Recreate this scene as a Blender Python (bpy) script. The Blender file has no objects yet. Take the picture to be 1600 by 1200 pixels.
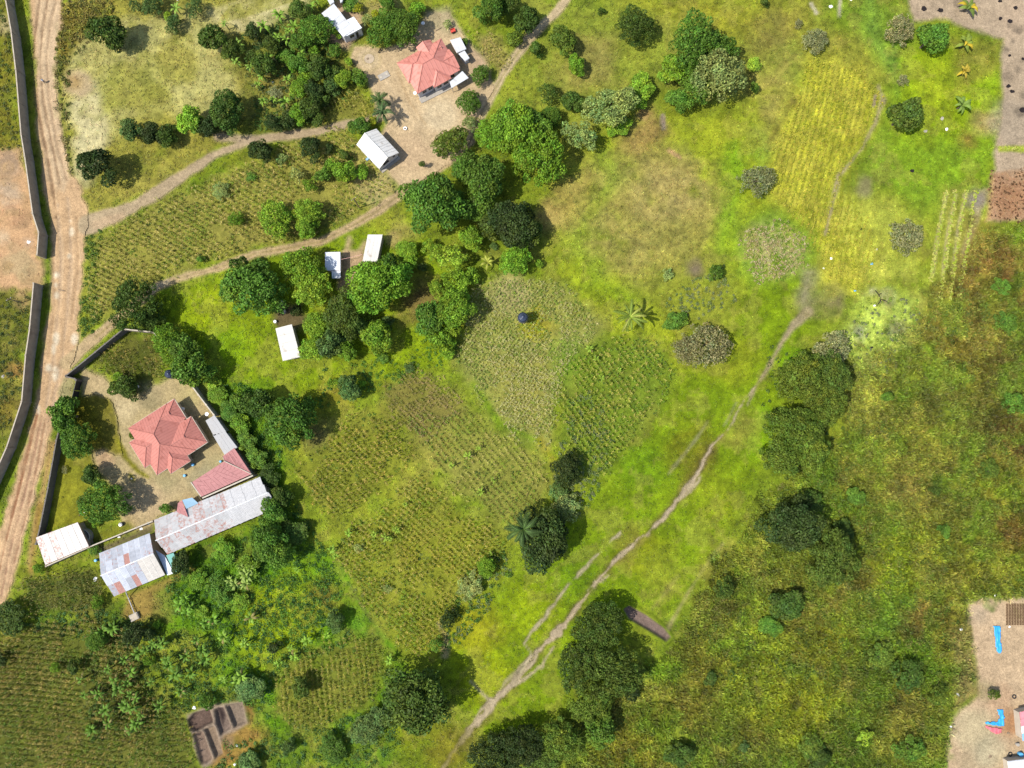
import bpy, bmesh, math, random
import numpy as np
from mathutils import Vector, Matrix

# ------------------------------------------------------------------ camera, sky, sun, exposure
scene = bpy.context.scene
CAM_H, FPX, TILT = 157.0, 1100.0, math.radians(4.5)
cam_d = bpy.data.cameras.new('camera')
cam = bpy.data.objects.new('camera', cam_d)
scene.collection.objects.link(cam)
cam.location = (0, 0, CAM_H)
cam.rotation_euler = (TILT, 0, 0)
cam_d.sensor_width = 36.0
cam_d.lens = 36.0 * FPX / 1600.0
cam_d.clip_start, cam_d.clip_end = 1.0, 6000.0
scene.camera = cam

SUN_EL, SHADOW_AZ = math.radians(56), math.radians(20)     # shadows fall to the right and a little up the picture
ldir = Vector((math.cos(SUN_EL)*math.cos(SHADOW_AZ), math.cos(SUN_EL)*math.sin(SHADOW_AZ), -math.sin(SUN_EL)))
world = bpy.data.worlds.new('World'); scene.world = world; world.use_nodes = True
wn = world.node_tree
bgn = wn.nodes.get('Background') or wn.nodes.new('ShaderNodeBackground')
sky = wn.nodes.new('ShaderNodeTexSky'); sky.sky_type = 'NISHITA'; sky.sun_disc = False
sky.sun_elevation = SUN_EL
sky.sun_rotation = math.atan2(-ldir.x, -ldir.y)
sky.air_density = 1.0; sky.dust_density = 1.5
wn.links.new(sky.outputs[0], bgn.inputs['Color']); bgn.inputs['Strength'].default_value = 0.145
out = wn.nodes.get('World Output') or wn.nodes.new('ShaderNodeOutputWorld')
wn.links.new(bgn.outputs[0], out.inputs[0])
sun_d = bpy.data.lights.new('sun', 'SUN'); sun_d.energy = 4.25; sun_d.angle = math.radians(0.5); sun_d.color = (1.0, 0.955, 0.88)
sun = bpy.data.objects.new('sun', sun_d); scene.collection.objects.link(sun)
sun.rotation_euler = ldir.to_track_quat('-Z', 'Y').to_euler(); sun.location = (-90, -30, 200)
scene.view_settings.view_transform = 'Standard'; scene.view_settings.look = 'None'
scene.view_settings.exposure = 0.6; scene.view_settings.gamma = 1.0
scene.view_settings.use_curve_mapping = False
scene.cycles.max_bounces = 6; scene.cycles.transparent_max_bounces = 4
GAIN = 2.0

# ------------------------------------------------------------------ helpers
C = scene.collection
rnd = random.Random(7)
rng = np.random.default_rng(11)
_ct, _st = math.cos(TILT), math.sin(TILT)

def at(px, py, z=0.0):
    """point of the place seen at pixel (px,py) of the 1600x1200 photograph at height z"""
    x, y, w = (px-800)/FPX, -(py-600)/FPX, -1.0
    d = (x, y*_ct - w*_st, y*_st + w*_ct)
    t = (z-CAM_H)/d[2]
    return Vector((d[0]*t, d[1]*t, z))

MPX = CAM_H/FPX       # metres per photograph pixel on the ground

def lin(c):
    c = c/255.0
    return c/12.92 if c <= 0.04045 else ((c+0.055)/1.055)**2.4
def s(r, g, b, k=1.0):
    veg = g > r-14
    c = np.array([lin(r), lin(g if veg else g+4), lin(b+2 if veg else b)])
    if veg:                                             # leaf colours are a little purer than the hazy picture shows
        l = c@np.array([.3, .6, .1]); c = np.maximum(l+(c-l)*1.06, .006)*1.09*np.array([.99, 1.01, 1])
    return c/GAIN*k

def hash01(ix, iy, seed):
    h = (ix.astype(np.int64)*374761393 + iy.astype(np.int64)*668265263 + seed*1442695041) & 0xFFFFFFFF
    h = ((h ^ (h >> 13))*1274126177) & 0xFFFFFFFF
    h = (h ^ (h >> 16)) & 0xFFFFFF
    return h/float(0xFFFFFF)
def vnoise(x, y, scale, seed):
    x = x/scale; y = y/scale
    ix, iy = np.floor(x), np.floor(y)
    fx, fy = x-ix, y-iy
    fx = fx*fx*(3-2*fx); fy = fy*fy*(3-2*fy)
    a, b = hash01(ix, iy, seed), hash01(ix+1, iy, seed)
    c, d = hash01(ix, iy+1, seed), hash01(ix+1, iy+1, seed)
    return (a*(1-fx)+b*fx)*(1-fy) + (c*(1-fx)+d*fx)*fy
def fbm(x, y, scale, seed, o=4):
    v, amp, t = 0, 1.0, 0
    for k in range(o):
        v = v + amp*vnoise(x+17.3*k, y-9.1*k, scale, seed+k*31); t += amp
        amp *= 0.55; scale *= 0.47
    return v/t
def sstep(e0, e1, x):
    t = np.clip((x-e0)/(e1-e0), 0, 1)
    return t*t*(3-2*t)

ORIG = {}
def tag(o, label=None, cat=None, group=None, kind=None):
    if label: o['label'] = label
    if cat: o['category'] = cat
    if group: o['group'] = group
    if kind: o['kind'] = kind
    return o
def thing(name, label, cat, loc, group=None, rz=0.0):
    o = bpy.data.objects.new(name, None); C.objects.link(o)
    o.location = loc; o.rotation_euler = (0, 0, rz); o.empty_display_size = 0.3
    ORIG[o.name] = Vector(loc)
    return tag(o, label, cat, group)
def link(name, me, mat=None, parent=None, kind=None):
    o = bpy.data.objects.new(name, me); C.objects.link(o)
    if mat is not None and not me.materials: me.materials.append(mat)
    if parent is not None:
        o.parent = parent; ORIG[o.name] = ORIG.get(parent.name, Vector((0, 0, 0)))
    if kind: o['kind'] = kind
    return o

class MB:
    """collects world-space faces, builds one mesh object"""
    def __init__(self): self.v, self.f = [], []
    def add(self, vs, fs):
        n = len(self.v); self.v += [tuple(p) for p in vs]; self.f += [tuple(i+n for i in f) for f in fs]; return self
    def box(self, c, sx, sy, sz, rz=0.0):
        """box standing on c (bottom centre)"""
        co, si = math.cos(rz), math.sin(rz); vs = []
        for z in (0, sz):
            for x, y in ((-1, -1), (1, -1), (1, 1), (-1, 1)):
                X, Y = x*sx/2, y*sy/2
                vs.append((c[0]+X*co-Y*si, c[1]+X*si+Y*co, c[2]+z))
        return self.add(vs, [(3, 2, 1, 0), (4, 5, 6, 7), (0, 1, 5, 4), (1, 2, 6, 5), (2, 3, 7, 6), (3, 0, 4, 7)])
    def prism(self, pts, z0, z1):
        """pts: xy outline (counter-clockwise), z0/z1 scalar or per-point lists"""
        n = len(pts)
        za = [z0]*n if not hasattr(z0, '__len__') else z0
        zb = [z1]*n if not hasattr(z1, '__len__') else z1
        a = sum(pts[i][0]*pts[(i+1) % n][1]-pts[(i+1) % n][0]*pts[i][1] for i in range(n))
        idx = list(range(n)) if a > 0 else list(range(n))[::-1]
        vs = [(pts[i][0], pts[i][1], za[i]) for i in idx]+[(pts[i][0], pts[i][1], zb[i]) for i in idx]
        return self.add(vs, [tuple(range(n))[::-1], tuple(range(n, 2*n))]+[(i, (i+1) % n, n+(i+1) % n, n+i) for i in range(n)])
    def tube(self, pts, rad, n=6, cap=True):
        pts = [Vector(p) for p in pts]; rings = []
        if not hasattr(rad, '__len__'): rad = [rad]*len(pts)
        vs = []
        for i, p in enumerate(pts):
            d = (pts[min(i+1, len(pts)-1)]-pts[max(i-1, 0)]).normalized()
            u = d.cross(Vector((0.31, 0.11, 1) if abs(d.z) < 0.9 else (1, 0.2, 0))).normalized(); w = d.cross(u)
            for k in range(n):
                a = 2*math.pi*k/n
                vs.append(p+(u*math.cos(a)+w*math.sin(a))*rad[i])
        fs = []
        for i in range(len(pts)-1):
            for k in range(n):
                fs.append((i*n+k, i*n+(k+1) % n, (i+1)*n+(k+1) % n, (i+1)*n+k))
        if cap:
            fs.append(tuple(range(n))[::-1]); fs.append(tuple((len(pts)-1)*n+k for k in range(n)))
        return self.add(vs, fs)
    def lathe(self, c, prof, n=16):
        vs, fs = [], []
        for r, z in prof:
            for k in range(n):
                a = 2*math.pi*k/n
                vs.append((c[0]+r*math.cos(a), c[1]+r*math.sin(a), c[2]+z))
        for i in range(len(prof)-1):
            for k in range(n):
                fs.append((i*n+k, i*n+(k+1) % n, (i+1)*n+(k+1) % n, (i+1)*n+k))
        fs.append(tuple(range(n))[::-1]); fs.append(tuple((len(prof)-1)*n+k for k in range(n)))
        return self.add(vs, fs)
    def build(self, name, mat, parent=None, kind=None, smooth=False, label=None):
        L = ORIG.get(parent.name, Vector((0, 0, 0))) if parent is not None else Vector((0, 0, 0))
        me = bpy.data.meshes.new(name)
        me.from_pydata([(v[0]-L.x, v[1]-L.y, v[2]-L.z) for v in self.v], [], self.f)
        if smooth: me.polygons.foreach_set('use_smooth', [True]*len(me.polygons))
        me.update()
        o = link(name, me, mat, parent, kind)
        if label: o['label'] = label
        return o

def np_mesh(name, V, F, cols=None, nper=4, mats=()):
    """fast mesh from arrays: V (n,3), F (m,nper), cols (n,3) linear per vertex"""
    me = bpy.data.meshes.new(name)
    me.vertices.add(len(V)); me.vertices.foreach_set('co', np.ascontiguousarray(V, dtype=np.float32).ravel())
    m = len(F)
    me.loops.add(m*nper); me.loops.foreach_set('vertex_index', np.ascontiguousarray(F, dtype=np.int32).ravel())
    me.polygons.add(m); me.polygons.foreach_set('loop_start', np.arange(0, m*nper, nper, dtype=np.int32))
    try: me.polygons.foreach_set('loop_total', np.full(m, nper, dtype=np.int32))
    except Exception: pass
    if cols is not None:
        a = me.attributes.new('Col', 'FLOAT_COLOR', 'POINT')
        a.data.foreach_set('color', np.concatenate([cols, np.ones((len(cols), 1))], 1).astype(np.float32).ravel())
    me.update(calc_edges=True)
    for x in mats: me.materials.append(x)
    return me

# ------------------------------------------------------------------ materials
def nodes(mat):
    mat.use_nodes = True
    nt = mat.node_tree
    return nt, nt.nodes, nt.links, nt.nodes['Principled BSDF']
def simple(name, col, rough=0.7, var=0.15, scale=1.5, spec=0.3, bump=0.0, metal=0.0, dirt=None, use_obj=False):
    m = bpy.data.materials.new(name); nt, N, L, B = nodes(m)
    B.inputs['Roughness'].default_value = rough; B.inputs['Metallic'].default_value = metal
    B.inputs['Specular IOR Level'].default_value = spec
    tc = N.new('ShaderNodeTexCoord'); nz = N.new('ShaderNodeTexNoise'); nz.inputs['Scale'].default_value = scale; nz.inputs['Detail'].default_value = 6
    nz.inputs['Roughness'].default_value = 0.65
    L.new(tc.outputs['Object'], nz.inputs['Vector'])
    mp = N.new('ShaderNodeMapRange'); mp.inputs[1].default_value = 0.3; mp.inputs[2].default_value = 0.7
    mp.inputs[3].default_value = 1-var; mp.inputs[4].default_value = 1+var
    L.new(nz.outputs['Fac'], mp.inputs['Value'])
    mx = N.new('ShaderNodeMix'); mx.data_type = 'RGBA'; mx.blend_type = 'MULTIPLY'; mx.inputs[0].default_value = 1
    if use_obj:
        oi = N.new('ShaderNodeObjectInfo'); L.new(oi.outputs['Color'], mx.inputs[6])
    else: mx.inputs[6].default_value = (*col, 1)
    cr = N.new('ShaderNodeCombineColor'); [L.new(mp.outputs[0], cr.inputs[i]) for i in range(3)]
    L.new(cr.outputs[0], mx.inputs[7])
    last = mx.outputs[2]
    if dirt is not None:                                            # patches of stain / rust with their own outline
        n2 = N.new('ShaderNodeTexNoise'); n2.inputs['Scale'].default_value = dirt[1]; n2.inputs['Detail'].default_value = 8
        L.new(tc.outputs['Object'], n2.inputs['Vector'])
        rp = N.new('ShaderNodeMapRange'); rp.inputs[1].default_value = dirt[2]; rp.inputs[2].default_value = dirt[3]
        L.new(n2.outputs['Fac'], rp.inputs['Value'])
        m2 = N.new('ShaderNodeMix'); m2.data_type = 'RGBA'; L.new(rp.outputs[0], m2.inputs[0]); L.new(last, m2.inputs[6]); m2.inputs[7].default_value = (*dirt[0], 1)
        last = m2.outputs[2]
    L.new(last, B.inputs['Base Color'])
    if bump:
        bp = N.new('ShaderNodeBump'); bp.inputs['Strength'].default_value = bump; bp.inputs['Distance'].default_value = 0.1
        n3 = N.new('ShaderNodeTexNoise'); n3.inputs['Scale'].default_value = scale*5; n3.inputs['Detail'].default_value = 5
        L.new(tc.outputs['Object'], n3.inputs['Vector']); L.new(n3.outputs['Fac'], bp.inputs['Height']); L.new(bp.outputs[0], B.inputs['Normal'])
    return m

def ground_material():
    m = bpy.data.materials.new('ground_soil_grass'); nt, N, L, B = nodes(m)
    B.inputs['Roughness'].default_value = 0.95; B.inputs['Specular IOR Level'].default_value = 0.1
    at_ = N.new('ShaderNodeAttribute'); at_.attribute_name = 'Col'
    tc = N.new('ShaderNodeTexCoord')
    fac = []
    for sc, lo, hi in ((0.35, 0.86, 1.14), (1.6, 0.76, 1.24), (5.0, 0.70, 1.30)):
        nz = N.new('ShaderNodeTexNoise'); nz.inputs['Scale'].default_value = sc; nz.inputs['Detail'].default_value = 5; nz.inputs['Roughness'].default_value = 0.7
        L.new(tc.outputs['Object'], nz.inputs['Vector'])
        mp = N.new('ShaderNodeMapRange'); mp.inputs[1].default_value = 0.3; mp.inputs[2].default_value = 0.7; mp.inputs[3].default_value = lo; mp.inputs[4].default_value = hi
        L.new(nz.outputs['Fac'], mp.inputs['Value']); fac.append(mp.outputs[0])
    a = N.new('ShaderNodeMath'); a.operation = 'MULTIPLY'; L.new(fac[0], a.inputs[0]); L.new(fac[1], a.inputs[1])
    b = N.new('ShaderNodeMath'); b.operation = 'MULTIPLY'; L.new(a.outputs[0], b.inputs[0]); L.new(fac[2], b.inputs[1])
    cr = N.new('ShaderNodeCombineColor'); [L.new(b.outputs[0], cr.inputs[i]) for i in range(3)]
    mx = N.new('ShaderNodeMix'); mx.data_type = 'RGBA'; mx.blend_type = 'MULTIPLY'; mx.inputs[0].default_value = 1
    L.new(at_.outputs['Color'], mx.inputs[6]); L.new(cr.outputs[0], mx.inputs[7]); L.new(mx.outputs[2], B.inputs['Base Color'])
    bp = N.new('ShaderNodeBump'); bp.inputs['Strength'].default_value = 0.55; bp.inputs['Distance'].default_value = 0.25
    n3 = N.new('ShaderNodeTexNoise'); n3.inputs['Scale'].default_value = 2.6; n3.inputs['Detail'].default_value = 8; n3.inputs['Roughness'].default_value = 0.7
    L.new(tc.outputs['Object'], n3.inputs['Vector']); L.new(n3.outputs['Fac'], bp.inputs['Height']); L.new(bp.outputs[0], B.inputs['Normal'])
    return m
GROUND = ground_material()

def leaf_material(name, obj_color=True, trans=0.2, rough=0.6, spec=0.18):
    m = bpy.data.materials.new(name); nt, N, L, B = nodes(m)
    B.inputs['Roughness'].default_value = rough; B.inputs['Specular IOR Level'].default_value = spec
    at_ = N.new('ShaderNodeAttribute'); at_.attribute_name = 'Col'
    col = at_.outputs['Color']
    if obj_color:
        oi = N.new('ShaderNodeObjectInfo')
        mx = N.new('ShaderNodeMix'); mx.data_type = 'RGBA'; mx.blend_type = 'MULTIPLY'; mx.inputs[0].default_value = 1
        L.new(at_.outputs['Color'], mx.inputs[6]); L.new(oi.outputs['Color'], mx.inputs[7]); col = mx.outputs[2]
    L.new(col, B.inputs['Base Color'])
    tr = N.new('ShaderNodeBsdfTranslucent'); L.new(col, tr.inputs['Color'])
    ms = N.new('ShaderNodeMixShader'); ms.inputs[0].default_value = trans
    L.new(B.outputs[0], ms.inputs[1]); L.new(tr.outputs[0], ms.inputs[2])
    L.new(ms.outputs[0], N['Material Output'].inputs['Surface'])
    return m
LEAF = leaf_material('leaf', True)
GRASS = leaf_material('grass_blade', False, 0.25, 0.6, 0.2)
BARK = simple('bark', (0.11, 0.085, 0.06), 0.9, 0.3, 3)

def rust_material():
    m = bpy.data.materials.new('weathered_metal_sheet'); nt, N, L, B = nodes(m)
    oi = N.new('ShaderNodeObjectInfo'); tc = N.new('ShaderNodeTexCoord')
    geo = N.new('ShaderNodeNewGeometry')
    def noise(sc, src=geo.outputs['Position'], det=8, rough=0.65):
        n = N.new('ShaderNodeTexNoise'); n.inputs['Scale'].default_value = sc; n.inputs['Detail'].default_value = det; n.inputs['Roughness'].default_value = rough
        L.new(src, n.inputs['Vector']); return n.outputs['Fac']
    n1 = noise(1.9)
    sub = N.new('ShaderNodeMath'); sub.operation = 'SUBTRACT'; sub.inputs[0].default_value = 1.0; L.new(oi.outputs['Alpha'], sub.inputs[1])
    lo = N.new('ShaderNodeMath'); lo.operation = 'MULTIPLY_ADD'; L.new(sub.outputs[0], lo.inputs[0]); lo.inputs[1].default_value = 0.55; lo.inputs[2].default_value = 0.22
    hi = N.new('ShaderNodeMath'); hi.operation = 'ADD'; L.new(lo.outputs[0], hi.inputs[0]); hi.inputs[1].default_value = 0.2
    mp = N.new('ShaderNodeMapRange'); L.new(n1, mp.inputs['Value']); L.new(lo.outputs[0], mp.inputs[1]); L.new(hi.outputs[0], mp.inputs[2])
    n2 = noise(5.0)
    cr = N.new('ShaderNodeValToRGB'); cr.color_ramp.elements[0].position = 0.35; cr.color_ramp.elements[0].color = (0.23, 0.075, 0.05, 1)
    cr.color_ramp.elements[1].position = 0.7; cr.color_ramp.elements[1].color = (0.42, 0.25, 0.2, 1); L.new(n2, cr.inputs['Fac'])
    mx = N.new('ShaderNodeMix'); mx.data_type = 'RGBA'; L.new(mp.outputs[0], mx.inputs[0]); L.new(oi.outputs['Color'], mx.inputs[6]); L.new(cr.outputs[0], mx.inputs[7])
    n3 = noise(1.7); m3 = N.new('ShaderNodeMapRange'); m3.inputs[1].default_value = 0.3; m3.inputs[2].default_value = 0.7; m3.inputs[3].default_value = 0.85; m3.inputs[4].default_value = 1.12
    L.new(n3, m3.inputs['Value'])
    c3 = N.new('ShaderNodeCombineColor'); [L.new(m3.outputs[0], c3.inputs[i]) for i in range(3)]
    m4 = N.new('ShaderNodeMix'); m4.data_type = 'RGBA'; m4.blend_type = 'MULTIPLY'; m4.inputs[0].default_value = 1
    L.new(mx.outputs[2], m4.inputs[6]); L.new(c3.outputs[0], m4.inputs[7]); L.new(m4.outputs[2], B.inputs['Base Color'])
    B.inputs['Roughness'].default_value = 0.62; B.inputs['Metallic'].default_value = 0.0; B.inputs['Specular IOR Level'].default_value = 0.3
    return m
SHEET = rust_material()
def add_ribs(m, spacing, dist=.05, strength=.8, joint=.12):
    """standing ribs that run down whatever slope the face has, and a joint line between sheets"""
    nt, N, L, B = nodes(m)
    geo = N.new('ShaderNodeNewGeometry')
    cr = N.new('ShaderNodeVectorMath'); cr.operation = 'CROSS_PRODUCT'; L.new(geo.outputs['True Normal'], cr.inputs[0]); cr.inputs[1].default_value = (0, 0, 1)
    nm = N.new('ShaderNodeVectorMath'); nm.operation = 'NORMALIZE'; L.new(cr.outputs[0], nm.inputs[0])
    dt = N.new('ShaderNodeVectorMath'); dt.operation = 'DOT_PRODUCT'; L.new(nm.outputs[0], dt.inputs[0]); L.new(geo.outputs['Position'], dt.inputs[1])
    ml = N.new('ShaderNodeMath'); ml.operation = 'MULTIPLY'; L.new(dt.outputs['Value'], ml.inputs[0]); ml.inputs[1].default_value = 1/spacing
    pp = N.new('ShaderNodeMath'); pp.operation = 'PINGPONG'; L.new(ml.outputs[0], pp.inputs[0]); pp.inputs[1].default_value = .5
    mr = N.new('ShaderNodeMapRange'); mr.inputs[1].default_value = 0; mr.inputs[2].default_value = .12; mr.inputs[3].default_value = 1; mr.inputs[4].default_value = 0; L.new(pp.outputs[0], mr.inputs['Value'])
    bp = N.new('ShaderNodeBump'); bp.inputs['Strength'].default_value = strength; bp.inputs['Distance'].default_value = dist; L.new(mr.outputs[0], bp.inputs['Height']); L.new(bp.outputs[0], B.inputs['Normal'])
    src = B.inputs['Base Color'].links[0].from_socket
    mu = N.new('ShaderNodeMath'); mu.operation = 'MULTIPLY_ADD'; L.new(mr.outputs[0], mu.inputs[0]); mu.inputs[1].default_value = -joint; mu.inputs[2].default_value = 1
    cc = N.new('ShaderNodeCombineColor'); [L.new(mu.outputs[0], cc.inputs[i]) for i in range(3)]
    mx = N.new('ShaderNodeMix'); mx.data_type = 'RGBA'; mx.blend_type = 'MULTIPLY'; mx.inputs[0].default_value = 1; L.new(src, mx.inputs[6]); L.new(cc.outputs[0], mx.inputs[7]); L.new(mx.outputs[2], B.inputs['Base Color'])
    return m
MAT = dict(
    red_roof=simple('red_roof_paint', s(246, 158, 144), 0.55, 0.05, 0.35, 0.3, dirt=(s(214, 126, 110), 0.8, 0.54, 0.75)),
    red_roof2=simple('red_roof_tile', s(226, 142, 130), 0.6, 0.07, 0.5, 0.25, dirt=(s(194, 114, 102), 0.9, 0.54, 0.75)),
    red_old=simple('faded_red_roof', s(208, 138, 138), 0.65, 0.08, 0.7, 0.25, dirt=(s(110, 78, 70), 2.6, 0.66, 0.74)),
    ridge_red=simple('ridge_cap_red', s(222, 138, 126), 0.55, 0.05),
    cream_roof=simple('cream_roof', (0.66, 0.63, 0.57), 0.55, 0.06, 0.5, 0.3, dirt=((0.42, 0.37, 0.3), 0.7, 0.58, 0.72)),
    white_roof=simple('white_roof', (0.6, 0.61, 0.62), 0.5, 0.05, 0.5, 0.3, dirt=((0.45, 0.43, 0.4), 0.8, 0.6, 0.72)),
    grey_roof=simple('grey_roof', (0.40, 0.395, 0.385), 0.55, 0.05, 0.6, 0.3, dirt=((0.38, 0.36, 0.33), 0.8, 0.55, 0.75)),
    wall_white=simple('wall_paint_pale', (0.52, 0.51, 0.52), 0.85, 0.08, 1.0, 0.2, dirt=((0.3, 0.25, 0.19), 0.9, 0.6, 0.85)),
    wall_tan=simple('wall_plaster_tan', (0.42, 0.36, 0.28), 0.9, 0.12, 0.8, 0.2),
    wall_block=simple('sandcrete_block', (0.30, 0.25, 0.19), 0.95, 0.16, 0.9, 0.1, 0.2, dirt=((0.2, 0.16, 0.12), 0.6, 0.52, 0.75)),
    wall_dark=simple('weathered_dark_block', (0.13, 0.115, 0.1), 0.95, 0.2, 1.0, 0.1, 0.2),
    cap_pale=simple('pale_coping', (0.4, 0.355, 0.28), 0.9, 0.15, 1.2, 0.15),
    cap_dull=simple('dull_coping', (0.36, 0.31, 0.24), 0.95, 0.2, 1.2, 0.1), sandcrete=simple('sandy_concrete', (0.33, 0.265, 0.185), 0.95, 0.2, 1.5, 0.1),
    concrete=simple('concrete', (0.29, 0.265, 0.225), 0.9, 0.12, 1.2, 0.15),
    glass=simple('dark_window_glass', (0.012, 0.014, 0.018), 0.15, 0.05, 1, 0.5),
    frame=simple('window_frame', (0.16, 0.15, 0.14), 0.6, 0.05),
    dark=simple('dark_steel', (0.025, 0.025, 0.028), 0.5, 0.2, 2, 0.4),
    tank=simple('black_tank_plastic', (0.035, 0.045, 0.075), 0.32, 0.1, 2, 0.5),
    wood=simple('weathered_wood', (0.2, 0.15, 0.1), 0.9, 0.25, 3, 0.1),
    blue_roof=simple('pale_blue_sheet', s(170, 205, 225), 0.55, 0.05, 0.8, 0.3),
    teal_roof=simple('teal_sheet', s(120, 190, 180), 0.55, 0.06, 0.8, 0.3),
    blue_tarp=simple('blue_tarpaulin', (0.03, 0.28, 0.62), 0.45, 0.1, 1.5, 0.4),
    red_tarp=simple('red_tarpaulin', (0.55, 0.12, 0.14), 0.5, 0.1, 1.5, 0.4),
    plastic=simple('white_plastic', (0.75, 0.75, 0.73), 0.5, 0.05, 2, 0.4),
    blue_plastic=simple('blue_plastic', (0.08, 0.32, 0.55), 0.5, 0.08, 2, 0.4),
    red_paint=simple('red_paint', (0.5, 0.06, 0.04), 0.5, 0.2, 3, 0.4),
    ash=simple('black_ash', (0.022, 0.018, 0.018), 0.98, 0.35, 3, 0.05, 0.4),
    rubber=simple('tyre_rubber', (0.02, 0.02, 0.02), 0.8, 0.1, 3, 0.3),
    soil=simple('bank_soil', s(150, 125, 112), 0.95, 0.2, 2.0, 0.1, 0.4),
    brick=simple('mud_brick', s(130, 98, 75), 0.95, 0.2, 2.5, 0.1),
    skin=simple('skin', (0.09, 0.05, 0.035), 0.6, 0.05), cloth=simple('pale_cloth', (0.5, 0.5, 0.53), 0.85, 0.05),
    trousers=simple('dark_cloth', (0.03, 0.03, 0.05), 0.9, 0.05), fur=simple('dark_fur', (0.02, 0.013, 0.01), 0.8, 0.1),
    cord=simple('pink_cord', (0.6, 0.35, 0.3), 0.8, 0.05),
    tuft=simple('object_tint', (1, 1, 1), 0.8, 0.15, 2, 0.2, use_obj=True),
)

for _k, _s in (('red_roof', .95), ('red_roof2', .62), ('red_old', .8), ('cream_roof', .8), ('white_roof', .8), ('grey_roof', .8)): add_ribs(MAT[_k], _s, .05, .8, .12 if 'red' in _k else .26)
# ------------------------------------------------------------------ ground: one sheet, its colours laid out in metres
GX0, GX1, GY0, GY1, ST = -127.8, 127.8, -79.65, 111.6, 0.45
gx = np.arange(GX0, GX1+1e-6, ST); gy = np.arange(GY0, GY1+1e-6, ST)
ext = np.array([1, 2.2, 4, 7, 11, 17, 26, 40, 60, 90, 140, 220, 350, 600, 1000, 1800.0])
ax = np.concatenate([GX0-ext[::-1], gx, GX1+ext]); ay = np.concatenate([GY0-ext[::-1], gy, GY1+ext])
def set_grid(axx, ayy):
    global ax, ay, X, Y, SH, nA, nB, nC, nD, nE, COL, BARE, HGT, TALL
    ax, ay = axx, ayy
    X, Y = np.meshgrid(ax, ay); SH = X.shape
    nA = fbm(X, Y, 9.0, 1)-0.5; nB = fbm(X, Y, 2.6, 2, 3)-0.5; nC = fbm(X, Y, 28.0, 3)-0.5; nD = vnoise(X, Y, 0.9, 4)-0.5
    nE = fbm(X, Y, 5.0, 5, 3)-0.5
    COL = np.zeros(SH+(3,)); COL[:] = s(128, 142, 46)
    BARE = np.zeros(SH)          # 1 where no grass grows
    HGT = 0.25*nC+0.10*nA        # gentle relief
    TALL = np.ones(SH)           # height of the grass cover

def wpoly(p, z=0): return np.array([at(x, y, z)[:2] for x, y in p])
def window(lo, hi, m):
    x0, x1 = np.searchsorted(ax, [lo[0]-m, hi[0]+m]); y0, y1 = np.searchsorted(ay, [lo[1]-m, hi[1]+m])
    return slice(max(y0-1, 0), y1+1), slice(max(x0-1, 0), x1+1)
def sdf_poly(P, x, y):
    d2 = np.full(x.shape, 1e18); ins = np.zeros(x.shape, bool)
    n = len(P)
    for i in range(n):
        a, b = P[i], P[(i+1) % n]; e = b-a
        wx, wy = x-a[0], y-a[1]
        t = np.clip((wx*e[0]+wy*e[1])/(e@e+1e-12), 0, 1)
        d2 = np.minimum(d2, (wx-e[0]*t)**2+(wy-e[1]*t)**2)
        c = ((a[1] > y) != (b[1] > y)) & (x < (b[0]-a[0])*(y-a[1])/(b[1]-a[1]+1e-12)+a[0])
        ins ^= c
    d = np.sqrt(d2); d[ins] *= -1
    return d
def sdf_line(P, W, x, y):
    best = np.full(x.shape, 1e9)
    for i in range(len(P)-1):
        a, b = P[i], P[i+1]; e = b-a
        wx, wy = x-a[0], y-a[1]
        t = np.clip((wx*e[0]+wy*e[1])/(e@e+1e-12), 0, 1)
        d = np.sqrt((wx-e[0]*t)**2+(wy-e[1]*t)**2)-(W[i]*(1-t)+W[i+1]*t)/2
        best = np.minimum(best, d)
    return best
def _apply(sl, d, col, feather, wob, alpha, mott, bare, tall, mask):
    dd = d+wob*(nB[sl]*1.6+nE[sl]*1.8)
    k = sstep(feather, -feather, dd)*alpha
    if mott: k = k*np.clip(1+mott*(nE[sl]*3+nB[sl]*2.5), 0, 1)
    if col is not None: COL[sl] = COL[sl]*(1-k[..., None])+col*k[..., None]
    if bare is not None: BARE[sl] = BARE[sl]*(1-k)+bare*k
    if tall is not None: TALL[sl] = TALL[sl]*(1-k)+tall*k
    if mask is not None: mask[sl] |= (dd < 0)
def patch(p, col, feather=1.0, wob=1.5, alpha=1.0, mott=0, bare=None, tall=None, mask=None):
    P = wpoly(p); m = feather+3*abs(wob)+2
    sl = window(P.min(0), P.max(0), m)
    _apply(sl, sdf_poly(P, X[sl], Y[sl]), col, feather, wob, alpha, mott, bare, tall, mask)
def blob(px, py, r, col, feather=None, wob=1.2, alpha=1.0, mott=0, bare=None, tall=None, ry=None, mask=None):
    ry = ry or r
    patch([(px+r*math.cos(a*math.pi/6), py+ry*math.sin(a*math.pi/6)) for a in range(12)], col, feather or r*MPX*0.5, wob, alpha, mott, bare, tall, mask)
def stroke(p, w, col, feather=0.35, wob=0.3, alpha=1.0, mott=0, bare=None, tall=None, mask=None, dig=0):
    P = wpoly(p); W = [w]*len(p) if not hasattr(w, '__len__') else w
    W = [q*MPX for q in W]
    sl = window(P.min(0), P.max(0), max(W)+feather+3*abs(wob)+2)
    d = sdf_line(P, W, X[sl], Y[sl])
    _apply(sl, d, col, feather, wob, alpha, mott, bare, tall, mask)
    if dig: HGT[sl] -= dig*sstep(0.5, -0.5, d+wob*nB[sl])
def M(): return np.zeros(SH, bool)
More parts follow.
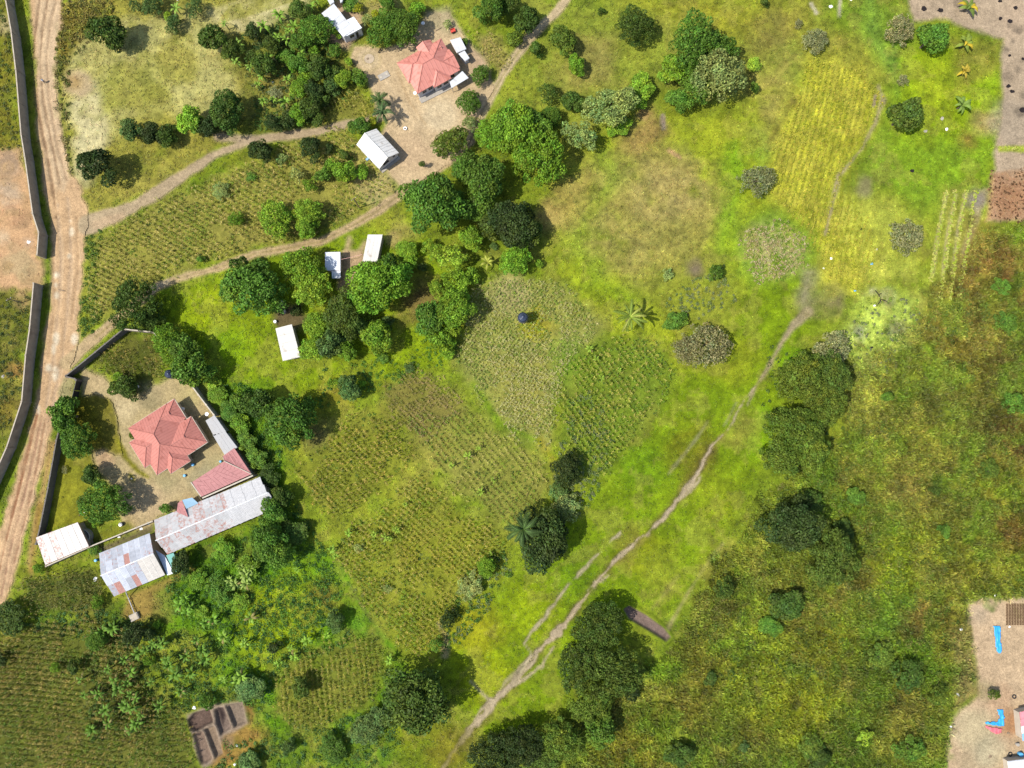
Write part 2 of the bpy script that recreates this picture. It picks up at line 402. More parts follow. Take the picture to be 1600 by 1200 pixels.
def ragged(pts, W, jit=2.2, step=7, seed=3):
    """an eroded course: the line broken into short uneven pieces"""
    g = random.Random(seed); P, Q = [], []
    for (a, b), w0, w1 in zip(zip(pts[:-1], pts[1:]), W[:-1], W[1:]):
        n = max(1, int(math.hypot(b[0]-a[0], b[1]-a[1])/step))
        for i in range(n):
            t_ = i/n; P.append((a[0]+(b[0]-a[0])*t_+g.uniform(-jit, jit), a[1]+(b[1]-a[1])*t_+g.uniform(-jit, jit))); Q.append((w0+(w1-w0)*t_)*g.uniform(.55, 1.35))
    P.append(pts[-1]); Q.append(W[-1]); return P, Q

def paint_all():
    """lay out the colours, bare soil, grass height and relief of the place on the current grid"""
    global FIELDS
    # -- grassland tones
    COL[:] = COL*(1+0.5*nC[..., None])
    k = sstep(0.02, 0.2, nA)[..., None]; COL[:] = COL*(1-0.5*k)+s(150, 150, 55)*0.5*k
    k = sstep(0.02, 0.22, -nA)[..., None]; COL[:] = COL*(1-0.5*k)+s(96, 118, 32)*0.5*k
    # top band
    patch([(720, 0), (1300, 0), (1290, 90), (1240, 150), (1190, 240), (1120, 220), (960, 230), (830, 180), (770, 170), (850, 40)], s(140, 148, 60), 4, 3, 0.8, 0.4)
    patch([(990, 0), (1270, 0), (1250, 60), (1180, 80), (1080, 40)], s(156, 152, 54), 4, 3, 0.75, 0.3)
    patch([(1180, 20), (1250, 10), (1240, 90), (1160, 80)], s(140, 128, 70), 4, 3, 0.7, 0.3)
    patch([(1170, 110), (1240, 90), (1230, 180), (1195, 270), (1150, 240)], s(165, 152, 80), 4, 3, 0.8, 0.4)
    blob(1160, 235, 40, s(118, 155, 48), 4)
    patch([(900, 60), (960, 60), (960, 130), (880, 140)], s(150, 138, 78), 3, 2, 0.7, 0.3)
    # meadow
    patch([(840, 250), (1000, 170), (1190, 150), (1200, 320), (1170, 480), (1060, 620), (860, 440)], s(150, 160, 50), 4, 4, 0.9, 0.3)
    patch([(880, 260), (990, 230), (1100, 255), (1145, 330), (1090, 410), (1000, 455), (900, 400), (858, 320)], s(166, 148, 84), 5, 4, 0.8, 0.45)
    blob(1040, 300, 55, s(176, 154, 94), 4, 3, 0.7, 0.45); blob(860, 338, 22, s(180, 146, 96), 3, 2, 0.7); blob(900, 310, 40, s(170, 150, 75), 3, 3, .7)
    patch([(990, 195), (1020, 170), (1050, 210), (1000, 240), (960, 235)], s(150, 115, 75), 2, 1.5, 0.8, 0.3)
    blob(1005, 180, 10, s(185, 150, 95)); stroke([(1035, 180), (1037, 200)], 7, s(160, 140, 120)); stroke([(1045, 235), (1062, 246)], 5, s(185, 150, 105))
    blob(1130, 210, 26, s(156, 162, 54), 3, 2, .7, .4)
    stroke([(950, 250), (960, 280), (930, 320), (900, 380), (930, 440), (990, 470)], 30, s(130, 160, 40), 4, 2, 0.6)
    stroke([(1150, 240), (1145, 330), (1120, 400), (1130, 440)], 26, s(128, 162, 44), 3, 2, 0.8)
    patch([(1000, 420), (1120, 380), (1160, 450), (1120, 540), (1040, 500)], s(135, 140, 55), 3, 2, 0.8, 0.5)
    blob(1085, 418, 14, s(120, 100, 88), 1.2, 0.8, bare=0.9); blob(1060, 380, 45, s(155, 150, 72), 3, 2, .6, .4)
    # upper right
    patch([(1290, 0), (1420, 0), (1440, 100), (1400, 250), (1330, 330), (1390, 130)], s(128, 152, 52), 3, 2, 0.9, 0.2)
    stroke([(1360, 0), (1365, 60), (1400, 110)], 26, s(114, 148, 64), 3, 2, 0.6); stroke([(1398, 60), (1402, 150)], 8, s(92, 130, 54), 1, 0.6, 0.6)
    patch([(1255, 40), (1345, 60), (1385, 120), (1350, 145), (1270, 95)], s(150, 148, 62), 3, 2, 0.9, 0.2)
    patch([(1410, 80), (1480, 60), (1560, 80), (1560, 240), (1545, 300), (1400, 300), (1390, 200)], s(138, 160, 36), 3, 2, 0.9, 0.3)
    blob(1465, 130, 38, s(158, 168, 52), 4, 2, 0.7, .4); patch([(1490, 60), (1562, 70), (1562, 118), (1500, 135)], s(142, 136, 60), 2, 1.5, .8, .3)
    patch([(1520, 140), (1560, 110), (1560, 200), (1540, 190)], s(142, 170, 46), 2, 1.5, .8, .4); blob(1510, 225, 14, s(165, 130, 60), 2); blob(1540, 190, 22, s(178, 152, 95), 2, 1.5, .8, .3)
    patch([(1400, 210), (1560, 215), (1550, 300), (1440, 330), (1370, 290)], s(122, 152, 48), 3, 2, 0.7, 0.5)
    patch([(1268, 92), (1335, 108), (1378, 150), (1345, 235), (1300, 300), (1385, 330), (1365, 425), (1335, 460), (1285, 440), (1270, 372), (1222, 335), (1195, 300), (1215, 200)], s(194, 190, 74), 3, 2, 0.9, .15, tall=1.2)
    patch([(1300, 300), (1400, 310), (1440, 350), (1440, 430), (1360, 440), (1310, 380)], s(176, 180, 78), 3, 2, 0.8, 0.2)
    for i in range(11):
        x0 = 1262+i*9.5
        stroke([(x0, 110+i*5), (x0-18, 180+i*6), (x0-42+i*2, 270+i*9), (x0-30+i*2, 330+i*10)], 3.2, s(138, 140, 44), 0.5, 0.35, 0.8, .2)
    stroke([(1372, 135), (1380, 155), (1368, 190), (1345, 235), (1310, 275), (1300, 320), (1290, 365)], [5, 7, 5, 5, 8, 4, 4], s(170, 150, 120), 0.5, 0.4, 0.85, bare=0.9)
    stroke([(1368, 150), (1365, 165)], 5, s(165, 145, 118), bare=.9); stroke([(1240, 155), (1225, 185), (1205, 215)], 6, s(112, 104, 48), 1, 0.6, .8)
    blob(1352, 292, 12, s(158, 132, 112), 1.0, 0.8, bare=1, ry=16); blob(1352, 292, 24, s(128, 140, 60), 2, 1, .5)
    stroke([(1313, 0), (1311, 26)], 5, s(190, 175, 150), bare=1); stroke([(1267, 5), (1276, 20)], 5, s(190, 180, 150), bare=1)
    blob(1210, 392, 66, s(124, 154, 48), 3, 1.5, 0.8); blob(1208, 393, 54, s(136, 158, 66), 2, 1.5, 0.9, 0.4)
    blob(1218, 400, 34, s(196, 176, 130), 2, 1.5, .5, 1.2); blob(1190, 375, 26, s(190, 172, 120), 2, 1.5, .45, 1.2)
    # vegetable beds on grey soil
    patch([(1470, 290), (1545, 295), (1530, 345), (1490, 470), (1445, 470), (1460, 400)], s(146, 150, 62), 2, 1.5, .9, .2)
    stroke([(1538, 300), (1520, 355), (1500, 415), (1490, 455)], [14, 12, 12, 8], s(170, 150, 118), 0.8, .6, .85, .3, bare=.8)
    blob(1525, 312, 14, s(150, 135, 125), 1.5, 1, .9, bare=.8)
    for x0 in (1478, 1493, 1508):
        stroke([(x0, 305), (x0-12, 360), (x0-20, 430)], 4, s(196, 178, 130), .4, .3, .9, bare=.8)
    blob(1540, 395, 28, s(188, 118, 72), 4, 3, .9, .4, ry=40); stroke([(1470, 460), (1455, 500), (1440, 540)], 12, s(150, 110, 62), 2, 1.5, .8)
    # wet, grey-green hollow; pale haze is worked into its lime ground colour
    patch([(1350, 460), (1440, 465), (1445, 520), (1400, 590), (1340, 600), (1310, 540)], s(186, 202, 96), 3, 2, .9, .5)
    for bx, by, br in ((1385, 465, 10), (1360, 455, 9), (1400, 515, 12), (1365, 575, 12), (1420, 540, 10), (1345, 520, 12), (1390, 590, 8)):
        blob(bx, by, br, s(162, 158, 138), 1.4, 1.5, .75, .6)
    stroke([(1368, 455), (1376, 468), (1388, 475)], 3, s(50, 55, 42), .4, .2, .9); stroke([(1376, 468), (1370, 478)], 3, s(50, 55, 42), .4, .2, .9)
    # -- valley and stream bed
    patch([(1235, 430), (1285, 455), (1260, 560), (1195, 720), (1120, 860), (1060, 960), (1000, 950), (900, 1060), (830, 1200), (660, 1200), (720, 1120), (690, 1010), (760, 940), (900, 780), (1000, 690), (1060, 600), (1160, 500), (1180, 450)], s(120, 142, 34), 3, 2.5, .95, .25, tall=.6)
    for bx, by, br, c in ((1140, 560, 45, s(138, 144, 44)), (1120, 780, 40, s(146, 158, 46)), (1000, 860, 40, s(128, 130, 36)), (830, 960, 50, s(142, 158, 38)), (900, 900, 40, s(110, 140, 26)), (1000, 730, 40, s(104, 136, 28)), (760, 1060, 45, s(150, 160, 40)), (1180, 690, 26, s(126, 164, 38)), (740, 980, 40, s(160, 154, 46)), (1080, 700, 40, s(120, 118, 36)), (1040, 900, 34, s(150, 158, 55)), (1240, 560, 18, s(110, 170, 30)), (1190, 650, 10, s(125, 190, 35))):
        blob(bx, by, br, c, 3, 2.5, .75, .4)
    stroke([(1150, 690), (1180, 650)], 30, s(118, 98, 45), 2, 2, .5, .4); stroke([(1075, 760), (1110, 705)], 22, s(118, 96, 45), 2, 1.5, .6, .4)
    MS = M()
    stroke([(1138, 672), (1098, 725), (1060, 778), (1010, 835), (940, 900), (890, 965), (840, 1020), (800, 1068), (745, 1130), (692, 1200)], [6, 9, 12, 12, 12, 16, 14, 16, 14, 12], s(112, 100, 50), .9, 1.2, .6, .6)
    stroke([(770, 1100), (790, 1065), (820, 1040), (850, 1000)], [5, 4, 3, 3], s(200, 180, 148), .4, .6, .8, .5, bare=1)
    stroke([(1262, 488), (1240, 508), (1222, 535), (1200, 575), (1180, 605), (1168, 632)], [16, 12, 8, 5, 4, 3], s(172, 152, 120), .5, .4, .95, bare=1, mask=MS, dig=.15)
    stroke([(1300, 470), (1262, 488)], [40, 18], s(138, 126, 84), 1.6, 1.8, .9, .5, bare=.6); stroke([(1265, 430), (1255, 470)], 20, s(150, 136, 108), 1.6, 1.6, .9, .4, bare=.6)
    stroke([(1150, 630), (1140, 650), (1132, 664)], 3, s(140, 140, 95), .4, .3, .8, bare=.6)
    gp, gw = ragged([(1138, 672), (1115, 692), (1098, 725), (1082, 752), (1060, 778), (1040, 805), (1010, 835), (975, 862), (940, 900), (915, 935), (890, 965), (872, 988), (840, 1020), (822, 1045), (800, 1068), (770, 1098), (745, 1130), (715, 1165), (692, 1200), (670, 1240)], [2, 2.5, 3.5, 7, 3.5, 7, 3.5, 4.5, 4.5, 5, 8, 14, 5, 5.5, 7.5, 12, 7.5, 6, 5, 5])
    stroke(gp, [w+4 for w in gw], s(96, 84, 52), .5, .7, .55, .4, bare=.5)
    stroke(gp, gw, s(192, 170, 142), .2, .5, 1, .15, bare=1, mask=MS, dig=.25)
    gp, gw = ragged([(968, 832), (940, 860), (905, 895), (880, 925), (850, 965), (825, 995), (819, 1006), (830, 1020), (826, 1030), (812, 1050)], [3, 3, 3.5, 4, 5, 3.5, 4, 4, 5, 5], 1.6, 7, 5)
    stroke(gp, [w+3 for w in gw], s(104, 94, 56), .5, .6, .5, .4, bare=.5)
    stroke(gp, gw, s(188, 172, 138), .2, .3, .95, .1, bare=1, mask=MS, dig=.15)
    for br_ in ([(800, 1068), (806, 1050), (818, 1036), (840, 1022)], [(776, 1092), (796, 1078), (818, 1062), (846, 1040), (866, 1010)], [(740, 1134), (752, 1108), (772, 1094)], [(1060, 778), (1078, 768), (1094, 745)], [(905, 948), (922, 918), (950, 900)], [(1180, 606), (1160, 628), (1150, 650), (1138, 672)]):
        gp, gw = ragged(br_, [3.5]*len(br_), 2, 6, len(br_)+int(br_[0][0])); stroke(gp, gw, s(190, 170, 138), .2, .35, .9, .2, bare=.9, mask=MS)
    stroke([(1105, 660), (1085, 690), (1065, 715), (1045, 740)], [2, 3, 3, 4], s(150, 145, 105), .4, .3, .7, bare=.6)
    stroke([(735, 1065), (755, 1085), (772, 1100)], [3, 4, 7], s(195, 175, 145), .4, .3, .9, bare=1, mask=MS)
    stroke([(1130, 850), (1095, 895), (1070, 935), (1045, 980)], [5, 4, 4, 8], s(172, 155, 105), .6, .5, .8, bare=.7)
    stroke([(1060, 900), (1020, 950)], 4, s(170, 160, 90), .8, .5, .6)
    # -- scrub on the right
    patch([(1320, 570), (1440, 500), (1530, 360), (1610, 340), (1800, 300), (1800, 960), (1512, 945), (1520, 1060), (1490, 1110), (1470, 1300), (850, 1300), (890, 1130), (1000, 1040), (1070, 985), (1120, 890), (1190, 780), (1240, 740), (1330, 690)], s(112, 126, 44), 4, 4, .95, 0, tall=2.2)
    for bx, by, br in ((1380, 980, 40), (1220, 1040, 40), (1440, 930, 30), (1150, 1080, 30), (1300, 740, 30), (1400, 790, 34), (1010, 1120, 30), (1480, 720, 36), (1340, 1110, 34)):
        blob(bx, by, br, s(104, 140, 44), 3, 3.5, .6, .8)
    for bx, by, br, c in ((1560, 440, 64, s(136, 94, 50)), (1500, 520, 64, s(130, 104, 48)), (1580, 690, 44, s(116, 76, 44)), (1480, 560, 50, s(120, 116, 44)), (1550, 580, 50, s(128, 122, 46)), (1360, 620, 40, s(156, 156, 66)), (1420, 700, 60, s(144, 142, 56)), (1340, 740, 50, s(136, 136, 52)), (1430, 780, 50, s(160, 142, 66)), (1430, 850, 50, s(138, 150, 44)), (1400, 900, 40, s(150, 165, 48)), (1500, 800, 60, s(118, 120, 46)), (1560, 760, 40, s(130, 126, 46)), (1580, 830, 34, s(124, 84, 40)), (1180, 1000, 50, s(150, 162, 52)), (1130, 900, 40, s(124, 126, 46)), (1100, 1040, 50, s(134, 130, 48)), (1200, 1090, 60, s(142, 148, 44)), (1050, 1120, 50, s(122, 118, 44)), (1290, 1000, 60, s(128, 128, 42)), (1330, 930, 40, s(140, 120, 48)), (1380, 1040, 50, s(92, 112, 34)), (1440, 1030, 40, s(104, 124, 34)), (1270, 1110, 50, s(134, 138, 40)), (1400, 1120, 60, s(122, 124, 46)), (1450, 960, 40, s(150, 118, 58)), (980, 1170, 50, s(136, 130, 44)), (1320, 1170, 50, s(96, 116, 36)), (1480, 1000, 30, s(130, 130, 48)), (1580, 600, 30, s(110, 130, 50)), (1575, 505, 30, s(108, 132, 46)), (1545, 470, 25, s(120, 140, 48)), (1500, 620, 40, s(120, 128, 50)), (1240, 920, 40, s(120, 120, 46)), (1330, 810, 30, s(112, 120, 40)), (1040, 1050, 30, s(120, 145, 40)), (1560, 900, 40, s(148, 150, 55)), (1490, 890, 36, s(136, 132, 48))):
        blob(bx, by, br, c, 4, 4, .85, .5)
    for bx, by, br in ((1580, 580, 44), (1540, 520, 40), (1590, 470, 40), (1500, 700, 40), (1450, 650, 30), (1140, 960, 26), (1080, 1080, 34), (1250, 960, 30), (1350, 880, 26), (1420, 1090, 30), (1180, 1150, 34), (1540, 650, 34), (1320, 1060, 26), (1500, 600, 40), (1590, 540, 40), (1360, 680, 26)):
        blob(bx, by, br, s(116, 94, 46), 3, 3.5, .45, .8)
    # -- left side of the road
    patch([(-200, -40), (8, -40), (30, 210), (45, 240), (0, 245), (-200, 250)], s(118, 112, 42), 2, 2, .9, .4, tall=1.3)
    patch([(-200, 460), (50, 452), (33, 627), (0, 725), (-200, 740)], s(104, 104, 40), 2, 2, .9, .4, tall=1.3)
    for bx, by, br, c in ((10, 40, 12, s(190, 170, 135)), (20, 90, 14, s(135, 128, 50)), (12, 150, 20, s(120, 124, 46)), (25, 580, 16, s(165, 125, 70)), (10, 640, 22, s(140, 120, 48)), (35, 470, 10, s(190, 150, 110)), (8, 520, 14, s(120, 125, 50)), (38, 640, 8, s(165, 130, 70))):
        blob(bx, by, br, c, 1.5, 1.5, .8, .4)
    MY0 = M()
    patch([(-200, 245), (30, 232), (42, 260), (55, 330), (64, 365), (66, 440), (50, 456), (20, 452), (-200, 455)], s(216, 168, 128), 1.2, 1.5, .95, .15, bare=1, mask=MY0)
    for bx, by, br, c in ((15, 255, 22, s(165, 140, 118)), (12, 305, 20, s(190, 168, 145)), (35, 350, 16, s(165, 130, 98)), (45, 430, 18, s(175, 148, 105)), (5, 370, 10, s(225, 195, 160)), (20, 335, 18, s(208, 158, 120)), (30, 410, 26, s(190, 165, 125)), (42, 375, 10, s(215, 180, 150))):
        blob(bx, by, br, c, 1.2, 2.2, .7, .8)
    # -- upper left field of straw and stubble
    patch([(95, 0), (400, -30), (420, 90), (385, 160), (330, 245), (250, 300), (150, 345), (112, 300), (96, 200), (85, 100)], s(150, 142, 66), 2, 2, .9, .3)
    patch([(120, 60), (180, 30), (250, 25), (330, 10), (350, 70), (380, 150), (330, 180), (290, 180), (200, 190), (130, 260), (108, 190), (100, 110)], s(186, 178, 112), 2, 2, .85, .5, bare=.3)
    patch([(112, 160), (150, 130), (180, 200), (150, 260), (135, 290), (115, 280)], s(216, 200, 152), 1.5, 1.5, .85, .4, bare=.6)
    patch([(160, 120), (240, 90), (270, 150), (230, 170), (150, 190)], s(142, 142, 60), 2, 2, .8, .4)
    blob(280, 100, 34, s(158, 152, 64), 2, 2, .7, .4); blob(240, 165, 34, s(150, 146, 66), 2, 2, .6, .4); blob(185, 200, 20, s(165, 160, 84), 2, 2, .7, .4)
    blob(122, 130, 20, s(205, 176, 138), 1.2, 1, .9, bare=1); blob(115, 128, 11, s(165, 130, 78), 1.2, 1, .8, .3, bare=.6)
    patch([(95, 0), (175, 0), (180, 25), (140, 45), (105, 95), (92, 110), (85, 60)], s(130, 112, 46), 1.5, 1.5, .95, .3, tall=1.8)
    stroke([(88, 105), (86, 150), (92, 200), (104, 240), (110, 275)], [16, 14, 12, 11, 10], s(108, 118, 38), .6, .6, .9, tall=1.6)
    patch([(330, 20), (480, -30), (480, 30), (400, 60), (340, 40)], s(205, 192, 140), 1.5, 1.5, .9, .3, bare=.6)
    for i in range(5): stroke([(342+i*4, 22+i*-6+14), (400, 8-i*5+12), (470, -14-i*5+10)], 3.4, s(150, 146, 66), .4, .3, .85)
    patch([(90, 345), (150, 340), (260, 290), (390, 225), (400, 245), (300, 280), (200, 330)], s(132, 140, 46), 1.5, 1.5, .8, .3)
    # garden near the houses
    patch([(390, 40), (470, 10), (510, 30), (540, 90), (575, 150), (560, 190), (400, 210), (350, 200), (380, 140), (360, 90)], s(112, 116, 48), 2, 2, .95, .4)
    blob(425, 130, 24, s(140, 128, 62), 1.5, 1.5, .8, .3); blob(430, 160, 22, s(128, 130, 55), 1.5, 1.5, .8, .3)
    # centre and lower left
    patch([(240, 450), (420, 400), (640, 330), (720, 450), (720, 560), (600, 600), (500, 640), (380, 640), (290, 600)], s(128, 148, 36), 2, 2, .9, .3)
    for bx, by, br, c in ((330, 490, 40, s(150, 165, 34)), (360, 560, 40, s(146, 172, 34)), (430, 590, 40, s(140, 160, 42)), (560, 585, 30, s(135, 145, 50)), (640, 560, 34, s(130, 150, 36)), (650, 480, 26, s(132, 105, 62)), (660, 460, 20, s(120, 92, 60)), (600, 345, 30, s(148, 150, 56)), (520, 620, 30, s(158, 150, 56)), (500, 680, 26, s(120, 105, 70)), (345, 540, 34, s(120, 150, 30)), (630, 360, 20, s(160, 145, 80))):
        blob(bx, by, br, c, 3, 2.5, .8, .3)
    patch([(300, 600), (420, 600), (450, 740), (470, 830), (560, 960), (640, 1040), (600, 1140), (420, 1150), (340, 1090), (330, 1000), (220, 980), (200, 940), (300, 880), (430, 810), (420, 750), (350, 650)], s(98, 138, 32), 2.5, 2.5, .95, .3, tall=1.5)
    for bx, by, br, c in ((440, 960, 60, s(150, 162, 40)), (470, 920, 40, s(128, 150, 40)), (410, 1010, 40, s(140, 158, 40)), (330, 870, 30, s(70, 104, 28)), (400, 870, 40, s(84, 128, 30)), (520, 900, 30, s(110, 160, 36)), (510, 930, 26, s(128, 108, 44)), (560, 980, 20, s(100, 142, 44)), (380, 1100, 30, s(118, 120, 46)), (640, 1130, 50, s(130, 140, 40)), (700, 1170, 40, s(120, 112, 40)), (560, 1180, 60, s(96, 130, 38)), (450, 1180, 40, s(92, 122, 36)), (400, 1150, 16, s(150, 100, 60)), (230, 950, 24, s(160, 130, 70)), (180, 970, 24, s(70, 100, 30)), (80, 965, 40, s(86, 112, 34))):
        blob(bx, by, br, c, 2.5, 2, .8, .3)
    # -- crop ground
    FIELDS = dict(
        road=[(150, 375), (225, 328), (330, 285), (400, 250), (480, 215), (540, 200), (556, 222), (585, 262), (612, 292), (560, 335), (470, 370), (330, 408), (245, 438), (195, 475), (150, 500), (145, 430)],
        palm=[(505, 165), (545, 150), (572, 140), (582, 178), (540, 188), (505, 192)],
        yard=[(152, 552), (200, 518), (248, 528), (258, 560), (252, 590), (212, 608), (180, 600)],
        main=[(462, 735), (520, 680), (575, 630), (612, 668), (655, 712), (590, 775), (520, 818)],
        pale=[(640, 655), (725, 640), (790, 690), (848, 715), (858, 760), (815, 835), (760, 800), (705, 770), (672, 715)],
        lower=[(535, 885), (530, 835), (600, 788), (662, 728), (700, 785), (755, 818), (800, 850), (770, 900), (700, 950), (690, 1010), (625, 1012), (565, 940)],
        dry=[(712, 560), (735, 485), (755, 440), (800, 432), (880, 452), (945, 505), (915, 550), (875, 590), (868, 650), (860, 705), (800, 675), (745, 615)],
        green=[(880, 560), (945, 530), (1030, 530), (1055, 580), (1030, 640), (985, 690), (950, 740), (905, 750), (880, 690), (868, 620)],
        corner=[(-40, 1000), (60, 980), (140, 965), (200, 990), (250, 1090), (300, 1120), (312, 1250), (-40, 1250)],
        round=[(435, 1060), (490, 1010), (550, 990), (598, 1000), (605, 1050), (585, 1095), (540, 1120), (470, 1145), (430, 1110)],
        strip=[(40, 905), (90, 895), (148, 880), (160, 915), (165, 950), (60, 955), (38, 935)],
        fenced=[(735, 55), (765, 50), (800, 95), (795, 118), (778, 112), (755, 85)],
        brown=[(600, 600), (650, 580), (715, 610), (720, 650), (660, 690), (610, 650)],
        top=[(575, 0), (625, 0), (620, 18), (600, 26), (575, 22)],
    )
    FC = dict(pale=s(150, 150, 72), lower=s(142, 146, 54), road=s(156, 150, 74), palm=s(140, 138, 62), yard=s(92, 96, 40), main=s(138, 142, 54), dry=s(158, 158, 84), green=s(122, 142, 50), corner=s(104, 108, 46), round=s(130, 132, 54), strip=s(82, 88, 38), fenced=s(168, 150, 88), brown=s(138, 130, 66), top=s(190, 172, 110))
    for k_, p in FIELDS.items(): patch(p, FC[k_]*.9, 2.0, 2.2, .95, .35, bare=.55)
    blob(835, 510, 26, s(170, 165, 55), 1.5, 1.2, .9, bare=0); blob(800, 460, 30, s(190, 172, 122), 2, 1.5, .7, .4); patch([(760, 560), (870, 560), (850, 680), (780, 640)], s(158, 154, 74), 3, 2.5, .7, .4); blob(560, 255, 30, s(178, 162, 92), 2, 1.5, .6, .4); blob(590, 300, 22, s(190, 175, 120), 2, 1.5, .8, .4)
    stroke([(740, 600), (780, 660), (840, 690)], 7, s(120, 150, 34), .8, .6, .8); stroke([(690, 700), (640, 760)], 30, s(160, 145, 70), 3, 2, .5)
    stroke([(845, 690), (880, 740)], 10, s(160, 150, 50), 1, .8, .7); patch([(860, 540), (900, 530), (905, 580), (870, 610)], s(112, 150, 46), 2, 1.5, .7, .5)
    stroke([(535, 890), (560, 940), (590, 985), (620, 1020)], 5, s(96, 140, 36), .8, .5, .9); stroke([(545, 910), (570, 955), (585, 975)], 2.5, s(110, 90, 62), .4, .3, .8, bare=.8)
    stroke([(685, 975), (698, 995), (695, 1025)], [4, 5, 8], s(185, 165, 120), .5, .5, .8, bare=.9)
    # -- bare soil: roads, tracks, yards
    MROAD, MT1, MT2, MT3, MYA, MYB, MYC, MYD = M(), M(), M(), M(), M(), M(), M(), M()
    ROADP = [(44, -60), (48, 0), (55, 100), (60, 200), (70, 300), (82, 365), (80, 440), (72, 520), (62, 600), (46, 680), (20, 770), (-10, 850), (-40, 960), (0, 960), (14, 930), (28, 890), (40, 830), (56, 770), (72, 700), (88, 640), (104, 590), (124, 545), (122, 500), (131, 420), (138, 340), (130, 300), (110, 272), (96, 220), (86, 150), (86, 100), (100, 0), (104, -60)]
    patch(ROADP, s(214, 174, 134), .6, .8, 1, bare=1, mask=MROAD)
    patch([(58, 0), (96, 0), (86, 100), (90, 180), (108, 270), (100, 300), (75, 280), (64, 200), (58, 100)], s(220, 190, 156), .8, .5, .7, .1)
    patch([(66, 640), (84, 640), (64, 740), (40, 830), (14, 920), (-8, 900), (20, 800), (45, 720)], s(208, 168, 132), .7, .5, .8, .1)
    for pts, w, c, a in (([(62, 0), (54, 60), (51, 110), (56, 160), (66, 210), (82, 290), (88, 340)], 1.8, s(150, 112, 84), .9), ([(74, 0), (66, 50), (62, 100), (68, 160), (80, 220), (94, 290)], 1.8, s(150, 112, 84), .9), ([(88, 0), (80, 30), (72, 90), (76, 150), (90, 230), (104, 280)], 1.5, s(165, 128, 100), .7), ([(56, 120), (60, 170), (72, 230), (84, 300)], 1.5, s(170, 128, 98), .7),
                         ([(60, 640), (46, 700), (26, 780), (8, 850), (-6, 910)], 3, s(168, 104, 74), .9), ([(66, 650), (54, 710), (34, 790), (16, 860), (2, 930)], 2, s(188, 140, 115), .9), ([(72, 650), (60, 720), (42, 800), (22, 880)], 1.6, s(170, 118, 90), .8), ([(90, 320), (96, 400), (92, 480), (84, 560), (72, 640)], 3, s(222, 190, 160), .6), ([(106, 310), (112, 400), (106, 480), (98, 560), (80, 640)], 3, s(220, 188, 158), .6), ([(120, 340), (122, 420), (112, 500)], 2.5, s(190, 150, 112), .5), ([(82, 380), (86, 470), (76, 560)], 2, s(186, 146, 110), .5)):
        stroke(pts, w*1.5, c*.76, .3, .55, a*.9, .5, dig=.12); stroke([(x_+3.5, y_) for x_, y_ in pts], 1.6, s(224, 190, 152), .25, .25, .6, .3)
    for bx, by, rx, ry in ((112, 362, 4, 7), (88, 430, 4, 5), (88, 462, 3, 5), (88, 530, 5, 10), (84, 545, 4, 8), (116, 530, 6, 10), (76, 575, 4, 6), (86, 585, 4, 12), (60, 640, 3, 7), (108, 400, 2, 3), (87, 445, 2, 3), (110, 345, 2, 2)):
        blob(bx, by, rx, s(236, 216, 188), .5, .3, .9, ry=ry)
    stroke([(62, 580), (88, 582)], 1.5, s(186, 150, 118), .3, .1, .8); blob(90, 633, 6, s(170, 150, 140), .6, .5, .8)
    patch([(78, 690), (62, 760), (48, 830), (40, 880), (50, 900), (62, 820), (76, 760), (88, 690)], s(186, 146, 96), .8, .6, .9, .1, bare=.7); stroke([(62, 790), (56, 850), (50, 890)], 6, s(168, 132, 52), .8, .5, .8, .2)
    patch([(100, 590), (116, 594), (112, 625), (95, 625), (90, 615)], s(178, 162, 118), .6, .4, .9, bare=.8)
    stroke([(138, 352), (170, 338), (205, 325), (250, 298), (290, 272), (335, 242), (390, 220), (440, 213), (500, 205), (545, 193), (592, 184)], [34, 26, 22, 19, 17, 14, 16, 15, 14, 13, 13], s(190, 164, 132), .5, .4, 1, bare=1, mask=MT1)
    stroke([(340, 214), (370, 218), (405, 218)], [14, 18, 12], s(186, 160, 132), .6, .5, .9, bare=1, mask=MT1); stroke([(150, 352), (190, 338)], 14, s(206, 172, 138), .8, .5, .7)
    T2 = [(106, 566), (128, 545), (150, 527), (176, 505), (200, 486), (246, 448), (290, 432), (340, 419), (400, 396), (450, 388), (500, 378), (545, 356), (590, 330), (622, 306), (640, 290), (680, 268), (712, 248), (735, 222)]
    stroke(T2, [24, 20, 17, 15, 14, 14, 14, 13, 13, 13, 13, 14, 14, 14, 16, 14, 12, 10], s(200, 170, 130), .45, .4, 1, bare=.9, mask=MT2)
    stroke(T2[2:], 2.4, s(140, 128, 72), .4, .3, .75, .5, bare=.2)
    stroke([(240, 452), (262, 440)], 10, s(200, 180, 150), .5, .4, .7); stroke([(545, 372), (540, 395), (560, 400), (570, 380)], 10, s(202, 172, 132), .8, .6, .9, bare=1); patch([(532, 390), (570, 395), (565, 420), (545, 460), (530, 450)], s(196, 162, 128), .8, .6, .95, bare=1); blob(612, 375, 14, s(180, 160, 98), 1, .8, .8, bare=.6)
    patch([(425, 470), (470, 470), (480, 500), (460, 520), (425, 505)], s(110, 86, 70), 1.2, 1, .9, bare=1)
    stroke([(735, 222), (752, 184), (768, 150), (782, 124), (800, 96), (822, 66), (845, 42), (868, 20), (892, -10), (920, -50)], [12, 13, 13, 13, 14, 14, 14, 14, 14, 14], s(206, 180, 142), .45, .4, 1, bare=1, mask=MT3)
    stroke([(752, 184), (768, 150), (782, 124), (800, 96), (822, 66)], 2.5, s(150, 140, 80), .4, .3, .8, .5)
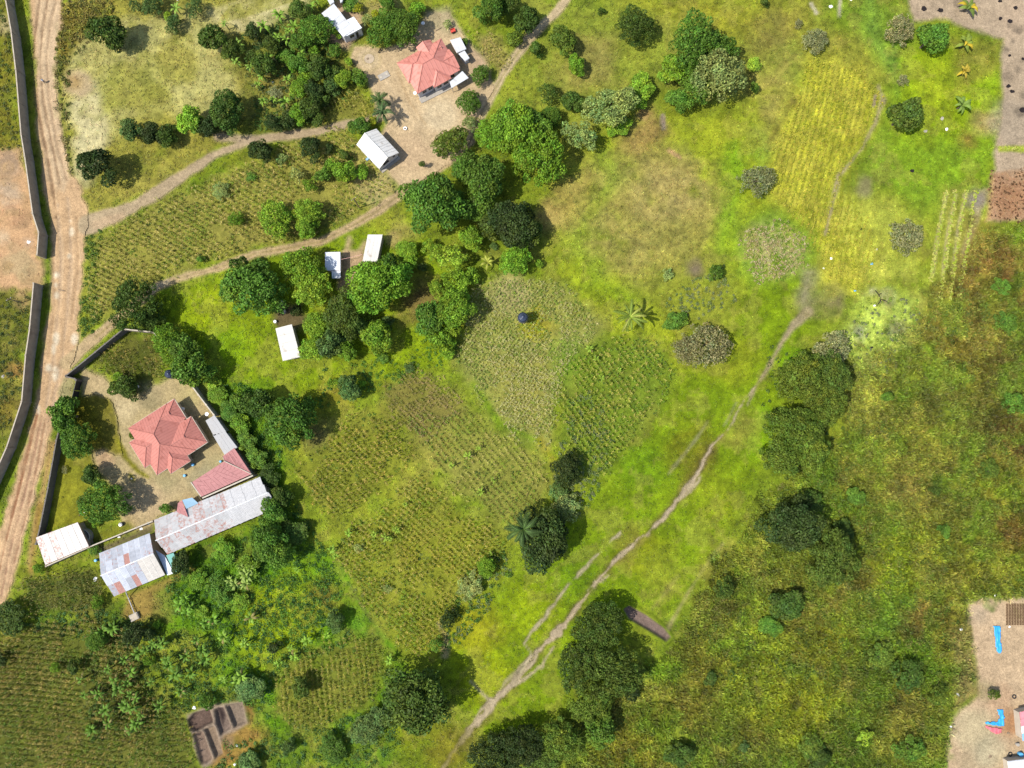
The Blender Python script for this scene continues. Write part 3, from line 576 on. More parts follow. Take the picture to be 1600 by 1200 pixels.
    patch([(552, 70), (600, 78), (640, 62), (668, 20), (700, 20), (735, 62), (765, 110), (772, 138), (752, 184), (735, 220), (716, 250), (690, 266), (650, 290), (622, 292), (600, 262), (594, 215), (604, 190), (590, 176), (578, 140), (566, 110), (548, 92)], s(212, 182, 144), .7, .6, 1, bare=1, mask=MYA)
    patch([(664, 20), (700, 10), (722, 50), (700, 56), (664, 40)], s(172, 158, 122), 1.2, 1, .7, .2, bare=.8); patch([(725, 60), (760, 90), (770, 130), (745, 130), (728, 100)], s(196, 164, 134), 1, .8, .7)
    blob(575, 92, 22, s(205, 178, 136), .4, .2, .8); blob(575, 92, 16, s(222, 194, 158), .5, .2, .7); blob(576, 91, 11, s(205, 180, 138), .5, .2, .8)
    blob(690, 180, 30, s(226, 202, 166), 2, 1.5, .7, .2); blob(640, 240, 30, s(206, 172, 138), 2, 1.5, .6, .2); stroke([(600, 120), (630, 170), (650, 200)], 4, s(228, 198, 160), .6, .4, .6); stroke([(620, 110), (640, 160), (665, 195)], 2, s(186, 152, 112), .4, .3, .6)
    patch([(548, 270), (600, 265), (620, 295), (590, 310), (555, 300)], s(190, 170, 112), 1.2, 1, .8, .4, bare=.5)
    patch([(522, 0), (560, 0), (570, 40), (545, 80), (520, 70), (500, 30)], s(200, 165, 138), 1, .8, .9, bare=1)
    patch([(130, 576), (165, 588), (180, 608), (215, 622), (262, 592), (300, 590), (345, 660), (400, 745), (330, 780), (250, 805), (236, 826), (190, 836), (185, 770), (140, 720), (138, 700), (160, 690), (150, 640), (128, 618)], s(194, 170, 126), .8, .6, 1, bare=1, mask=MYB)
    for bx, by, br, c in ((195, 640, 24, s(214, 190, 148)), (230, 620, 20, s(206, 182, 140)), (230, 780, 34, s(206, 176, 138)), (270, 760, 20, s(196, 172, 132)), (200, 820, 10, s(190, 160, 110)), (150, 600, 14, s(205, 176, 134)), (345, 735, 26, s(182, 166, 124)), (325, 670, 20, s(166, 150, 98)), (300, 620, 18, s(196, 178, 122)), (235, 630, 14, s(150, 135, 100)), (320, 750, 20, s(170, 162, 128)), (290, 790, 12, s(200, 165, 120)), (165, 715, 10, s(205, 160, 128)), (255, 745, 20, s(176, 160, 118))):
        blob(bx, by, br, c, 1.5, 1.5, .75, .3)
    MLAWN = M()
    patch([(118, 622), (150, 615), (172, 625), (185, 650), (190, 680), (194, 712), (180, 712), (160, 700), (145, 705), (125, 690)], s(122, 116, 40), .7, .5, .95, bare=0, tall=.4, mask=MLAWN)
    stroke([(186, 690), (198, 716), (215, 735), (232, 746)], [10, 12, 11, 8], s(126, 122, 40), .5, .4, .95, bare=0, tall=.4); stroke([(204, 742), (208, 748)], 8, s(126, 122, 40), .5, .3, .9, bare=0, tall=.4)
    patch([(92, 700), (140, 700), (148, 730), (136, 770), (140, 815), (100, 822), (78, 830), (80, 760)], s(134, 132, 46), .8, .6, .95, bare=0, tall=.4, mask=MLAWN); patch([(140, 830), (200, 815), (215, 828), (150, 848)], s(122, 124, 44), .8, .5, .95, bare=0, tall=.4)
    patch([(200, 836), (240, 820), (240, 832), (150, 870), (150, 856)], s(120, 104, 80), .6, .4, .9, bare=1)
    patch([(200, 930), (262, 905), (300, 885), (306, 892), (240, 925), (235, 960), (215, 975), (190, 965)], s(166, 136, 72), .8, .6, .95, .2, bare=.7)
    patch([(1512, 942), (1560, 937), (1700, 930), (1700, 1300), (1470, 1300), (1478, 1190), (1490, 1120), (1510, 1100), (1530, 1085), (1524, 1030)], s(208, 176, 142), .7, .7, 1, bare=1, mask=MYC)
    for bx, by, br, c in ((1520, 1140, 34, s(204, 184, 146)), (1560, 1090, 20, s(200, 160, 128)), (1580, 1130, 20, s(178, 122, 84)), (1520, 1190, 24, s(190, 165, 132)), (1546, 1175, 24, s(200, 184, 150)), (1530, 960, 14, s(190, 165, 138)), (1540, 1080, 12, s(160, 150, 110))):
        blob(bx, by, br, c, 1.5, 1.2, .8, .3)
    patch([(1485, 985), (1512, 975), (1525, 1050), (1530, 1085), (1490, 1110), (1495, 1050)], s(158, 136, 84), 1.2, 1.2, .8, .5, bare=.5)
    patch([(1420, -60), (1900, -60), (1900, 360), (1610, 345), (1545, 345), (1552, 280), (1553, 215), (1566, 190), (1566, 62), (1530, 50), (1480, 32), (1428, 32), (1418, 10)], s(190, 164, 138), .7, .7, 1, bare=1, mask=MYD)
    patch([(1548, 268), (1700, 262), (1700, 346), (1540, 346)], s(190, 146, 112), .8, .8, .95, .5); blob(1578, 310, 30, s(166, 116, 84), 1.5, 1.5, .6, .7)
    patch([(1556, 228), (1640, 225), (1640, 240), (1560, 238)], s(160, 170, 60), .4, .3, .9, .2, bare=.2); blob(1590, 30, 30, s(205, 175, 148), 2, 1.5, .7); blob(1580, 190, 40, s(172, 152, 132), 2, 1.5, .6)
    for bx, by, br in ((1575, 40, 5), (1582, 65, 4), (1592, 48, 6), (1572, 76, 5), (1590, 108, 5), (1573, 120, 6), (1597, 94, 4), (1520, 8, 8), (1498, 5, 8), (1585, 48, 4), (1595, 175, 9), (1598, 150, 8)):
        blob(bx, by, br, s(112, 96, 84), .6, .8, .7, .5)
    # brick-making basins and trench: dug into the soil
    BASINS = [[(295, 1125), (304, 1114), (327, 1108), (333, 1127), (306, 1142), (297, 1137)], [(303, 1146), (317, 1142), (332, 1184), (324, 1191), (315, 1193)], [(320, 1138), (335, 1135), (348, 1177), (338, 1183)], [(337, 1108), (350, 1105), (361, 1136), (347, 1147), (341, 1132)], [(354, 1102), (378, 1098), (384, 1129), (368, 1135)]]
    patch([(290, 1115), (330, 1100), (380, 1095), (390, 1130), (365, 1150), (355, 1190), (318, 1200), (305, 1170)], s(164, 140, 122), .6, .4, 1, bare=1)
    patch([(352, 1150), (388, 1130), (398, 1165), (360, 1200), (330, 1215), (330, 1195)], s(168, 128, 66), .8, .6, .9, .3, bare=.6)
    patch([(385, 1100), (400, 1115), (392, 1135)], s(176, 116, 72), .8, .6, .8, .3, bare=.7)
    TRENCH = [(975, 952), (983, 947), (1010, 962), (1037, 982), (1047, 995), (1041, 1001), (1012, 983), (983, 966)]
    MBAS = M()
    def dig(p, depth, rim, col):
        P = wpoly(p); sl = window(P.min(0), P.max(0), 2.5)
        d = sdf_poly(P, X[sl], Y[sl])
        HGT[sl] += rim*np.exp(-((d-.45)/.4)**2)-depth*sstep(.25, -.35, d)
        k = sstep(.35, -.2, d)[..., None]; COL[sl] = COL[sl]*(1-k)+col*k
        BARE[sl] = np.maximum(BARE[sl], (d < .9)*1.0); MBAS[sl] |= d < 1.2
    for p, c in zip(BASINS, (s(112, 88, 80), s(146, 120, 106), s(158, 132, 112), s(136, 114, 104), s(150, 128, 112))): dig(p, .55, .25, c)
    dig(TRENCH, .7, .25, s(140, 116, 108))
    stroke([(342, 1108), (346, 1120), (347, 1135)], [7, 6, 3], s(48, 38, 38), .5, .4, .9)
    sc_ = sstep(1.3, 2.0, TALL)
    mott = (fbm(X, Y, 3.2, 71, 3)-.5)*1.5+nD*.4
    COL[:] = COL*(1+(mott*.75*sc_)[..., None])
    k = (sstep(.06, .2, fbm(X, Y, 6.0, 72, 3)-.5)*sc_)[..., None]*.55; COL[:] = COL*(1-k)+s(156, 150, 66)*k
    k = (sstep(.07, .2, fbm(X, Y, 5.0, 73, 3)-.5)*sc_)[..., None]*.5; COL[:] = COL*(1-k)+s(104, 138, 40)*k
    HGT[:] = HGT+sc_*(.9*(fbm(X, Y, 2.6, 74, 3)-.45))*(1-BARE)
    crisp = sstep(.5, .54, fbm(X, Y, 2.2, 75, 4))-sstep(.46, .42, fbm(X, Y, 3.4, 76, 4))
    COL[:] = COL*(1+(.13*crisp*(1-BARE))[..., None]*np.array([1.15, 1.0, .8]))
    trod = sstep(.565, .6, fbm(X, Y, 4.2, 78, 4))*(1-BARE)*(1-sc_); COL[:] = COL*(1-.22*trod[..., None])+s(180, 160, 84)*.22*trod[..., None]
    COL[:] = COL*(1+(.5*nD+.5*nB)[..., None]*(1-.6*BARE[..., None]))
    far = sstep(1, 14, np.maximum(np.maximum(GX0-X, X-GX1), np.maximum(GY0-Y, Y-GY1)))       # open grassland beyond the built area
    COL[:] = COL*(1-far[..., None])+s(122, 132, 46)*.85*far[..., None]; HGT[:] = HGT*(1-far)
    return {k: v for k, v in locals().items() if isinstance(v, np.ndarray) and v.dtype == bool}

set_grid(np.concatenate([GX0-ext[::-1], gx, GX1+ext]), np.concatenate([GY0-ext[::-1], gy, GY1+ext]))
MAIN = paint_all()
def bil(A, x, y):
    fx = np.clip((np.asarray(x, float)-GX0)/ST, 0, len(gx)-1.001); fy = np.clip((np.asarray(y, float)-GY0)/ST, 0, len(gy)-1.001)
    E = len(ext); ix = fx.astype(int); iy = fy.astype(int); tx = fx-ix; ty = fy-iy; ix = ix+E; iy = iy+E
    if A.ndim == 3: tx = tx[..., None]; ty = ty[..., None]
    return (A[iy, ix]*(1-tx)+A[iy, ix+1]*tx)*(1-ty)+(A[iy+1, ix]*(1-tx)+A[iy+1, ix+1]*tx)*ty
def gz(p): return float(bil(HGT, np.array([p[0]]), np.array([p[1]]))[0])
def on(px, py, dz=0.0):
    p = at(px, py); p.z = gz(p)+dz; return p

ny_, nx_ = SH
_any = np.zeros(SH, bool)
for _m in MAIN.values(): _any |= _m
_in = _any.copy(); _in[1:-1, 1:-1] &= _any[:-2, 1:-1] & _any[2:, 1:-1] & _any[1:-1, :-2] & _any[1:-1, 2:]
V = np.stack([X, Y, HGT-.12*_in], -1).reshape(-1, 3)          # the ground dips a little under the laid sheets
ii = np.arange(ny_*nx_).reshape(SH)
Fq = np.stack([ii[:-1, :-1], ii[:-1, 1:], ii[1:, 1:], ii[1:, :-1]], -1)
g = link('ground', np_mesh('ground', V, Fq.reshape(-1, 4), COL.reshape(-1, 3), 4, [GROUND]))
tag(g, 'grassy ground with meadow, bare patches and field soil', 'ground', kind='structure')
KEEPGRID = (ax, ay, X, Y, SH, COL, BARE, HGT, TALL)
FINE = .21
def sheets(x0, y0, x1, y1, specs):
    """bare surfaces as sheets of their own, on a finer grid than the ground under them"""
    P = np.array([at(x0, y0)[:2], at(x1, y0)[:2], at(x0, y1)[:2], at(x1, y1)[:2]]); lo, hi = P.min(0), P.max(0)
    set_grid(np.arange(lo[0], hi[0], FINE), np.arange(lo[1], hi[1], FINE)); MK = paint_all()
    ii_ = np.arange(SH[0]*SH[1]).reshape(SH)
    Fa = np.stack([ii_[:-1, :-1], ii_[:-1, 1:], ii_[1:, 1:], ii_[1:, :-1]], -1); Va = np.stack([X, Y, HGT], -1).reshape(-1, 3)
    for name, expr, lift, label, cat in specs:
        mk = expr(MK); m = mk[:-1, :-1] & mk[1:, 1:] & mk[:-1, 1:] & mk[1:, :-1]
        F = Fa[m]; u, inv = np.unique(F, return_inverse=True)
        v = Va[u].copy(); v[:, 2] += lift
        o = link(name, np_mesh(name, v, inv.reshape(-1, 4), COL.reshape(-1, 3)[u], 4, [GROUND])); tag(o, label, cat, kind='structure')
sheets(-60, -40, 140, 1000, [('dirt_road', lambda k: k['MROAD'], .05, 'wide rutted orange dirt road along the left side', 'road'),
    ('bare_ground', lambda k: k['MY0'] & ~k['MROAD'], .045, 'orange bare ground behind the roadside wall', 'bare ground')])
sheets(100, 160, 780, 620, [('dirt_track', lambda k: k['MT1'] & ~k['MROAD'] & ~k['MYA'], .055, 'grey-brown dirt track from the road towards the palm', 'track'),
    ('dirt_track', lambda k: k['MT2'] & ~k['MROAD'] & ~k['MYA'] & ~k['MT1'], .055, 'two-rut dirt track curving below the maize to the yard', 'track')])
sheets(480, -60, 940, 330, [('dirt_track', lambda k: k['MT3'] & ~k['MYA'] & ~k['MT2'], .055, 'sandy track leading up to the top edge', 'track'),
    ('yard', lambda k: k['MYA'], .05, 'bare sandy yard round the bright red roofed house', 'yard')])
sheets(50, 560, 420, 900, [('yard', lambda k: k['MYB'] & ~k['MLAWN'], .05, 'bare tan yard of the walled compound', 'yard'),
    ('lawn', lambda k: k['MLAWN'] & ~k['MROAD'], .05, 'short olive lawn inside the walled compound', 'lawn')])
sheets(1440, 900, 1680, 1280, [('yard', lambda k: k['MYC'], .05, 'bare sandy yard with tarpaulins in the lower right corner', 'yard')])
sheets(1400, -60, 1680, 380, [('bare_ground', lambda k: k['MYD'], .05, 'bare grey-brown ground with ash spots in the upper right corner', 'bare ground')])
sheets(650, 470, 1300, 1260, [('footpath', lambda k: k['MS'], .05, 'winding sandy streambed path through the green valley', 'path')])
sheets(270, 1080, 420, 1215, [('dug_basin_ground', lambda k: k['MBAS'] , .05, 'rimmed basins dug in grey-brown soil at the bottom edge', 'dug soil')])
sheets(950, 930, 1070, 1030, [('dug_basin_ground', lambda k: k['MBAS'], .05, 'long dug trench of dark soil beside the dark tree belt', 'dug soil')])
ax, ay, X, Y, SH, COL, BARE, HGT, TALL = KEEPGRID
# ------------------------------------------------------------------ buildings
def wall_window(parent, a, b, z0, z1, nrm, fr=0.07):
    """window on a wall: a,b ends along the wall (xy), frame and pane as children"""
    a, b, n = Vector((a[0], a[1], 0)), Vector((b[0], b[1], 0)), Vector((nrm[0], nrm[1], 0)).normalized()
    d = (b-a).normalized(); ang = math.atan2(d.y, d.x); c = (a+b)/2; w = (b-a).length
    f = MB()
    for zz in (z0, z1-fr): f.box((c.x+n.x*.03, c.y+n.y*.03, zz), w, .08, fr, ang)
    for t in (-w/2+fr/2, 0, w/2-fr/2):
        p = c+d*t+n*.035; f.box((p.x, p.y, z0+fr), fr, .08, z1-z0-2*fr, ang)
    fo = f.build('window', MAT['frame'], parent)
    MB().box((c.x+n.x*.012, c.y+n.y*.012, z0+.02), w-.04, .03, z1-z0-.04, ang).build('pane', MAT['glass'], fo)
    return fo
def wall_door(parent, a, b, z0, z1, nrm, mat='frame'):
    a, b, n = Vector((a[0], a[1], 0)), Vector((b[0], b[1], 0)), Vector((nrm[0], nrm[1], 0)).normalized()
    d = b-a; c = (a+b)/2+n*.03
    o = MB().box((c.x, c.y, z0), d.length, .08, z1-z0, math.atan2(d.y, d.x)).build('door', MAT[mat], parent)
    h = c+d.normalized()*d.length*.35+n*.06
    MB().box((h.x, h.y, z0+(z1-z0)*.5), .06, .06, .14).build('handle', MAT['plastic'], o)

class Frame:
    """plan of a house: origin and axes taken from three points of its eaves"""
    def __init__(self, o, p, z):
        self.o = at(*o, z); q = at(*p, z); e = (q-self.o); self.ex = e.normalized(); self.ey = Vector((-self.ex.y, self.ex.x, 0)); self.z = z
        self.s = (CAM_H-z)/FPX
    def w(self, a, b, z=None):
        p = self.o+self.ex*(a*self.s)+self.ey*(b*self.s); p.z = self.z if z is None else z; return p

def hip(roof, fr, a0, a1, b0, b1, axis, e0, e1, slope, mat, capmat, lift=0.0, gablet=False):
    """one wing of a roof: ridge along axis 'a' or 'b', e0/e1 = 'hip' or 'gable'"""
    sc = fr.s; zl = fr.z+lift
    if axis == 'b': P = lambda u, v, z: fr.w(v, u, z); u0, u1, v0, v1 = b0, b1, a0, a1
    else: P = lambda u, v, z: fr.w(u, v, z); u0, u1, v0, v1 = a0, a1, b0, b1
    half = (v1-v0)/2; zr = zl+half*sc*slope; vm = (v0+v1)/2
    r0 = u0+(half*.98 if e0 == 'hip' else 0); r1 = u1-(half*.98 if e1 == 'hip' else 0)
    if r1 < r0: r0 = r1 = (r0+r1)/2
    vs = [P(u0, v0, zl), P(u1, v0, zl), P(u1, v1, zl), P(u0, v1, zl), P(r0, vm, zr), P(r1, vm, zr)]
    dz = .16
    vs += [Vector((p.x, p.y, p.z-dz)) for p in vs[:4]]
    fl = (lambda f: f) if axis == 'a' else (lambda f: tuple(reversed(f)))
    fs = [fl(f) for f in ((0, 1, 5, 4), (2, 3, 4, 5), (1, 2, 5), (3, 0, 4), (0, 6, 7, 1), (1, 7, 8, 2), (2, 8, 9, 3), (3, 9, 6, 0), (6, 9, 8, 7))]
    w = MB().add(vs, fs).build('roof_wing', mat, roof)
    cap = MB()
    up = Vector((0, 0, .05))
    segs = [(vs[4], vs[5])]
    if e0 == 'hip': segs += [(vs[0], vs[4]), (vs[3], vs[4])]
    if e1 == 'hip': segs += [(vs[1], vs[5]), (vs[2], vs[5])]
    for p, q in segs:
        if (q-p).length > .3: cap.tube([p+up*.3, q+up*.3], .085, 6)
    cap.build('ridge_cap', capmat, roof)
    return w

def fascia(roof, pts, mat, w=.12, h=.2):
    mb = MB(); n = len(pts)
    for i in range(n):
        a, b = pts[i], pts[(i+1) % n]; d = b-a
        if d.length < .05: continue
        c = (a+b)/2; mb.box((c.x, c.y, a.z-.17), d.length, w, h, math.atan2(d.y, d.x))
    mb.build('fascia', mat, roof)

# --- compound house with the complicated red hip roof
F2 = Frame((245.4, 742.4), (322.8, 692.3), 3.0)
h2 = thing('house', 'red hip-roofed bungalow with pale roof edge inside the walled compound', 'house', F2.w(45, 42, 0))
wl = MB()
OUT2 = [(0, 0), (19, 0), (19, -10), (55, -10), (55, 0), (92, 0), (92, 49), (84, 49), (84, 87), (8, 87), (8, 67), (-10, 67), (-10, 20), (0, 20)]
IN2 = [(4, 4), (23, 4), (23, -6), (51, -6), (51, 4), (88, 4), (88, 45), (80, 45), (80, 83), (12, 83), (12, 63), (-6, 63), (-6, 24), (4, 24)]
wl.prism([F2.w(a, b)[:2] for a, b in IN2], -.4, 2.86); wl.build('wall', MAT['wall_tan'], h2)
for a0, a1 in ((28, 36), (40, 48)): wall_window(h2, F2.w(a0, -6), F2.w(a1, -6), 1.0, 2.2, -F2.ey)
for b0, b1 in ((30, 38), (50, 58)): wall_window(h2, F2.w(-6, b0), F2.w(-6, b1), 1.0, 2.2, -F2.ex)
for a0, a1 in ((62, 70), (76, 84)): wall_window(h2, F2.w(a0, 4), F2.w(a1, 4), 1.0, 2.2, -F2.ey)
wall_door(h2, F2.w(8, 4), F2.w(15, 4), 0.1, 2.1, -F2.ey)
rf = MB().prism([F2.w(a, b)[:2] for a, b in IN2], 2.88, 2.96).build('roof', MAT['red_roof2'], h2)
SL = .46
hip(rf, F2, 0, 70, 0, 87, 'b', 'hip', 'hip', SL, MAT['red_roof2'], MAT['ridge_red'], 0.03)
hip(rf, F2, 8, 84, 51, 87, 'a', 'hip', 'hip', SL, MAT['red_roof2'], MAT['ridge_red'], 0.0)
hip(rf, F2, 20, 92, 0.8, 49, 'a', 'hip', 'hip', SL, MAT['red_roof2'], MAT['ridge_red'], 0.015)
hip(rf, F2, -10, 50, 20, 67, 'a', 'hip', 'hip', SL, MAT['red_roof2'], MAT['ridge_red'], 0.045)
hip(rf, F2, 19, 55, -10, 36, 'b', 'hip', 'hip', SL, MAT['red_roof2'], MAT['ridge_red'], 0.06)
fascia(rf, [F2.w(a, b) for a, b in OUT2], MAT['cap_pale'])
for a, b in ((67, 69), (69, 25)):                       # small vent gables on the hips
    p = F2.w(a, b); zr = 3.0+(18 if b > 50 else 24)*F2.s*SL
    g_ = MB(); ax_, ay_ = F2.ex, F2.ey
    A = Vector((p.x, p.y, zr+.12)); Bp = A-ax_*.1+ay_*.75-Vector((0, 0, .42)); Cp = A-ax_*.1-ay_*.75-Vector((0, 0, .42)); D = A-ax_*1.3
    A2 = A+ax_*.25
    g_.add([A2, Bp+ax_*.3, Cp+ax_*.3, D], [(0, 1, 2), (0, 3, 1), (0, 2, 3), (1, 3, 2)]); g_.build('vent_gable', MAT['red_roof2'], rf)

# --- bright red house in the upper yard
F1 = Frame((651.9, 146.7), (722.0, 107.6), 3.1)
h1 = thing('house', 'bright salmon-red roofed house with pale front wall in the sandy yard', 'house', F1.w(40, 32, 0))
IN1 = [(3, 2.5), (31, 2.5), (31, -2), (59, -2), (59, 2.5), (77, 2.5), (77, 34), (68, 34), (68, 52), (60, 52), (60, 64), (41, 64), (41, 58), (3, 58)]
MB().prism([F1.w(a, b)[:2] for a, b in IN1], -.4, 2.95).build('wall', MAT['wall_white'], h1)
MB().prism([F1.w(a, b)[:2] for a, b in ((1, -7), (58, -10), (58, 2.3), (1, 2.3))], -.35, .22).build('veranda_floor', MAT['concrete'], h1)
for a0, a1, b in ((10, 17, 2.5), (21, 28, 2.5), (35, 43, -2), (47, 55, -2), (63, 70, 2.5)): wall_window(h1, F1.w(a0, b), F1.w(a1, b), 1.2, 2.5, -F1.ey)
for b0, b1 in ((12, 20), (36, 44)): wall_window(h1, F1.w(3, b0), F1.w(3, b1), 1.2, 2.5, -F1.ex)
wall_door(h1, F1.w(30.6, -1.5), F1.w(30.6, 2.2), .25, 2.3, -F1.ex)
rf = MB().prism([F1.w(a, b)[:2] for a, b in IN1], 2.96, 3.05).build('roof', MAT['red_roof'], h1)
SL = .5
hip(rf, F1, 0, 80, 0, 62, 'a', 'hip', 'hip', SL, MAT['red_roof'], MAT['ridge_red'], 0.0)
hip(rf, F1, 29, 61, -5, 40, 'b', 'hip', 'hip', SL, MAT['red_roof'], MAT['ridge_red'], 0.02)
hip(rf, F1, 37, 64, 20, 69, 'b', 'hip', 'gable', SL, MAT['red_roof'], MAT['ridge_red'], 0.04)
hip(rf, F1, -3, 44, 22, 62, 'a', 'hip', 'hip', SL, MAT['red_roof'], MAT['ridge_red'], 0.06)
hip(rf, F1, 40, 82, 4, 40, 'a', 'hip', 'gable', SL, MAT['red_roof'], MAT['ridge_red'], 0.03)
hip(rf, F1, 40, 72, 34, 58, 'a', 'hip', 'gable', SL, MAT['red_roof'], MAT['ridge_red'], 0.05)
pc = thing('carport', 'flat white carport roof at the right corner of the salmon-red house', 'carport', on(716, 124))
cp = [at(702.5, 128, 2.4), at(722.5, 111, 2.4), at(732.2, 121.8, 2.4), at(705.5, 137.6, 2.4)]
MB().prism([p[:2] for p in cp], 2.3, 2.42).build('roof', MAT['white_roof'], pc)
cc = (cp[0]+cp[1]+cp[2]+cp[3])/4
for p in cp:
    q = p+(cc-p)*.12; MB().tube([(q.x, q.y, -.2), (q.x, q.y, 2.3)], .07).build('post', MAT['concrete'], pc)
# --- white gable house
hw = thing('house', 'small white gable-roofed house with grey end wall beside the dirt track', 'house', on(590, 236))
E = [at(556.9, 226, 2.8), at(592.9, 263.9, 2.8), at(623.6, 239.1, 2.8), at(588, 200.9, 2.8)]
RZ = 4.7; R0, R1 = (E[0]+E[3])/2, (E[1]+E[2])/2; R0.z = R1.z = RZ
c = (E[0]+E[1]+E[2]+E[3])/4
ins = [p+(c-p)*.07+((E[1]-E[0]).normalized()*(-.35 if i in (1, 2) else .35)) for i, p in enumerate(E)]
r0i, r1i = (ins[0]+ins[3])/2, (ins[1]+ins[2])/2
zt = 2.82
MB().add([(p.x, p.y, -.3) for p in ins]+[(p.x, p.y, zt) for p in ins]+[(r0i.x, r0i.y, RZ-.22), (r1i.x, r1i.y, RZ-.22)],
         [(0, 1, 5, 4), (1, 2, 6, 9, 5), (2, 3, 7, 6), (3, 0, 4, 8, 7), (3, 2, 1, 0)]).build('wall', MAT['wall_white'], hw)
nrm = (E[1]-E[0]).normalized(); d = ins[2]-ins[1]
wall_window(hw, ins[1]+d*.22, ins[1]+d*.52, 1.3, 2.4, nrm); wall_window(hw, ins[1]+d*.76, ins[1]+d*.86, 1.5, 2.2, nrm)
MB().prism([p[:2] for p in (ins[1]+nrm*.05, ins[2]+nrm*.05, ins[2]+nrm*.7, ins[1]+nrm*.7)], -.3, .18).build('doorstep', MAT['concrete'], hw)
rf = MB().add([R0+Vector((0, 0, .02)), R1+Vector((0, 0, .02))]+[R0+Vector((0, 0, .1)), R1+Vector((0, 0, .1))], []).tube([R0+Vector((0, 0, .04)), R1+Vector((0, 0, .04))], .09).build('roof', MAT['cream_roof'], hw)
def slab(parent, name, q, mat, th=.08):
    """sloping roof slab over four 3-D corners"""
    q = [Vector(p) for p in q]
    n = (q[1]-q[0]).cross(q[3]-q[0])
    if n.z < 0: q = [q[0], q[3], q[2], q[1]]
    lo = [p-Vector((0, 0, th)) for p in q]
    return MB().add(q+lo, [(0, 1, 2, 3), (7, 6, 5, 4), (0, 4, 5, 1), (1, 5, 6, 2), (2, 6, 7, 3), (3, 7, 4, 0)]).build(name, mat, parent)
NS = 5                                                    # each roof side is a row of wide sheets
for (ea, eb) in ((E[0], E[1]), (E[3], E[2])):
    for i in range(NS):
        t0, t1 = i/NS, (i+1)/NS-.004
        dz = Vector((0, 0, .012*(i % 2)))
        slab(rf, 'roof_sheet', [ea.lerp(eb, t0)+dz, ea.lerp(eb, t1)+dz, R0.lerp(R1, t1)+dz, R0.lerp(R1, t0)+dz], MAT['cream_roof'])
MB().box(tuple(at(575, 249, 1.2)), .9, .5, .5, .8).build('water_box', MAT['blue_roof'], hw)

# --- mono-pitch buildings
def mono(name, label, cat, corners, z, mat, wallmat, rows=4, thick=.08, inset=.25, group=None, pitch=(0, 0, 0, 0), axis=0, tint=None):
    """corners: four roof corners in photograph pixels; roof is a row of sheets on low walls"""
    Q = [at(px, py, z+dz) for (px, py), dz in zip(corners, pitch)]
    cen = sum(Q, Vector())/4
    t = thing(name, label, cat, (cen.x, cen.y, gz(cen)), group)
    I = [p+(cen-p).normalized()*inset*1.4 for p in Q]
    MB().prism([p[:2] for p in I], -.35, [p.z-thick-.03 for p in I]).build('wall', wallmat, t)
    rf = MB()
    for k in range(4):
        a, b = Q[k], Q[(k+1) % 4]; rf.tube([a-Vector((0, 0, .12)), b-Vector((0, 0, .12))], .05, 4)
    rf = rf.build('roof', mat, t)
    if axis: Q = Q[1:]+Q[:1]
    for i in range(rows):
        t0, t1 = i/rows, (i+1)/rows-.006
        dz = Vector((0, 0, .014*(i % 2)))
        o = slab(rf, 'roof_sheet', [Q[0].lerp(Q[1], t0)+dz, Q[0].lerp(Q[1], t1)+dz, Q[3].lerp(Q[2], t1)+dz, Q[3].lerp(Q[2], t0)+dz], mat, thick)
        if tint: o.color = tint(i)
    return t, Q, I
t, Q, I = mono('house', 'white flat-roofed house with an L plan at the top edge', 'house', [(502.5, 20.6), (521.6, 5.6), (553, 46.5), (537, 57)], 3.2, MAT['white_roof'], MAT['wall_white'], 5, axis=1)
Q2 = [at(540, 32, 3.15), at(552.8, 25.9, 3.1), at(565.5, 43.5, 3.0), at(541.5, 56.4, 3.05)]
slab(t, 'porch_roof', Q2, MAT['white_roof'])
c2 = sum(Q2, Vector())/4; J = [p+(c2-p).normalized()*.3 for p in Q2]
MB().prism([p[:2] for p in J], -.35, 2.9).build('front_wall', MAT['wall_white'], t)
n2 = (J[2]-J[1]).normalized(); d2 = J[2]-J[3]
wall_window(t, J[3]+d2*.12, J[3]+d2*.42, 1.3, 2.3, n2); wall_door(t, J[3]+d2*.55, J[3]+d2*.72, .05, 2.2, n2, 'dark')
mono('shed', 'tiny white roof corner at the top edge above the L-shaped house', 'shed', [(508, -8), (517, -12), (522, 3), (516, 7)], 2.4, MAT['white_roof'], MAT['wall_tan'], 2)
mono('shed', 'white roof sliver at the top edge right of the L-shaped house', 'shed', [(529, -12), (537, -14), (535, 2), (532, 4)], 2.4, MAT['white_roof'], MAT['wall_tan'], 2)
mono('shed', 'larger white-roofed shed behind the salmon-red house', 'shed', [(703.5, 62.5), (719.5, 58), (728.5, 76), (714, 82)], 2.3, MAT['white_roof'], MAT['wall_tan'], 3)
mono('shed', 'smaller white-roofed shed attached below its larger twin', 'shed', [(716.5, 83.5), (726, 79), (733.5, 90.5), (727, 95)], 2.2, MAT['white_roof'], MAT['wall_white'], 2)
mono('shed', 'cream-roofed shed between the track and the big round tree', 'shed', [(574.9, 366.5), (597.8, 366.5), (589.6, 408), (566.6, 408)], 2.8, MAT['cream_roof'], MAT['wall_tan'], 4)
t, Q, I = mono('shed', 'grey metal-roofed shed half under the bright spreading tree', 'shed', [(508, 394), (531.8, 393.6), (532, 422), (508, 423)], 2.6, SHEET, MAT['wall_tan'], 3, tint=lambda i: (.52, .55, .6, .12))
slab(t, 'porch_roof', [at(518, 423.5, 2.4), at(532, 422.5, 2.4), at(532.2, 434.5, 2.2), at(519, 435, 2.2)], MAT['white_roof'])
for q in ((531, 433.5), (520, 434)):
    p = at(*q, 2.1); MB().tube([(p.x, p.y, -.2), (p.x, p.y, 2.12)], .05).build('post', MAT['wood'], t)
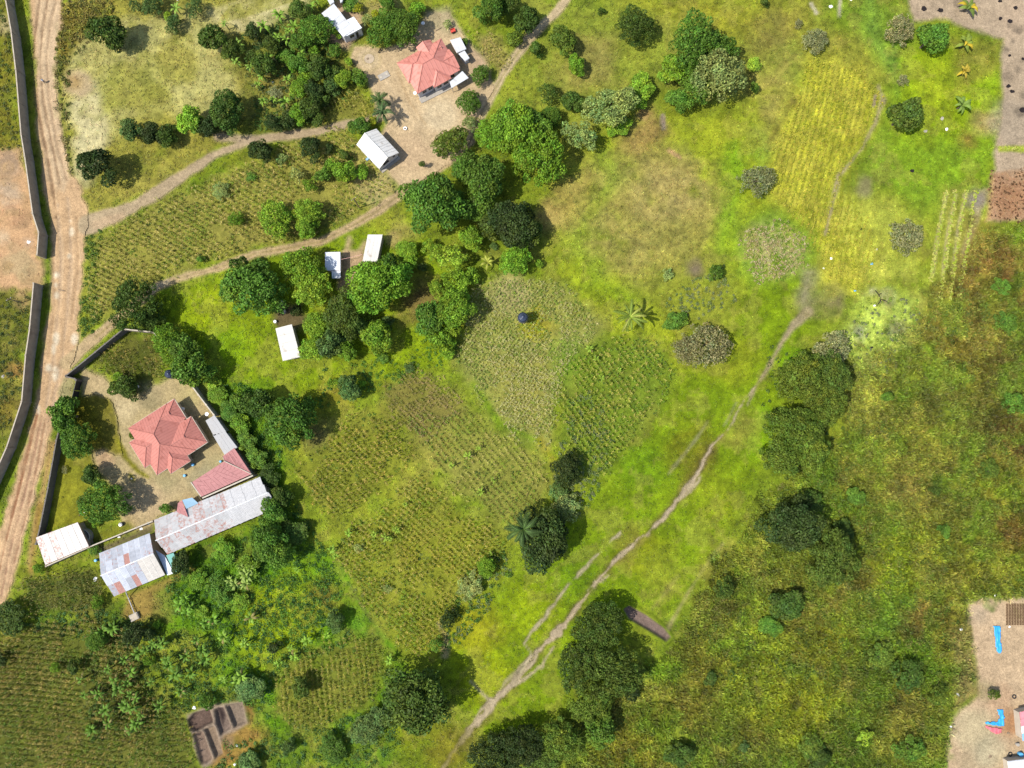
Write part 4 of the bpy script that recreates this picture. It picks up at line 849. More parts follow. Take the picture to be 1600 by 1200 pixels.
mono('shed', 'cream-roofed shed with a roof seam on the open green lawn', 'shed', [(430.6, 513.2), (455.7, 506.8), (469.1, 557.2), (442, 563.6)], 2.8, MAT['cream_roof'], MAT['wall_tan'], 4, axis=1)
t, Q, I = mono('shed', 'cream shed with brown rust streaks at the compound corner by the road', 'shed', [(56, 840), (121.6, 816.1), (139, 853.3), (70.7, 882.6)], 2.6, SHEET, MAT['wall_block'], 7, tint=lambda i: (.5, .465, .42, (.6, .2, .58, .15, .1, .15, .12)[i]))
mono('shed', 'long white lean-to roof on the compound\'s right wall', 'shed', [(321.3, 657.3), (335.3, 648.7), (353, 674), (334, 681)], 2.5, MAT['grey_roof'], MAT['wall_tan'], 3)
mono('shed', 'wider white lean-to roof next to the red L-shaped outbuilding', 'shed', [(332.5, 679.5), (352.5, 674.5), (370.7, 698.7), (351, 710.7)], 2.5, MAT['grey_roof'], MAT['wall_tan'], 4)

# --- red L-shaped outbuilding
ro = thing('outbuilding', 'faded red L-roofed outbuilding between the house and the long shed', 'outbuilding', on(345, 740))
A, B, Cc, D = at(300, 753.3, 2.6), at(350.7, 720.5, 3.1), at(393.3, 740.7, 3.1), at(314.7, 776, 2.9)
G, Hh = at(348, 712.7, 2.6), at(366, 700, 2.6)
cen = (A+B+Cc+D)/4
MB().prism([(p+(cen-p)*.07)[:2] for p in (A, B, G, Hh, Cc, D)], -.35, 2.5).build('wall', MAT['wall_tan'], ro)
rf = MB().tube([B+Vector((0, 0, .05)), Cc+Vector((0, 0, .05))], .09).build('roof', MAT['cap_pale'], ro)
for i in range(5):
    t0, t1 = i/5, (i+1)/5-.003; dz = Vector((0, 0, .012*(i % 2)))
    slab(rf, 'roof_sheet', [A.lerp(B, t0)+dz, A.lerp(B, t1)+dz, D.lerp(Cc, t1)+dz, D.lerp(Cc, t0)+dz], MAT['red_old'])
for i in range(2):
    t0, t1 = i/2, (i+1)/2-.003
    slab(rf, 'roof_sheet', [G.lerp(Hh, t0), G.lerp(Hh, t1), B.lerp(Cc, t1), B.lerp(Cc, t0)], MAT['red_old'])
pw = MB(); d = (Cc-D); a_ = math.atan2(d.y, d.x); c = (Cc+D)/2+Vector((math.sin(a_), -math.cos(a_), 0))*.35
pw.box((c.x, c.y, -.3), d.length, .3, 3.1, a_).build('parapet', MAT['cap_pale'], ro)
d = A-D; c = (A+D)/2; MB().box((c.x-.2, c.y, -.3), d.length, .22, 3.05, math.atan2(d.y, d.x)).build('end_wall', MAT['cap_pale'], ro)

# --- sheds roofed with separate corrugated sheets
def corrugated():
    V_, F_ = [], []
    n = 12
    for i in range(n+1):
        z = .018*(1 if i % 2 else -1)
        for y in (0, 1): V_.append((i/n, y, z))
    for i in range(n): F_.append((2*i, 2*i+2, 2*i+3, 2*i+1))
    me = bpy.data.meshes.new('corrugated_sheet'); me.from_pydata(V_, [], F_); me.materials.append(SHEET); me.update(); return me
CORR = corrugated()
def sheet_slope(roof, e0, e1, r1, r0, cols, rows, tint):
    """cover the slope eave e0-e1, ridge r0-r1 with overlapping sheets, each one object"""
    L0 = ORIG[roof.name]
    for i in range(cols):
        for j in range(rows):
            u0, u1, v0, v1 = i/cols, (i+1)/cols+.012, j/rows, (j+1)/rows+.02
            q = lambda u, v: e0.lerp(e1, min(u, 1)).lerp(r0.lerp(r1, min(u, 1)), min(v, 1))
            o_, ux, vy = q(u0, v0), q(u1, v0)-q(u0, v0), q(u0, v1)-q(u0, v0)
            if ux.cross(vy).z < 0: o_, ux = q(u1, v0), -ux
            n_ = ux.cross(vy).normalized()
            o_ = o_+n_*(.05+.03*(i % 2)+.02*j)-L0
            m_ = Matrix(((ux.x, vy.x, n_.x, o_.x), (ux.y, vy.y, n_.y, o_.y), (ux.z, vy.z, n_.z, o_.z), (0, 0, 0, 1)))
            ob = bpy.data.objects.new('roof_sheet', CORR); C.objects.link(ob); ob.parent = roof; ob.matrix_basis = m_
            ob.color = tint(i, j)
def gable_shed(name, label, ridge, eaveN, eaveS, ze, zr, colsrows, tintN, tintS, wallmat, capmat):
    r0, r1 = at(*ridge[0], zr), at(*ridge[1], zr)
    a0, a1 = at(*eaveN[0], ze), at(*eaveN[1], ze); b0, b1 = at(*eaveS[0], ze), at(*eaveS[1], ze)
    cen = (a0+a1+b0+b1)/4
    t = thing(name, label, 'shed', (cen.x, cen.y, gz(cen)))
    ins = [p+(cen-p).normalized()*.45 for p in (b0, b1, a1, a0)]
    q0, q1 = (ins[0]+ins[3])/2, (ins[1]+ins[2])/2
    MB().add([(p.x, p.y, -.35) for p in ins]+[(p.x, p.y, ze-.05) for p in ins]+[(q0.x, q0.y, zr-.25), (q1.x, q1.y, zr-.25)],
             [(0, 1, 5, 4), (1, 2, 6, 9, 5), (2, 3, 7, 6), (3, 0, 4, 8, 7), (3, 2, 1, 0)]).build('wall', wallmat, t)
    u = Vector((0, 0, .1))
    rf = MB().tube([r0+u, r1+u], .13, 6).build('roof', capmat, t)
    sheet_slope(rf, a0, a1, r1, r0, colsrows[0], colsrows[1], tintN); sheet_slope(rf, b0, b1, r1, r0, colsrows[0], colsrows[1], tintS)
    return t, rf
rr = random.Random(3)
def long_tint(split):
    def f(i, j):
        if i >= split: v = .40+rr.uniform(-.012, .012); return (v, v*.985, v*.965, .1)
        v = rr.uniform(.31, .4); return (v*1.0, v*.985, v*.96, rr.uniform(.36, .66))
    return f
ls, lrf = gable_shed('long_shed', 'long gabled shed, half rust-brown and half clean white metal sheets', ((243.5, 844.5), (419, 769.5)), ((241, 812.8), (406.5, 744.8)), ((261.7, 866.5), (436, 792.5)), 2.9, 4.3, (20, 2), long_tint(13), long_tint(12), MAT['wall_block'], MAT['white_roof'])
# its little cross gable with a pale blue sheet
K0, K1 = at(284.7, 781.2, 2.7), at(309.6, 786, 2.8)
slab(lrf, 'blue_sheet', [at(284.7, 781.2, 3.2), at(300, 777.4, 3.0), at(310, 786.5, 3.1), at(291, 795, 3.6)], MAT['blue_roof'])
slab(lrf, 'valley_sheet', [at(278, 786, 2.95), at(284.3, 781.4, 3.2), at(294, 808, 3.95), at(276, 800, 3.35)], MAT['red_old'])
def rusty(i, j):
    a = rr.random(); v = rr.uniform(.3, .44)
    if a < .09: return (.33, .17, .14, .65)
    return (v*.93, v*.97, v*1.06, rr.choice((.2, .3, .4, .5)))
def rustyS(i, j):
    if i >= 6: v = .44; return (v, v*.93, v*.82, .05)
    return rusty(i, j)
rs, rrf = gable_shed('rusty_shed', 'patchwork grey-blue rusty gabled shed with a cream roof corner', ((157.5, 899.5), (240.3, 865.2)), ((155, 864.8), (233.9, 833)), ((178.3, 931.9), (258.2, 898.2)), 2.7, 4.1, (9, 2), rusty, rustyS, MAT['wall_block'], MAT['white_roof'])
mono('lean_to', 'narrow pale lean-to squeezed between the rusty shed and teal roof', 'shed', [(243, 859), (257, 868), (272, 895.5), (261.5, 899)], 2.2, SHEET, MAT['wall_block'], 3, tint=lambda i: (.55, .6, .66, (.3, .1, .35)[i]))
mono('lean_to', 'small teal-roofed lean-to at the lower end of the long shed', 'shed', [(259.5, 868), (271, 863.7), (282, 888.6), (272.5, 895)], 2.3, MAT['teal_roof'], MAT['wall_block'], 2)
# drain pipe and its box
dp = thing('drain_pipe', 'long grey pipe running from the rusty shed to a small concrete box', 'pipe', on(203, 942))
MB().tube([at(196.6, 925, 2.4), at(200, 933, .5), at(210, 958, .5)], .11).build('pipe', MAT['grey_roof'], dp)
for q in ((201, 936), (206, 949)):
    p = at(*q, .4); MB().tube([(p.x, p.y, -.2), (p.x, p.y, .45)], .05).build('support', MAT['wood'], dp)
bx = thing('inspection_box', 'small grey concrete box at the end of the long pipe', 'box', on(211.5, 963))
p = on(211.5, 963); MB().box((p.x, p.y, p.z-.2), 1.9, 1.5, .8, .45).build('body', MAT['concrete'], bx); MB().box((p.x, p.y, p.z+.6), 1.6, 1.2, .07, .45).build('lid', MAT['cap_dull'], bx)

# ------------------------------------------------------------------ compound and roadside walls: panels between piers
def wall_run(name, label, pts, z, mat, cap, panel=8.0, th=.22, capw=.25, pier=True):
    P = [at(x, y, z) for x, y in pts]
    t = thing(name, label, 'wall', (P[0].x, P[0].y, gz(P[0])))
    for a, b in zip(P[:-1], P[1:]):
        L_ = (b-a).length; n = max(1, round(L_/panel)); ang = math.atan2((b-a).y, (b-a).x)
        for i in range(n):
            p, q = a.lerp(b, i/n), a.lerp(b, (i+1)/n); c = (p+q)/2; w = (q-p).length
            g0 = min(gz(p), gz(q), gz(c))-.3; top = z+rnd.uniform(-.04, .04)
            o = MB().box((c.x, c.y, g0), w-.12, th, top-g0, ang).build('panel', mat, t)
            MB().box((c.x, c.y, top+.003), w-.14, capw, .07, ang).build('coping', cap, o)
            if pier: MB().box((p.x, p.y, g0), .34, th+.16, z+.12-g0, ang).build('pier', mat, t)
    p = P[-1]; MB().box((p.x, p.y, gz(p)-.3), .34, th+.16, z+.42-gz(p), ang).build('pier', mat, t)
    return t
wall_run('boundary_wall', 'tall brown block wall beside the road, upper stretch', [(3, -60), (8.8, 0), (17.5, 49), (24.5, 108), (33, 210), (38.5, 244), (50.8, 333), (60.4, 363), (57.8, 398)], 3.0, MAT['wall_block'], MAT['cap_dull'], 9)
wall_run('boundary_wall', 'tall brown block wall beside the road, lower stretch', [(52.5, 442.5), (46.3, 512.5), (40, 555), (33.8, 627.5), (10, 700), (-30, 790)], 3.0, MAT['wall_block'], MAT['cap_dull'], 9)
wall_run('compound_wall', 'dark panelled wall between the side track and the enclosed maize', [(103, 587), (149, 550), (194, 513)], 2.2, MAT['wall_dark'], MAT['wall_dark'], 2.9)
wall_run('compound_wall', 'short dark wall return beside the compound gate', [(103.5, 588.5), (117, 592)], 2.2, MAT['wall_dark'], MAT['wall_dark'], 2.6)
wall_run('compound_wall', 'dark panelled wall between the road verge and the compound lawn', [(109, 628), (98, 650), (88, 688), (75, 762), (63, 822), (56, 850)], 2.2, MAT['wall_dark'], MAT['wall_dark'], 2.9)
wall_run('compound_wall', 'pale-topped wall along the back of the enclosed maize', [(196, 514.5), (240, 519), (286, 584)], 2.1, MAT['wall_block'], MAT['cap_pale'], 3.5)
wall_run('compound_wall', 'tan wall between the red-roofed bungalow and the hedge', [(287, 585.5), (310, 617), (334, 648)], 2.2, MAT['wall_tan'], MAT['cap_pale'], 3.5)
wall_run('compound_wall', 'pale-topped wall between the compound yard and the rusty sheds', [(72, 884.5), (139.5, 854.5), (190, 834), (238, 814.5)], 2.0, MAT['wall_block'], MAT['cap_pale'], 4)
ga = thing('gate', 'black steel compound gate beside the road', 'gate', on(117, 610))
A, B = at(119, 594, 2.2), at(111, 626, 2.2); d = B-A; ang = math.atan2(d.y, d.x)
for i in range(2):
    c = A.lerp(B, .25+.5*i); lf = MB().box((c.x, c.y, gz(c)+.05), d.length/2-.05, .08, 2.1, ang).build('gate_leaf', MAT['dark'], ga)
    for k in (-.3, 0, .3):
        q = c+d*(k/2); MB().box((q.x, q.y, gz(c)+.04), .07, .13, 2.14, ang).build('rail', MAT['dark'], lf)
for p in (A, B): MB().box((p.x, p.y, gz(p)-.3), .4, .4, 2.7, ang).build('gate_post', MAT['wall_dark'], ga)
# ------------------------------------------------------------------ trees: shared crowns of many leaf faces
def unit(v): return v/np.maximum(np.linalg.norm(v, axis=-1, keepdims=True), 1e-9)
def leaf_quads(Pos, Nrm, ln, wd, g):
    """a bent-diamond leaf face at each position"""
    n = len(Pos)
    t = unit(np.cross(Nrm, g.normal(size=(n, 3)))); b = np.cross(Nrm, t)
    ln = ln[:, None]; wd = wd[:, None]
    v = np.stack([Pos-t*ln, Pos+b*wd+Nrm*wd*.25, Pos+t*ln-Nrm*ln*.25, Pos-b*wd+Nrm*wd*.25], 1).reshape(-1, 3)
    return v, np.arange(4*n).reshape(n, 4)
def crown(name, R, flat, nl, lr, nleaf, leaf, seed, droop=.3, jit=.55, twig=0.0, hue=.085, wob=1.0):
    g = np.random.default_rng(seed)
    a = g.uniform(0, 2*np.pi, nl); zz = g.uniform(-.25, 1, nl)
    rr_ = np.sqrt(np.clip(1-zz**2, 0, 1))
    h_ = nl//2; rr_[:h_] = np.sqrt(g.uniform(0, .8, h_)); zz[:h_] = np.sqrt(1-rr_[:h_]**2)      # half of them fill the top of the crown evenly
    sh = 1+wob*(.15*np.sin(2*a+seed)+.10*np.sin(3*a+2.1*seed))            # uneven outline
    Lr = g.uniform(lr[0], lr[1], nl)*R
    k = g.uniform(.72, 1.12, nl)
    Cn = np.stack([(R-Lr*.9)*k*sh*rr_*np.cos(a), (R-Lr*.9)*k*sh*rr_*np.sin(a), (R*flat-Lr*.6)*k*zz], 1)
    lob = g.choice(nl, nleaf*4, p=Lr**2/np.sum(Lr**2))
    d = unit(g.normal(size=(nleaf*4, 3))); d[:, 2] = np.abs(d[:, 2])*np.where(g.random(nleaf*4) < .85, 1, -1)
    P = Cn[lob]+d*Lr[lob][:, None]*(g.uniform(.72, 1.06, nleaf*4)[:, None])*np.array([1, 1, .85])
    keep = np.ones(len(P), bool)
    for i in range(nl):
        dd = np.linalg.norm((P-Cn[i])/np.array([1, 1, .85]), axis=1)
        keep &= ~((dd < .58*Lr[i]) & (lob != i))
    P, d, lob = P[keep][:nleaf], d[keep][:nleaf], lob[keep][:nleaf]
    n = len(P)
    N_ = unit(d*.6+np.array([0, 0, droop])+g.normal(size=(n, 3))*jit)
    V_, F_ = leaf_quads(P, N_, leaf*g.uniform(.6, 1.25, n), leaf*.55*g.uniform(.6, 1.2, n), g)
    tone = (g.uniform(.72, 1.3, nl)[lob]*g.uniform(.6, 1.45, n))
    hs = g.normal(0, hue, nl)[lob]+g.normal(0, hue*.7, n)
    c = np.stack([tone*(1+hs), tone, tone*(1-.6*hs)], 1)
    if twig:
        gr = g.random(n) < twig; c[gr] = c[gr].mean(1, keepdims=True)*np.array([1.5, 1.35, 1.5])
    V_[:, 2] += 0
    return np_mesh(name, V_, F_, np.repeat(np.clip(c, .05, 3), 4, 0), 4, [LEAF]), Cn, Lr
def trunk_mesh(name, R, hc, Cn, seed, tr):
    mb = MB(); g = random.Random(seed)
    top = Vector((g.uniform(-.15, .15)*R, g.uniform(-.15, .15)*R, hc*.62))
    mb.tube([(0, 0, -.3), (top.x*.4, top.y*.4, hc*.3), tuple(top)], [tr*1.25, tr, tr*.8], 7)
    for i in range(0, min(len(Cn), 9)):
        e = Vector(Cn[i])*.9+Vector((0, 0, hc)); m = top.lerp(e, .5)+Vector((0, 0, .08*R))
        mb.tube([tuple(top-Vector((0, 0, .1))), tuple(m), tuple(e)], [tr*.55, tr*.35, tr*.12], 5)
    me = bpy.data.meshes.new(name); me.from_pydata(mb.v, [], mb.f); me.materials.append(BARK); me.update(); return me
PROTO = {}
def proto(key, R, hc, flat, nl, lr, nleaf, leaf, seeds, tr, **k):
    PROTO[key] = []
    for sd in seeds:
        me, Cn, Lr = crown('crown_'+key, R, flat, nl, lr, nleaf, leaf, sd, **k)
        PROTO[key].append((R, hc, me, trunk_mesh('trunk_'+key, R, hc, Cn, sd, tr)))
proto('broad_big', 6.5, 5.2, .75, 46, (.2, .34), 6800, .33, (1, 2, 3, 31, 32), .38)
proto('fine_big', 6.5, 5.0, .6, 150, (.1, .19), 9500, .24, (4, 5, 38), .34, jit=.65, wob=.6)
proto('airy_big', 6.5, 5.2, .7, 62, (.14, .26), 5600, .3, (6, 7, 33), .3, jit=.75, twig=.08)
proto('broad_mid', 3.5, 3.2, .78, 26, (.24, .38), 2900, .27, (8, 9, 10, 34, 35), .2)
proto('fine_mid', 3.5, 3.0, .72, 110, (.15, .25), 5600, .18, (11, 12, 39), .16, jit=.65, wob=.35)
proto('airy_mid', 3.5, 3.0, .7, 34, (.16, .28), 2100, .22, (13, 14, 36), .15, jit=.75, twig=.1)
proto('broad_small', 1.8, 1.5, .85, 15, (.28, .44), 900, .21, (15, 16, 17, 37), .1)
proto('fine_small', 1.8, 1.4, .8, 44, (.2, .32), 1500, .15, (18, 19), .08, jit=.7, wob=.35)
proto('airy_small', 1.8, 1.3, .75, 18, (.2, .34), 560, .17, (20, 21), .08, jit=.8, twig=.12)
proto('grey_mid', 3.5, 1.7, .45, 150, (.09, .18), 3600, .16, (22, 23), .12, jit=.9, twig=.35, wob=.5)
proto('grey_small', 1.8, 1.0, .55, 50, (.14, .26), 1000, .14, (24,), .07, jit=.9, twig=.35, wob=.5)
proto('column', 1.0, 1.6, 1.7, 14, (.3, .5), 700, .13, (25,), .07)
TONE = dict(dk=(.052, .092, .012), dk2=(.066, .105, .014), md=(.08, .155, .016), br=(.13, .235, .016), lt=(.18, .29, .022), pale=(.19, .235, .06), grey=(.165, .175, .07), blu=(.08, .135, .03), ol=(.1, .145, .016), vd=(.036, .06, .012), yl=(.28, .32, .016))
NT = [0]
def tree(px, py, r, sp, tone, label, group=None, name=None, cat=None, hk=1.0, asp=None):
    NT[0] += 1; g = random.Random(NT[0]*13+5)
    R = r*MPX*1.02
    if sp == 'column': key = 'column'
    elif sp == 'grey': key = 'grey_mid' if R > 2.2 else 'grey_small'
    else: key = sp+('_big' if R > 4.6 else '_mid' if R > 2.3 else '_small')
    lst = PROTO[key]; pr, hc, cm, tm = lst[g.randrange(len(lst))]
    sc = R/pr
    zs = sc*hk
    p = at(px, py, hc*zs*1.05); z0 = gz(p)
    small = R < 2.3
    t = thing(name or ('shrub' if small or sp == 'grey' else 'tree'), label, cat or ('shrub' if small or sp == 'grey' else 'tree'), (p.x, p.y, z0), group)
    rz = g.uniform(0, 6.28)
    c = link('crown', cm, None, t); c.location = (0, 0, hc*zs); ax_ = g.uniform(.86, 1.14)
    if asp: ax_ = asp
    c.scale = (sc*ax_, sc/ax_, zs); c.rotation_euler = (0, 0, rz)
    tc_ = TONE[tone]; k = g.uniform(.9, 1.22); h = g.uniform(-.08, .08)
    c.color = (tc_[0]*k*(1+h), tc_[1]*k, tc_[2]*k, 1)
    b = link('trunk', tm, None, t); b.scale = (sc, sc, zs); b.rotation_euler = (0, 0, rz)
    return t
B_, F_, A_, G_ = 'broad', 'fine', 'airy', 'grey'
TREES = [
 # upper left
 (166, 52, 30, B_, 'dk', 'dark rounded tree alone in the straw field by the road bend'), (182, 72, 14, B_, 'vd', 'small dark lobe-shaped tree touching the lone straw-field tree'),
 (155, 260, 30, B_, 'vd', 'dark tree at the lower straw-field edge near the road'), (207, 204, 20, B_, 'blu', 'leftmost dark shrub-like tree in the row above the dirt track'),
 (240, 210, 20, B_, 'vd', 'second dark tree of the row above the dirt track'), (262, 212, 18, B_, 'dk2', 'third low dark tree of the row above the dirt track'), (298, 192, 24, B_, 'lt', 'yellow-green tree in the row above the dirt track'),
 (325, 200, 20, B_, 'vd', 'dark tree right of the yellow-green tree of that row'), (355, 176, 32, B_, 'dk', 'large dark tree ending the row beside the grey track'),
 (336, 60, 24, B_, 'dk', 'dark tree at the upper left corner of the garden'), (362, 78, 18, B_, 'dk2', 'small dark tree behind the garden corner tree'), (396, 50, 14, B_, 'vd', 'small dark bush beside the striped seed beds'),
 (272, 38, 14, F_, 'blu', 'grey-green upright bush in the straw field'), (274, 50, 9, A_, 'pale', 'pale bush just below the grey-green upright bush'), (212, 12, 13, A_, 'blu', 'grey-green shrub at the top edge above the straw field'), (240, 8, 18, F_, 'blu', 'wide feathery shrub at the top edge beside the straw field'), (262, 25, 8, B_, 'lt', 'tiny bright shrub at the straw field top'), (305, 14, 16, A_, 'blu', 'loose bluish shrub at the top edge near the seed beds'),
 (405, 237, 21, B_, 'vd', 'dark round tree just below the grey dirt track'), (487, 232, 19, B_, 'vd', 'blackish green round tree between maize and dirt track'), (515, 233, 9, B_, 'vd', 'small blackish bush beside the blackish green tree'), (344, 297, 16, A_, 'pale', 'pale grey-green bush inside the roadside maize'), (392, 277, 9, B_, 'md', 'tiny green bush inside the maize near the dirt track'), (370, 343, 13, F_, 'br', 'small bright round bush in the lower maize'),
 (432, 343, 29, F_, 'lt', 'bright lime tree in the maize, left of a pair'), (482, 332, 24, F_, 'lt', 'bright lime tree in the maize, right of a pair'), (481, 356, 19, B_, 'br', 'green tree tucked under the right lime tree'), (314, 405, 7, B_, 'md', 'tiny shrub at the track edge below the maize'),
 (442, 250, 12, A_, 'pale', 'pale shrub at the maize top edge'), (465, 274, 14, A_, 'pale', 'pale ragged shrub in the middle of the maize'), (520, 262, 15, B_, 'br', 'bright shrub left of the white gable house, upper'), (542, 268, 20, B_, 'br', 'broad bright shrub below the white gable house'), (567, 270, 13, B_, 'br', 'bright shrub nearest the white gable house corner'), (540, 243, 11, B_, 'dk', 'dark shrub at the left eave of the white gable house'), (485, 290, 15, A_, 'br', 'light loose shrub in the maize right part'), (505, 275, 14, B_, 'md', 'green shrub in the maize left of the bright shrubs'), (560, 200, 18, B_, 'md', 'green tree at the upper end of the white gable house'), (582, 190, 9, F_, 'yl', 'small lime bush at the foot of the yard palms'),
 # garden
 (494, 47, 26, F_, 'md', 'dense round tree left of the white L-shaped house'), (526, 52, 11, B_, 'lt', 'light papaya-like tree against the white L-shaped house wall', None, 'papaya_tree'), (492, 82, 11, B_, 'br', 'light tree in the upper garden under the dense round tree'), (524, 80, 12, F_, 'md', 'feathery green tree at the yard edge of the garden'), (545, 97, 8, B_, 'lt', 'small yellow-green shrub at the garden edge by the yard'), (536, 124, 16, F_, 'lt', 'bright oval tree in the right garden'), (562, 122, 15, B_, 'md', 'green tree at the right garden corner by the yard'), (565, 130, 9, B_, 'lt', 'small bright bush at the right garden corner'), (519, 136, 15, F_, 'blu', 'bluish round tree in the lower right garden'), (500, 108, 22, B_, 'dk', 'dark tree in the middle of the garden'), (478, 120, 15, A_, 'br', 'light loose tree in the middle garden'), (468, 100, 18, B_, 'md', 'green tree left of the dark garden centre'), (455, 102, 12, B_, 'br', 'bright tree on the left garden bank'), (468, 66, 16, B_, 'md', 'green tree under the bananas of the upper garden'), (425, 70, 16, B_, 'dk2', 'dark shrub below the left bananas'), (470, 138, 18, B_, 'br', 'bright leafy tree in the lower garden'), (490, 142, 18, B_, 'vd', 'very dark tree in the lower garden'), (467, 178, 17, B_, 'br', 'bright tree on the garden edge above the dirt track'), (488, 172, 22, B_, 'dk', 'dark round tree on the garden edge above the dirt track'), (450, 190, 15, B_, 'vd', 'blackish shrub along the dirt track, right one'), (428, 195, 16, B_, 'vd', 'blackish shrub along the dirt track, left one'), (410, 103, 22, B_, 'dk', 'dark broad tree on the left garden side'), (398, 90, 14, B_, 'dk2', 'dark bush at the left garden corner'), (430, 145, 12, G_, 'grey', 'greyish shrub in the garden clearing'), (470, 20, 20, B_, 'dk2', 'dark tree at the top edge left of the white L-shaped house'), (505, 100, 14, A_, 'md', 'loose tree behind the dark garden centre'), (445, 85, 14, B_, 'md', 'green bush between the garden bananas'), (505, 160, 14, B_, 'dk', 'dark bush beside the small maize patch'), (525, 115, 14, B_, 'dk2', 'dark bush left of the bright oval tree'),
 (600, 50, 27, F_, 'md', 'broad umbrella tree left half in the sandy yard'), (630, 42, 29, F_, 'md', 'broad umbrella tree right half in the sandy yard'), (652, 16, 14, B_, 'br', 'light bush above the umbrella tree'), (560, 14, 9, F_, 'yl', 'small yellow bush behind the L-shaped house'), (586, 22, 7, F_, 'yl', 'small yellow shrub above the umbrella tree'), (548, 8, 14, B_, 'md', 'green bush at the top edge behind the L-shaped house'), (575, 32, 11, A_, 'pale', 'pale shrub beside the L-shaped house'), (605, 8, 16, B_, 'md', 'green tree at the top edge above the umbrella tree'),
 (750, 118, 16, F_, 'md', 'small round tree right of the carport'), (733, 161, 20, F_, 'md', 'medium round tree below the carport'), (706, 224, 27, F_, 'ol', 'olive umbrella tree at the lower yard corner'), (735, 195, 16, A_, 'pale', 'loose pale tree between the round tree and the grove'), (699, 38, 9, A_, 'pale', 'small pale shrub near the leaning post'), (727, 66, 7, B_, 'md', 'tiny bush against the white sheds'), (757, 32, 10, A_, 'md', 'small shrub at the fenced maize'), (660, 257, 6, 'column', 'dk', 'narrow clipped cypress standing free in the yard', None, 'cypress'), (685, 240, 7, 'column', 'dk', 'narrow clipped cypress in front of the olive umbrella tree', None, 'cypress'),
 (768, 14, 26, B_, 'md', 'leafy tree at the top edge by the fenced maize'), (822, 36, 24, B_, 'dk', 'dark tree on the left of the sandy track, top'), (795, 8, 18, B_, 'dk2', 'dark tree at the top edge near the sandy track'), (805, 62, 14, B_, 'ol', 'olive shrub left of the sandy track'),
 (878, 62, 23, B_, 'ol', 'olive tree right of the sandy track, top'), (838, 78, 13, B_, 'dk', 'small dark bush on the right edge of the sandy track'), (902, 103, 17, B_, 'br', 'bright green shrub in the upper meadow'), (856, 147, 18, A_, 'dk2', 'loose dark shrub in the upper meadow, left'), (897, 160, 20, B_, 'dk', 'dark shrub in the upper meadow, right'), (860, 183, 18, F_, 'md', 'smooth round bush above the grove'), (940, 18, 7, B_, 'dk', 'tiny dark bush near the top edge'), (992, 42, 32, A_, 'dk', 'dark loose tree near the top edge of the meadow'),
 # the pale tree group
 (1085, 70, 46, A_, 'md', 'large light green tree, top of the pale group'), (1118, 118, 46, A_, 'pale', 'large pale green tree, right of the pale group'), (1058, 108, 28, B_, 'br', 'bright tree on the left of the pale group'), (1062, 160, 22, B_, 'md', 'green tree at the lower tip of the pale group'), (1090, 130, 34, A_, 'md', 'light green tree in the middle of the pale group'),
 (1112, 82, 36, A_, 'md', 'light green tree at the right shoulder of the pale group'),
 (955, 168, 38, A_, 'pale', 'pale silvery tree between grove and meadow'), (1003, 142, 27, B_, 'br', 'bright green tree right of the pale silvery tree'), (968, 200, 20, B_, 'br', 'bright tree under the pale silvery tree'), (905, 212, 28, A_, 'pale', 'thin pale tree with bare twigs beside the grove'),
 # grove
 (845, 245, 46, A_, 'br', 'large light tree on the right front of the grove'), (800, 205, 42, B_, 'br', 'large bright tree at the top of the grove'), (768, 210, 26, F_, 'br', 'fine-leaved tree at the grove\'s upper left'), (835, 195, 28, B_, 'md', 'green tree at the back of the grove'), (752, 285, 44, B_, 'md', 'green tree in the middle of the grove'), (730, 262, 22, F_, 'md', 'smooth tree at the track end of the grove'), (745, 325, 24, B_, 'md', 'medium green tree in the grove centre'),
 (678, 322, 52, B_, 'md', 'huge dark-leaved tree at the left end of the grove'), (800, 350, 40, B_, 'vd', 'darkest olive tree in the lower grove'), (825, 365, 26, B_, 'dk2', 'dark tree at the right tip of the grove'), (775, 355, 26, B_, 'dk2', 'dark tree beside the darkest olive tree'), (735, 374, 21, B_, 'br', 'bright round tree below the grove'), (806, 405, 26, F_, 'br', 'lime green tree below the darkest olive tree'), (842, 412, 8, B_, 'br', 'tiny bright bush at the grove tip in the meadow'), (772, 385, 7, F_, 'blu', 'small grey-green bush above the banana in the dry maize'),
 (700, 402, 26, A_, 'lt', 'light feathery tree below the huge dark-leaved tree'), (672, 390, 16, A_, 'lt', 'small light feathery tree above the reddish ground'), (636, 392, 18, F_, 'lt', 'lime tree right of the cream-roofed shed'), (640, 410, 13, B_, 'br', 'bright bush under the lime tree by the cream-roofed shed'), (660, 418, 8, F_, 'blu', 'tiny pale bush on the reddish ground'), (712, 440, 24, A_, 'br', 'loose light tree left of the dry maize'), (737, 432, 15, B_, 'br', 'bright bush at the top of the dry maize'), (682, 450, 16, A_, 'lt', 'feathery small tree beside the reddish ground'),
 # homestead trees
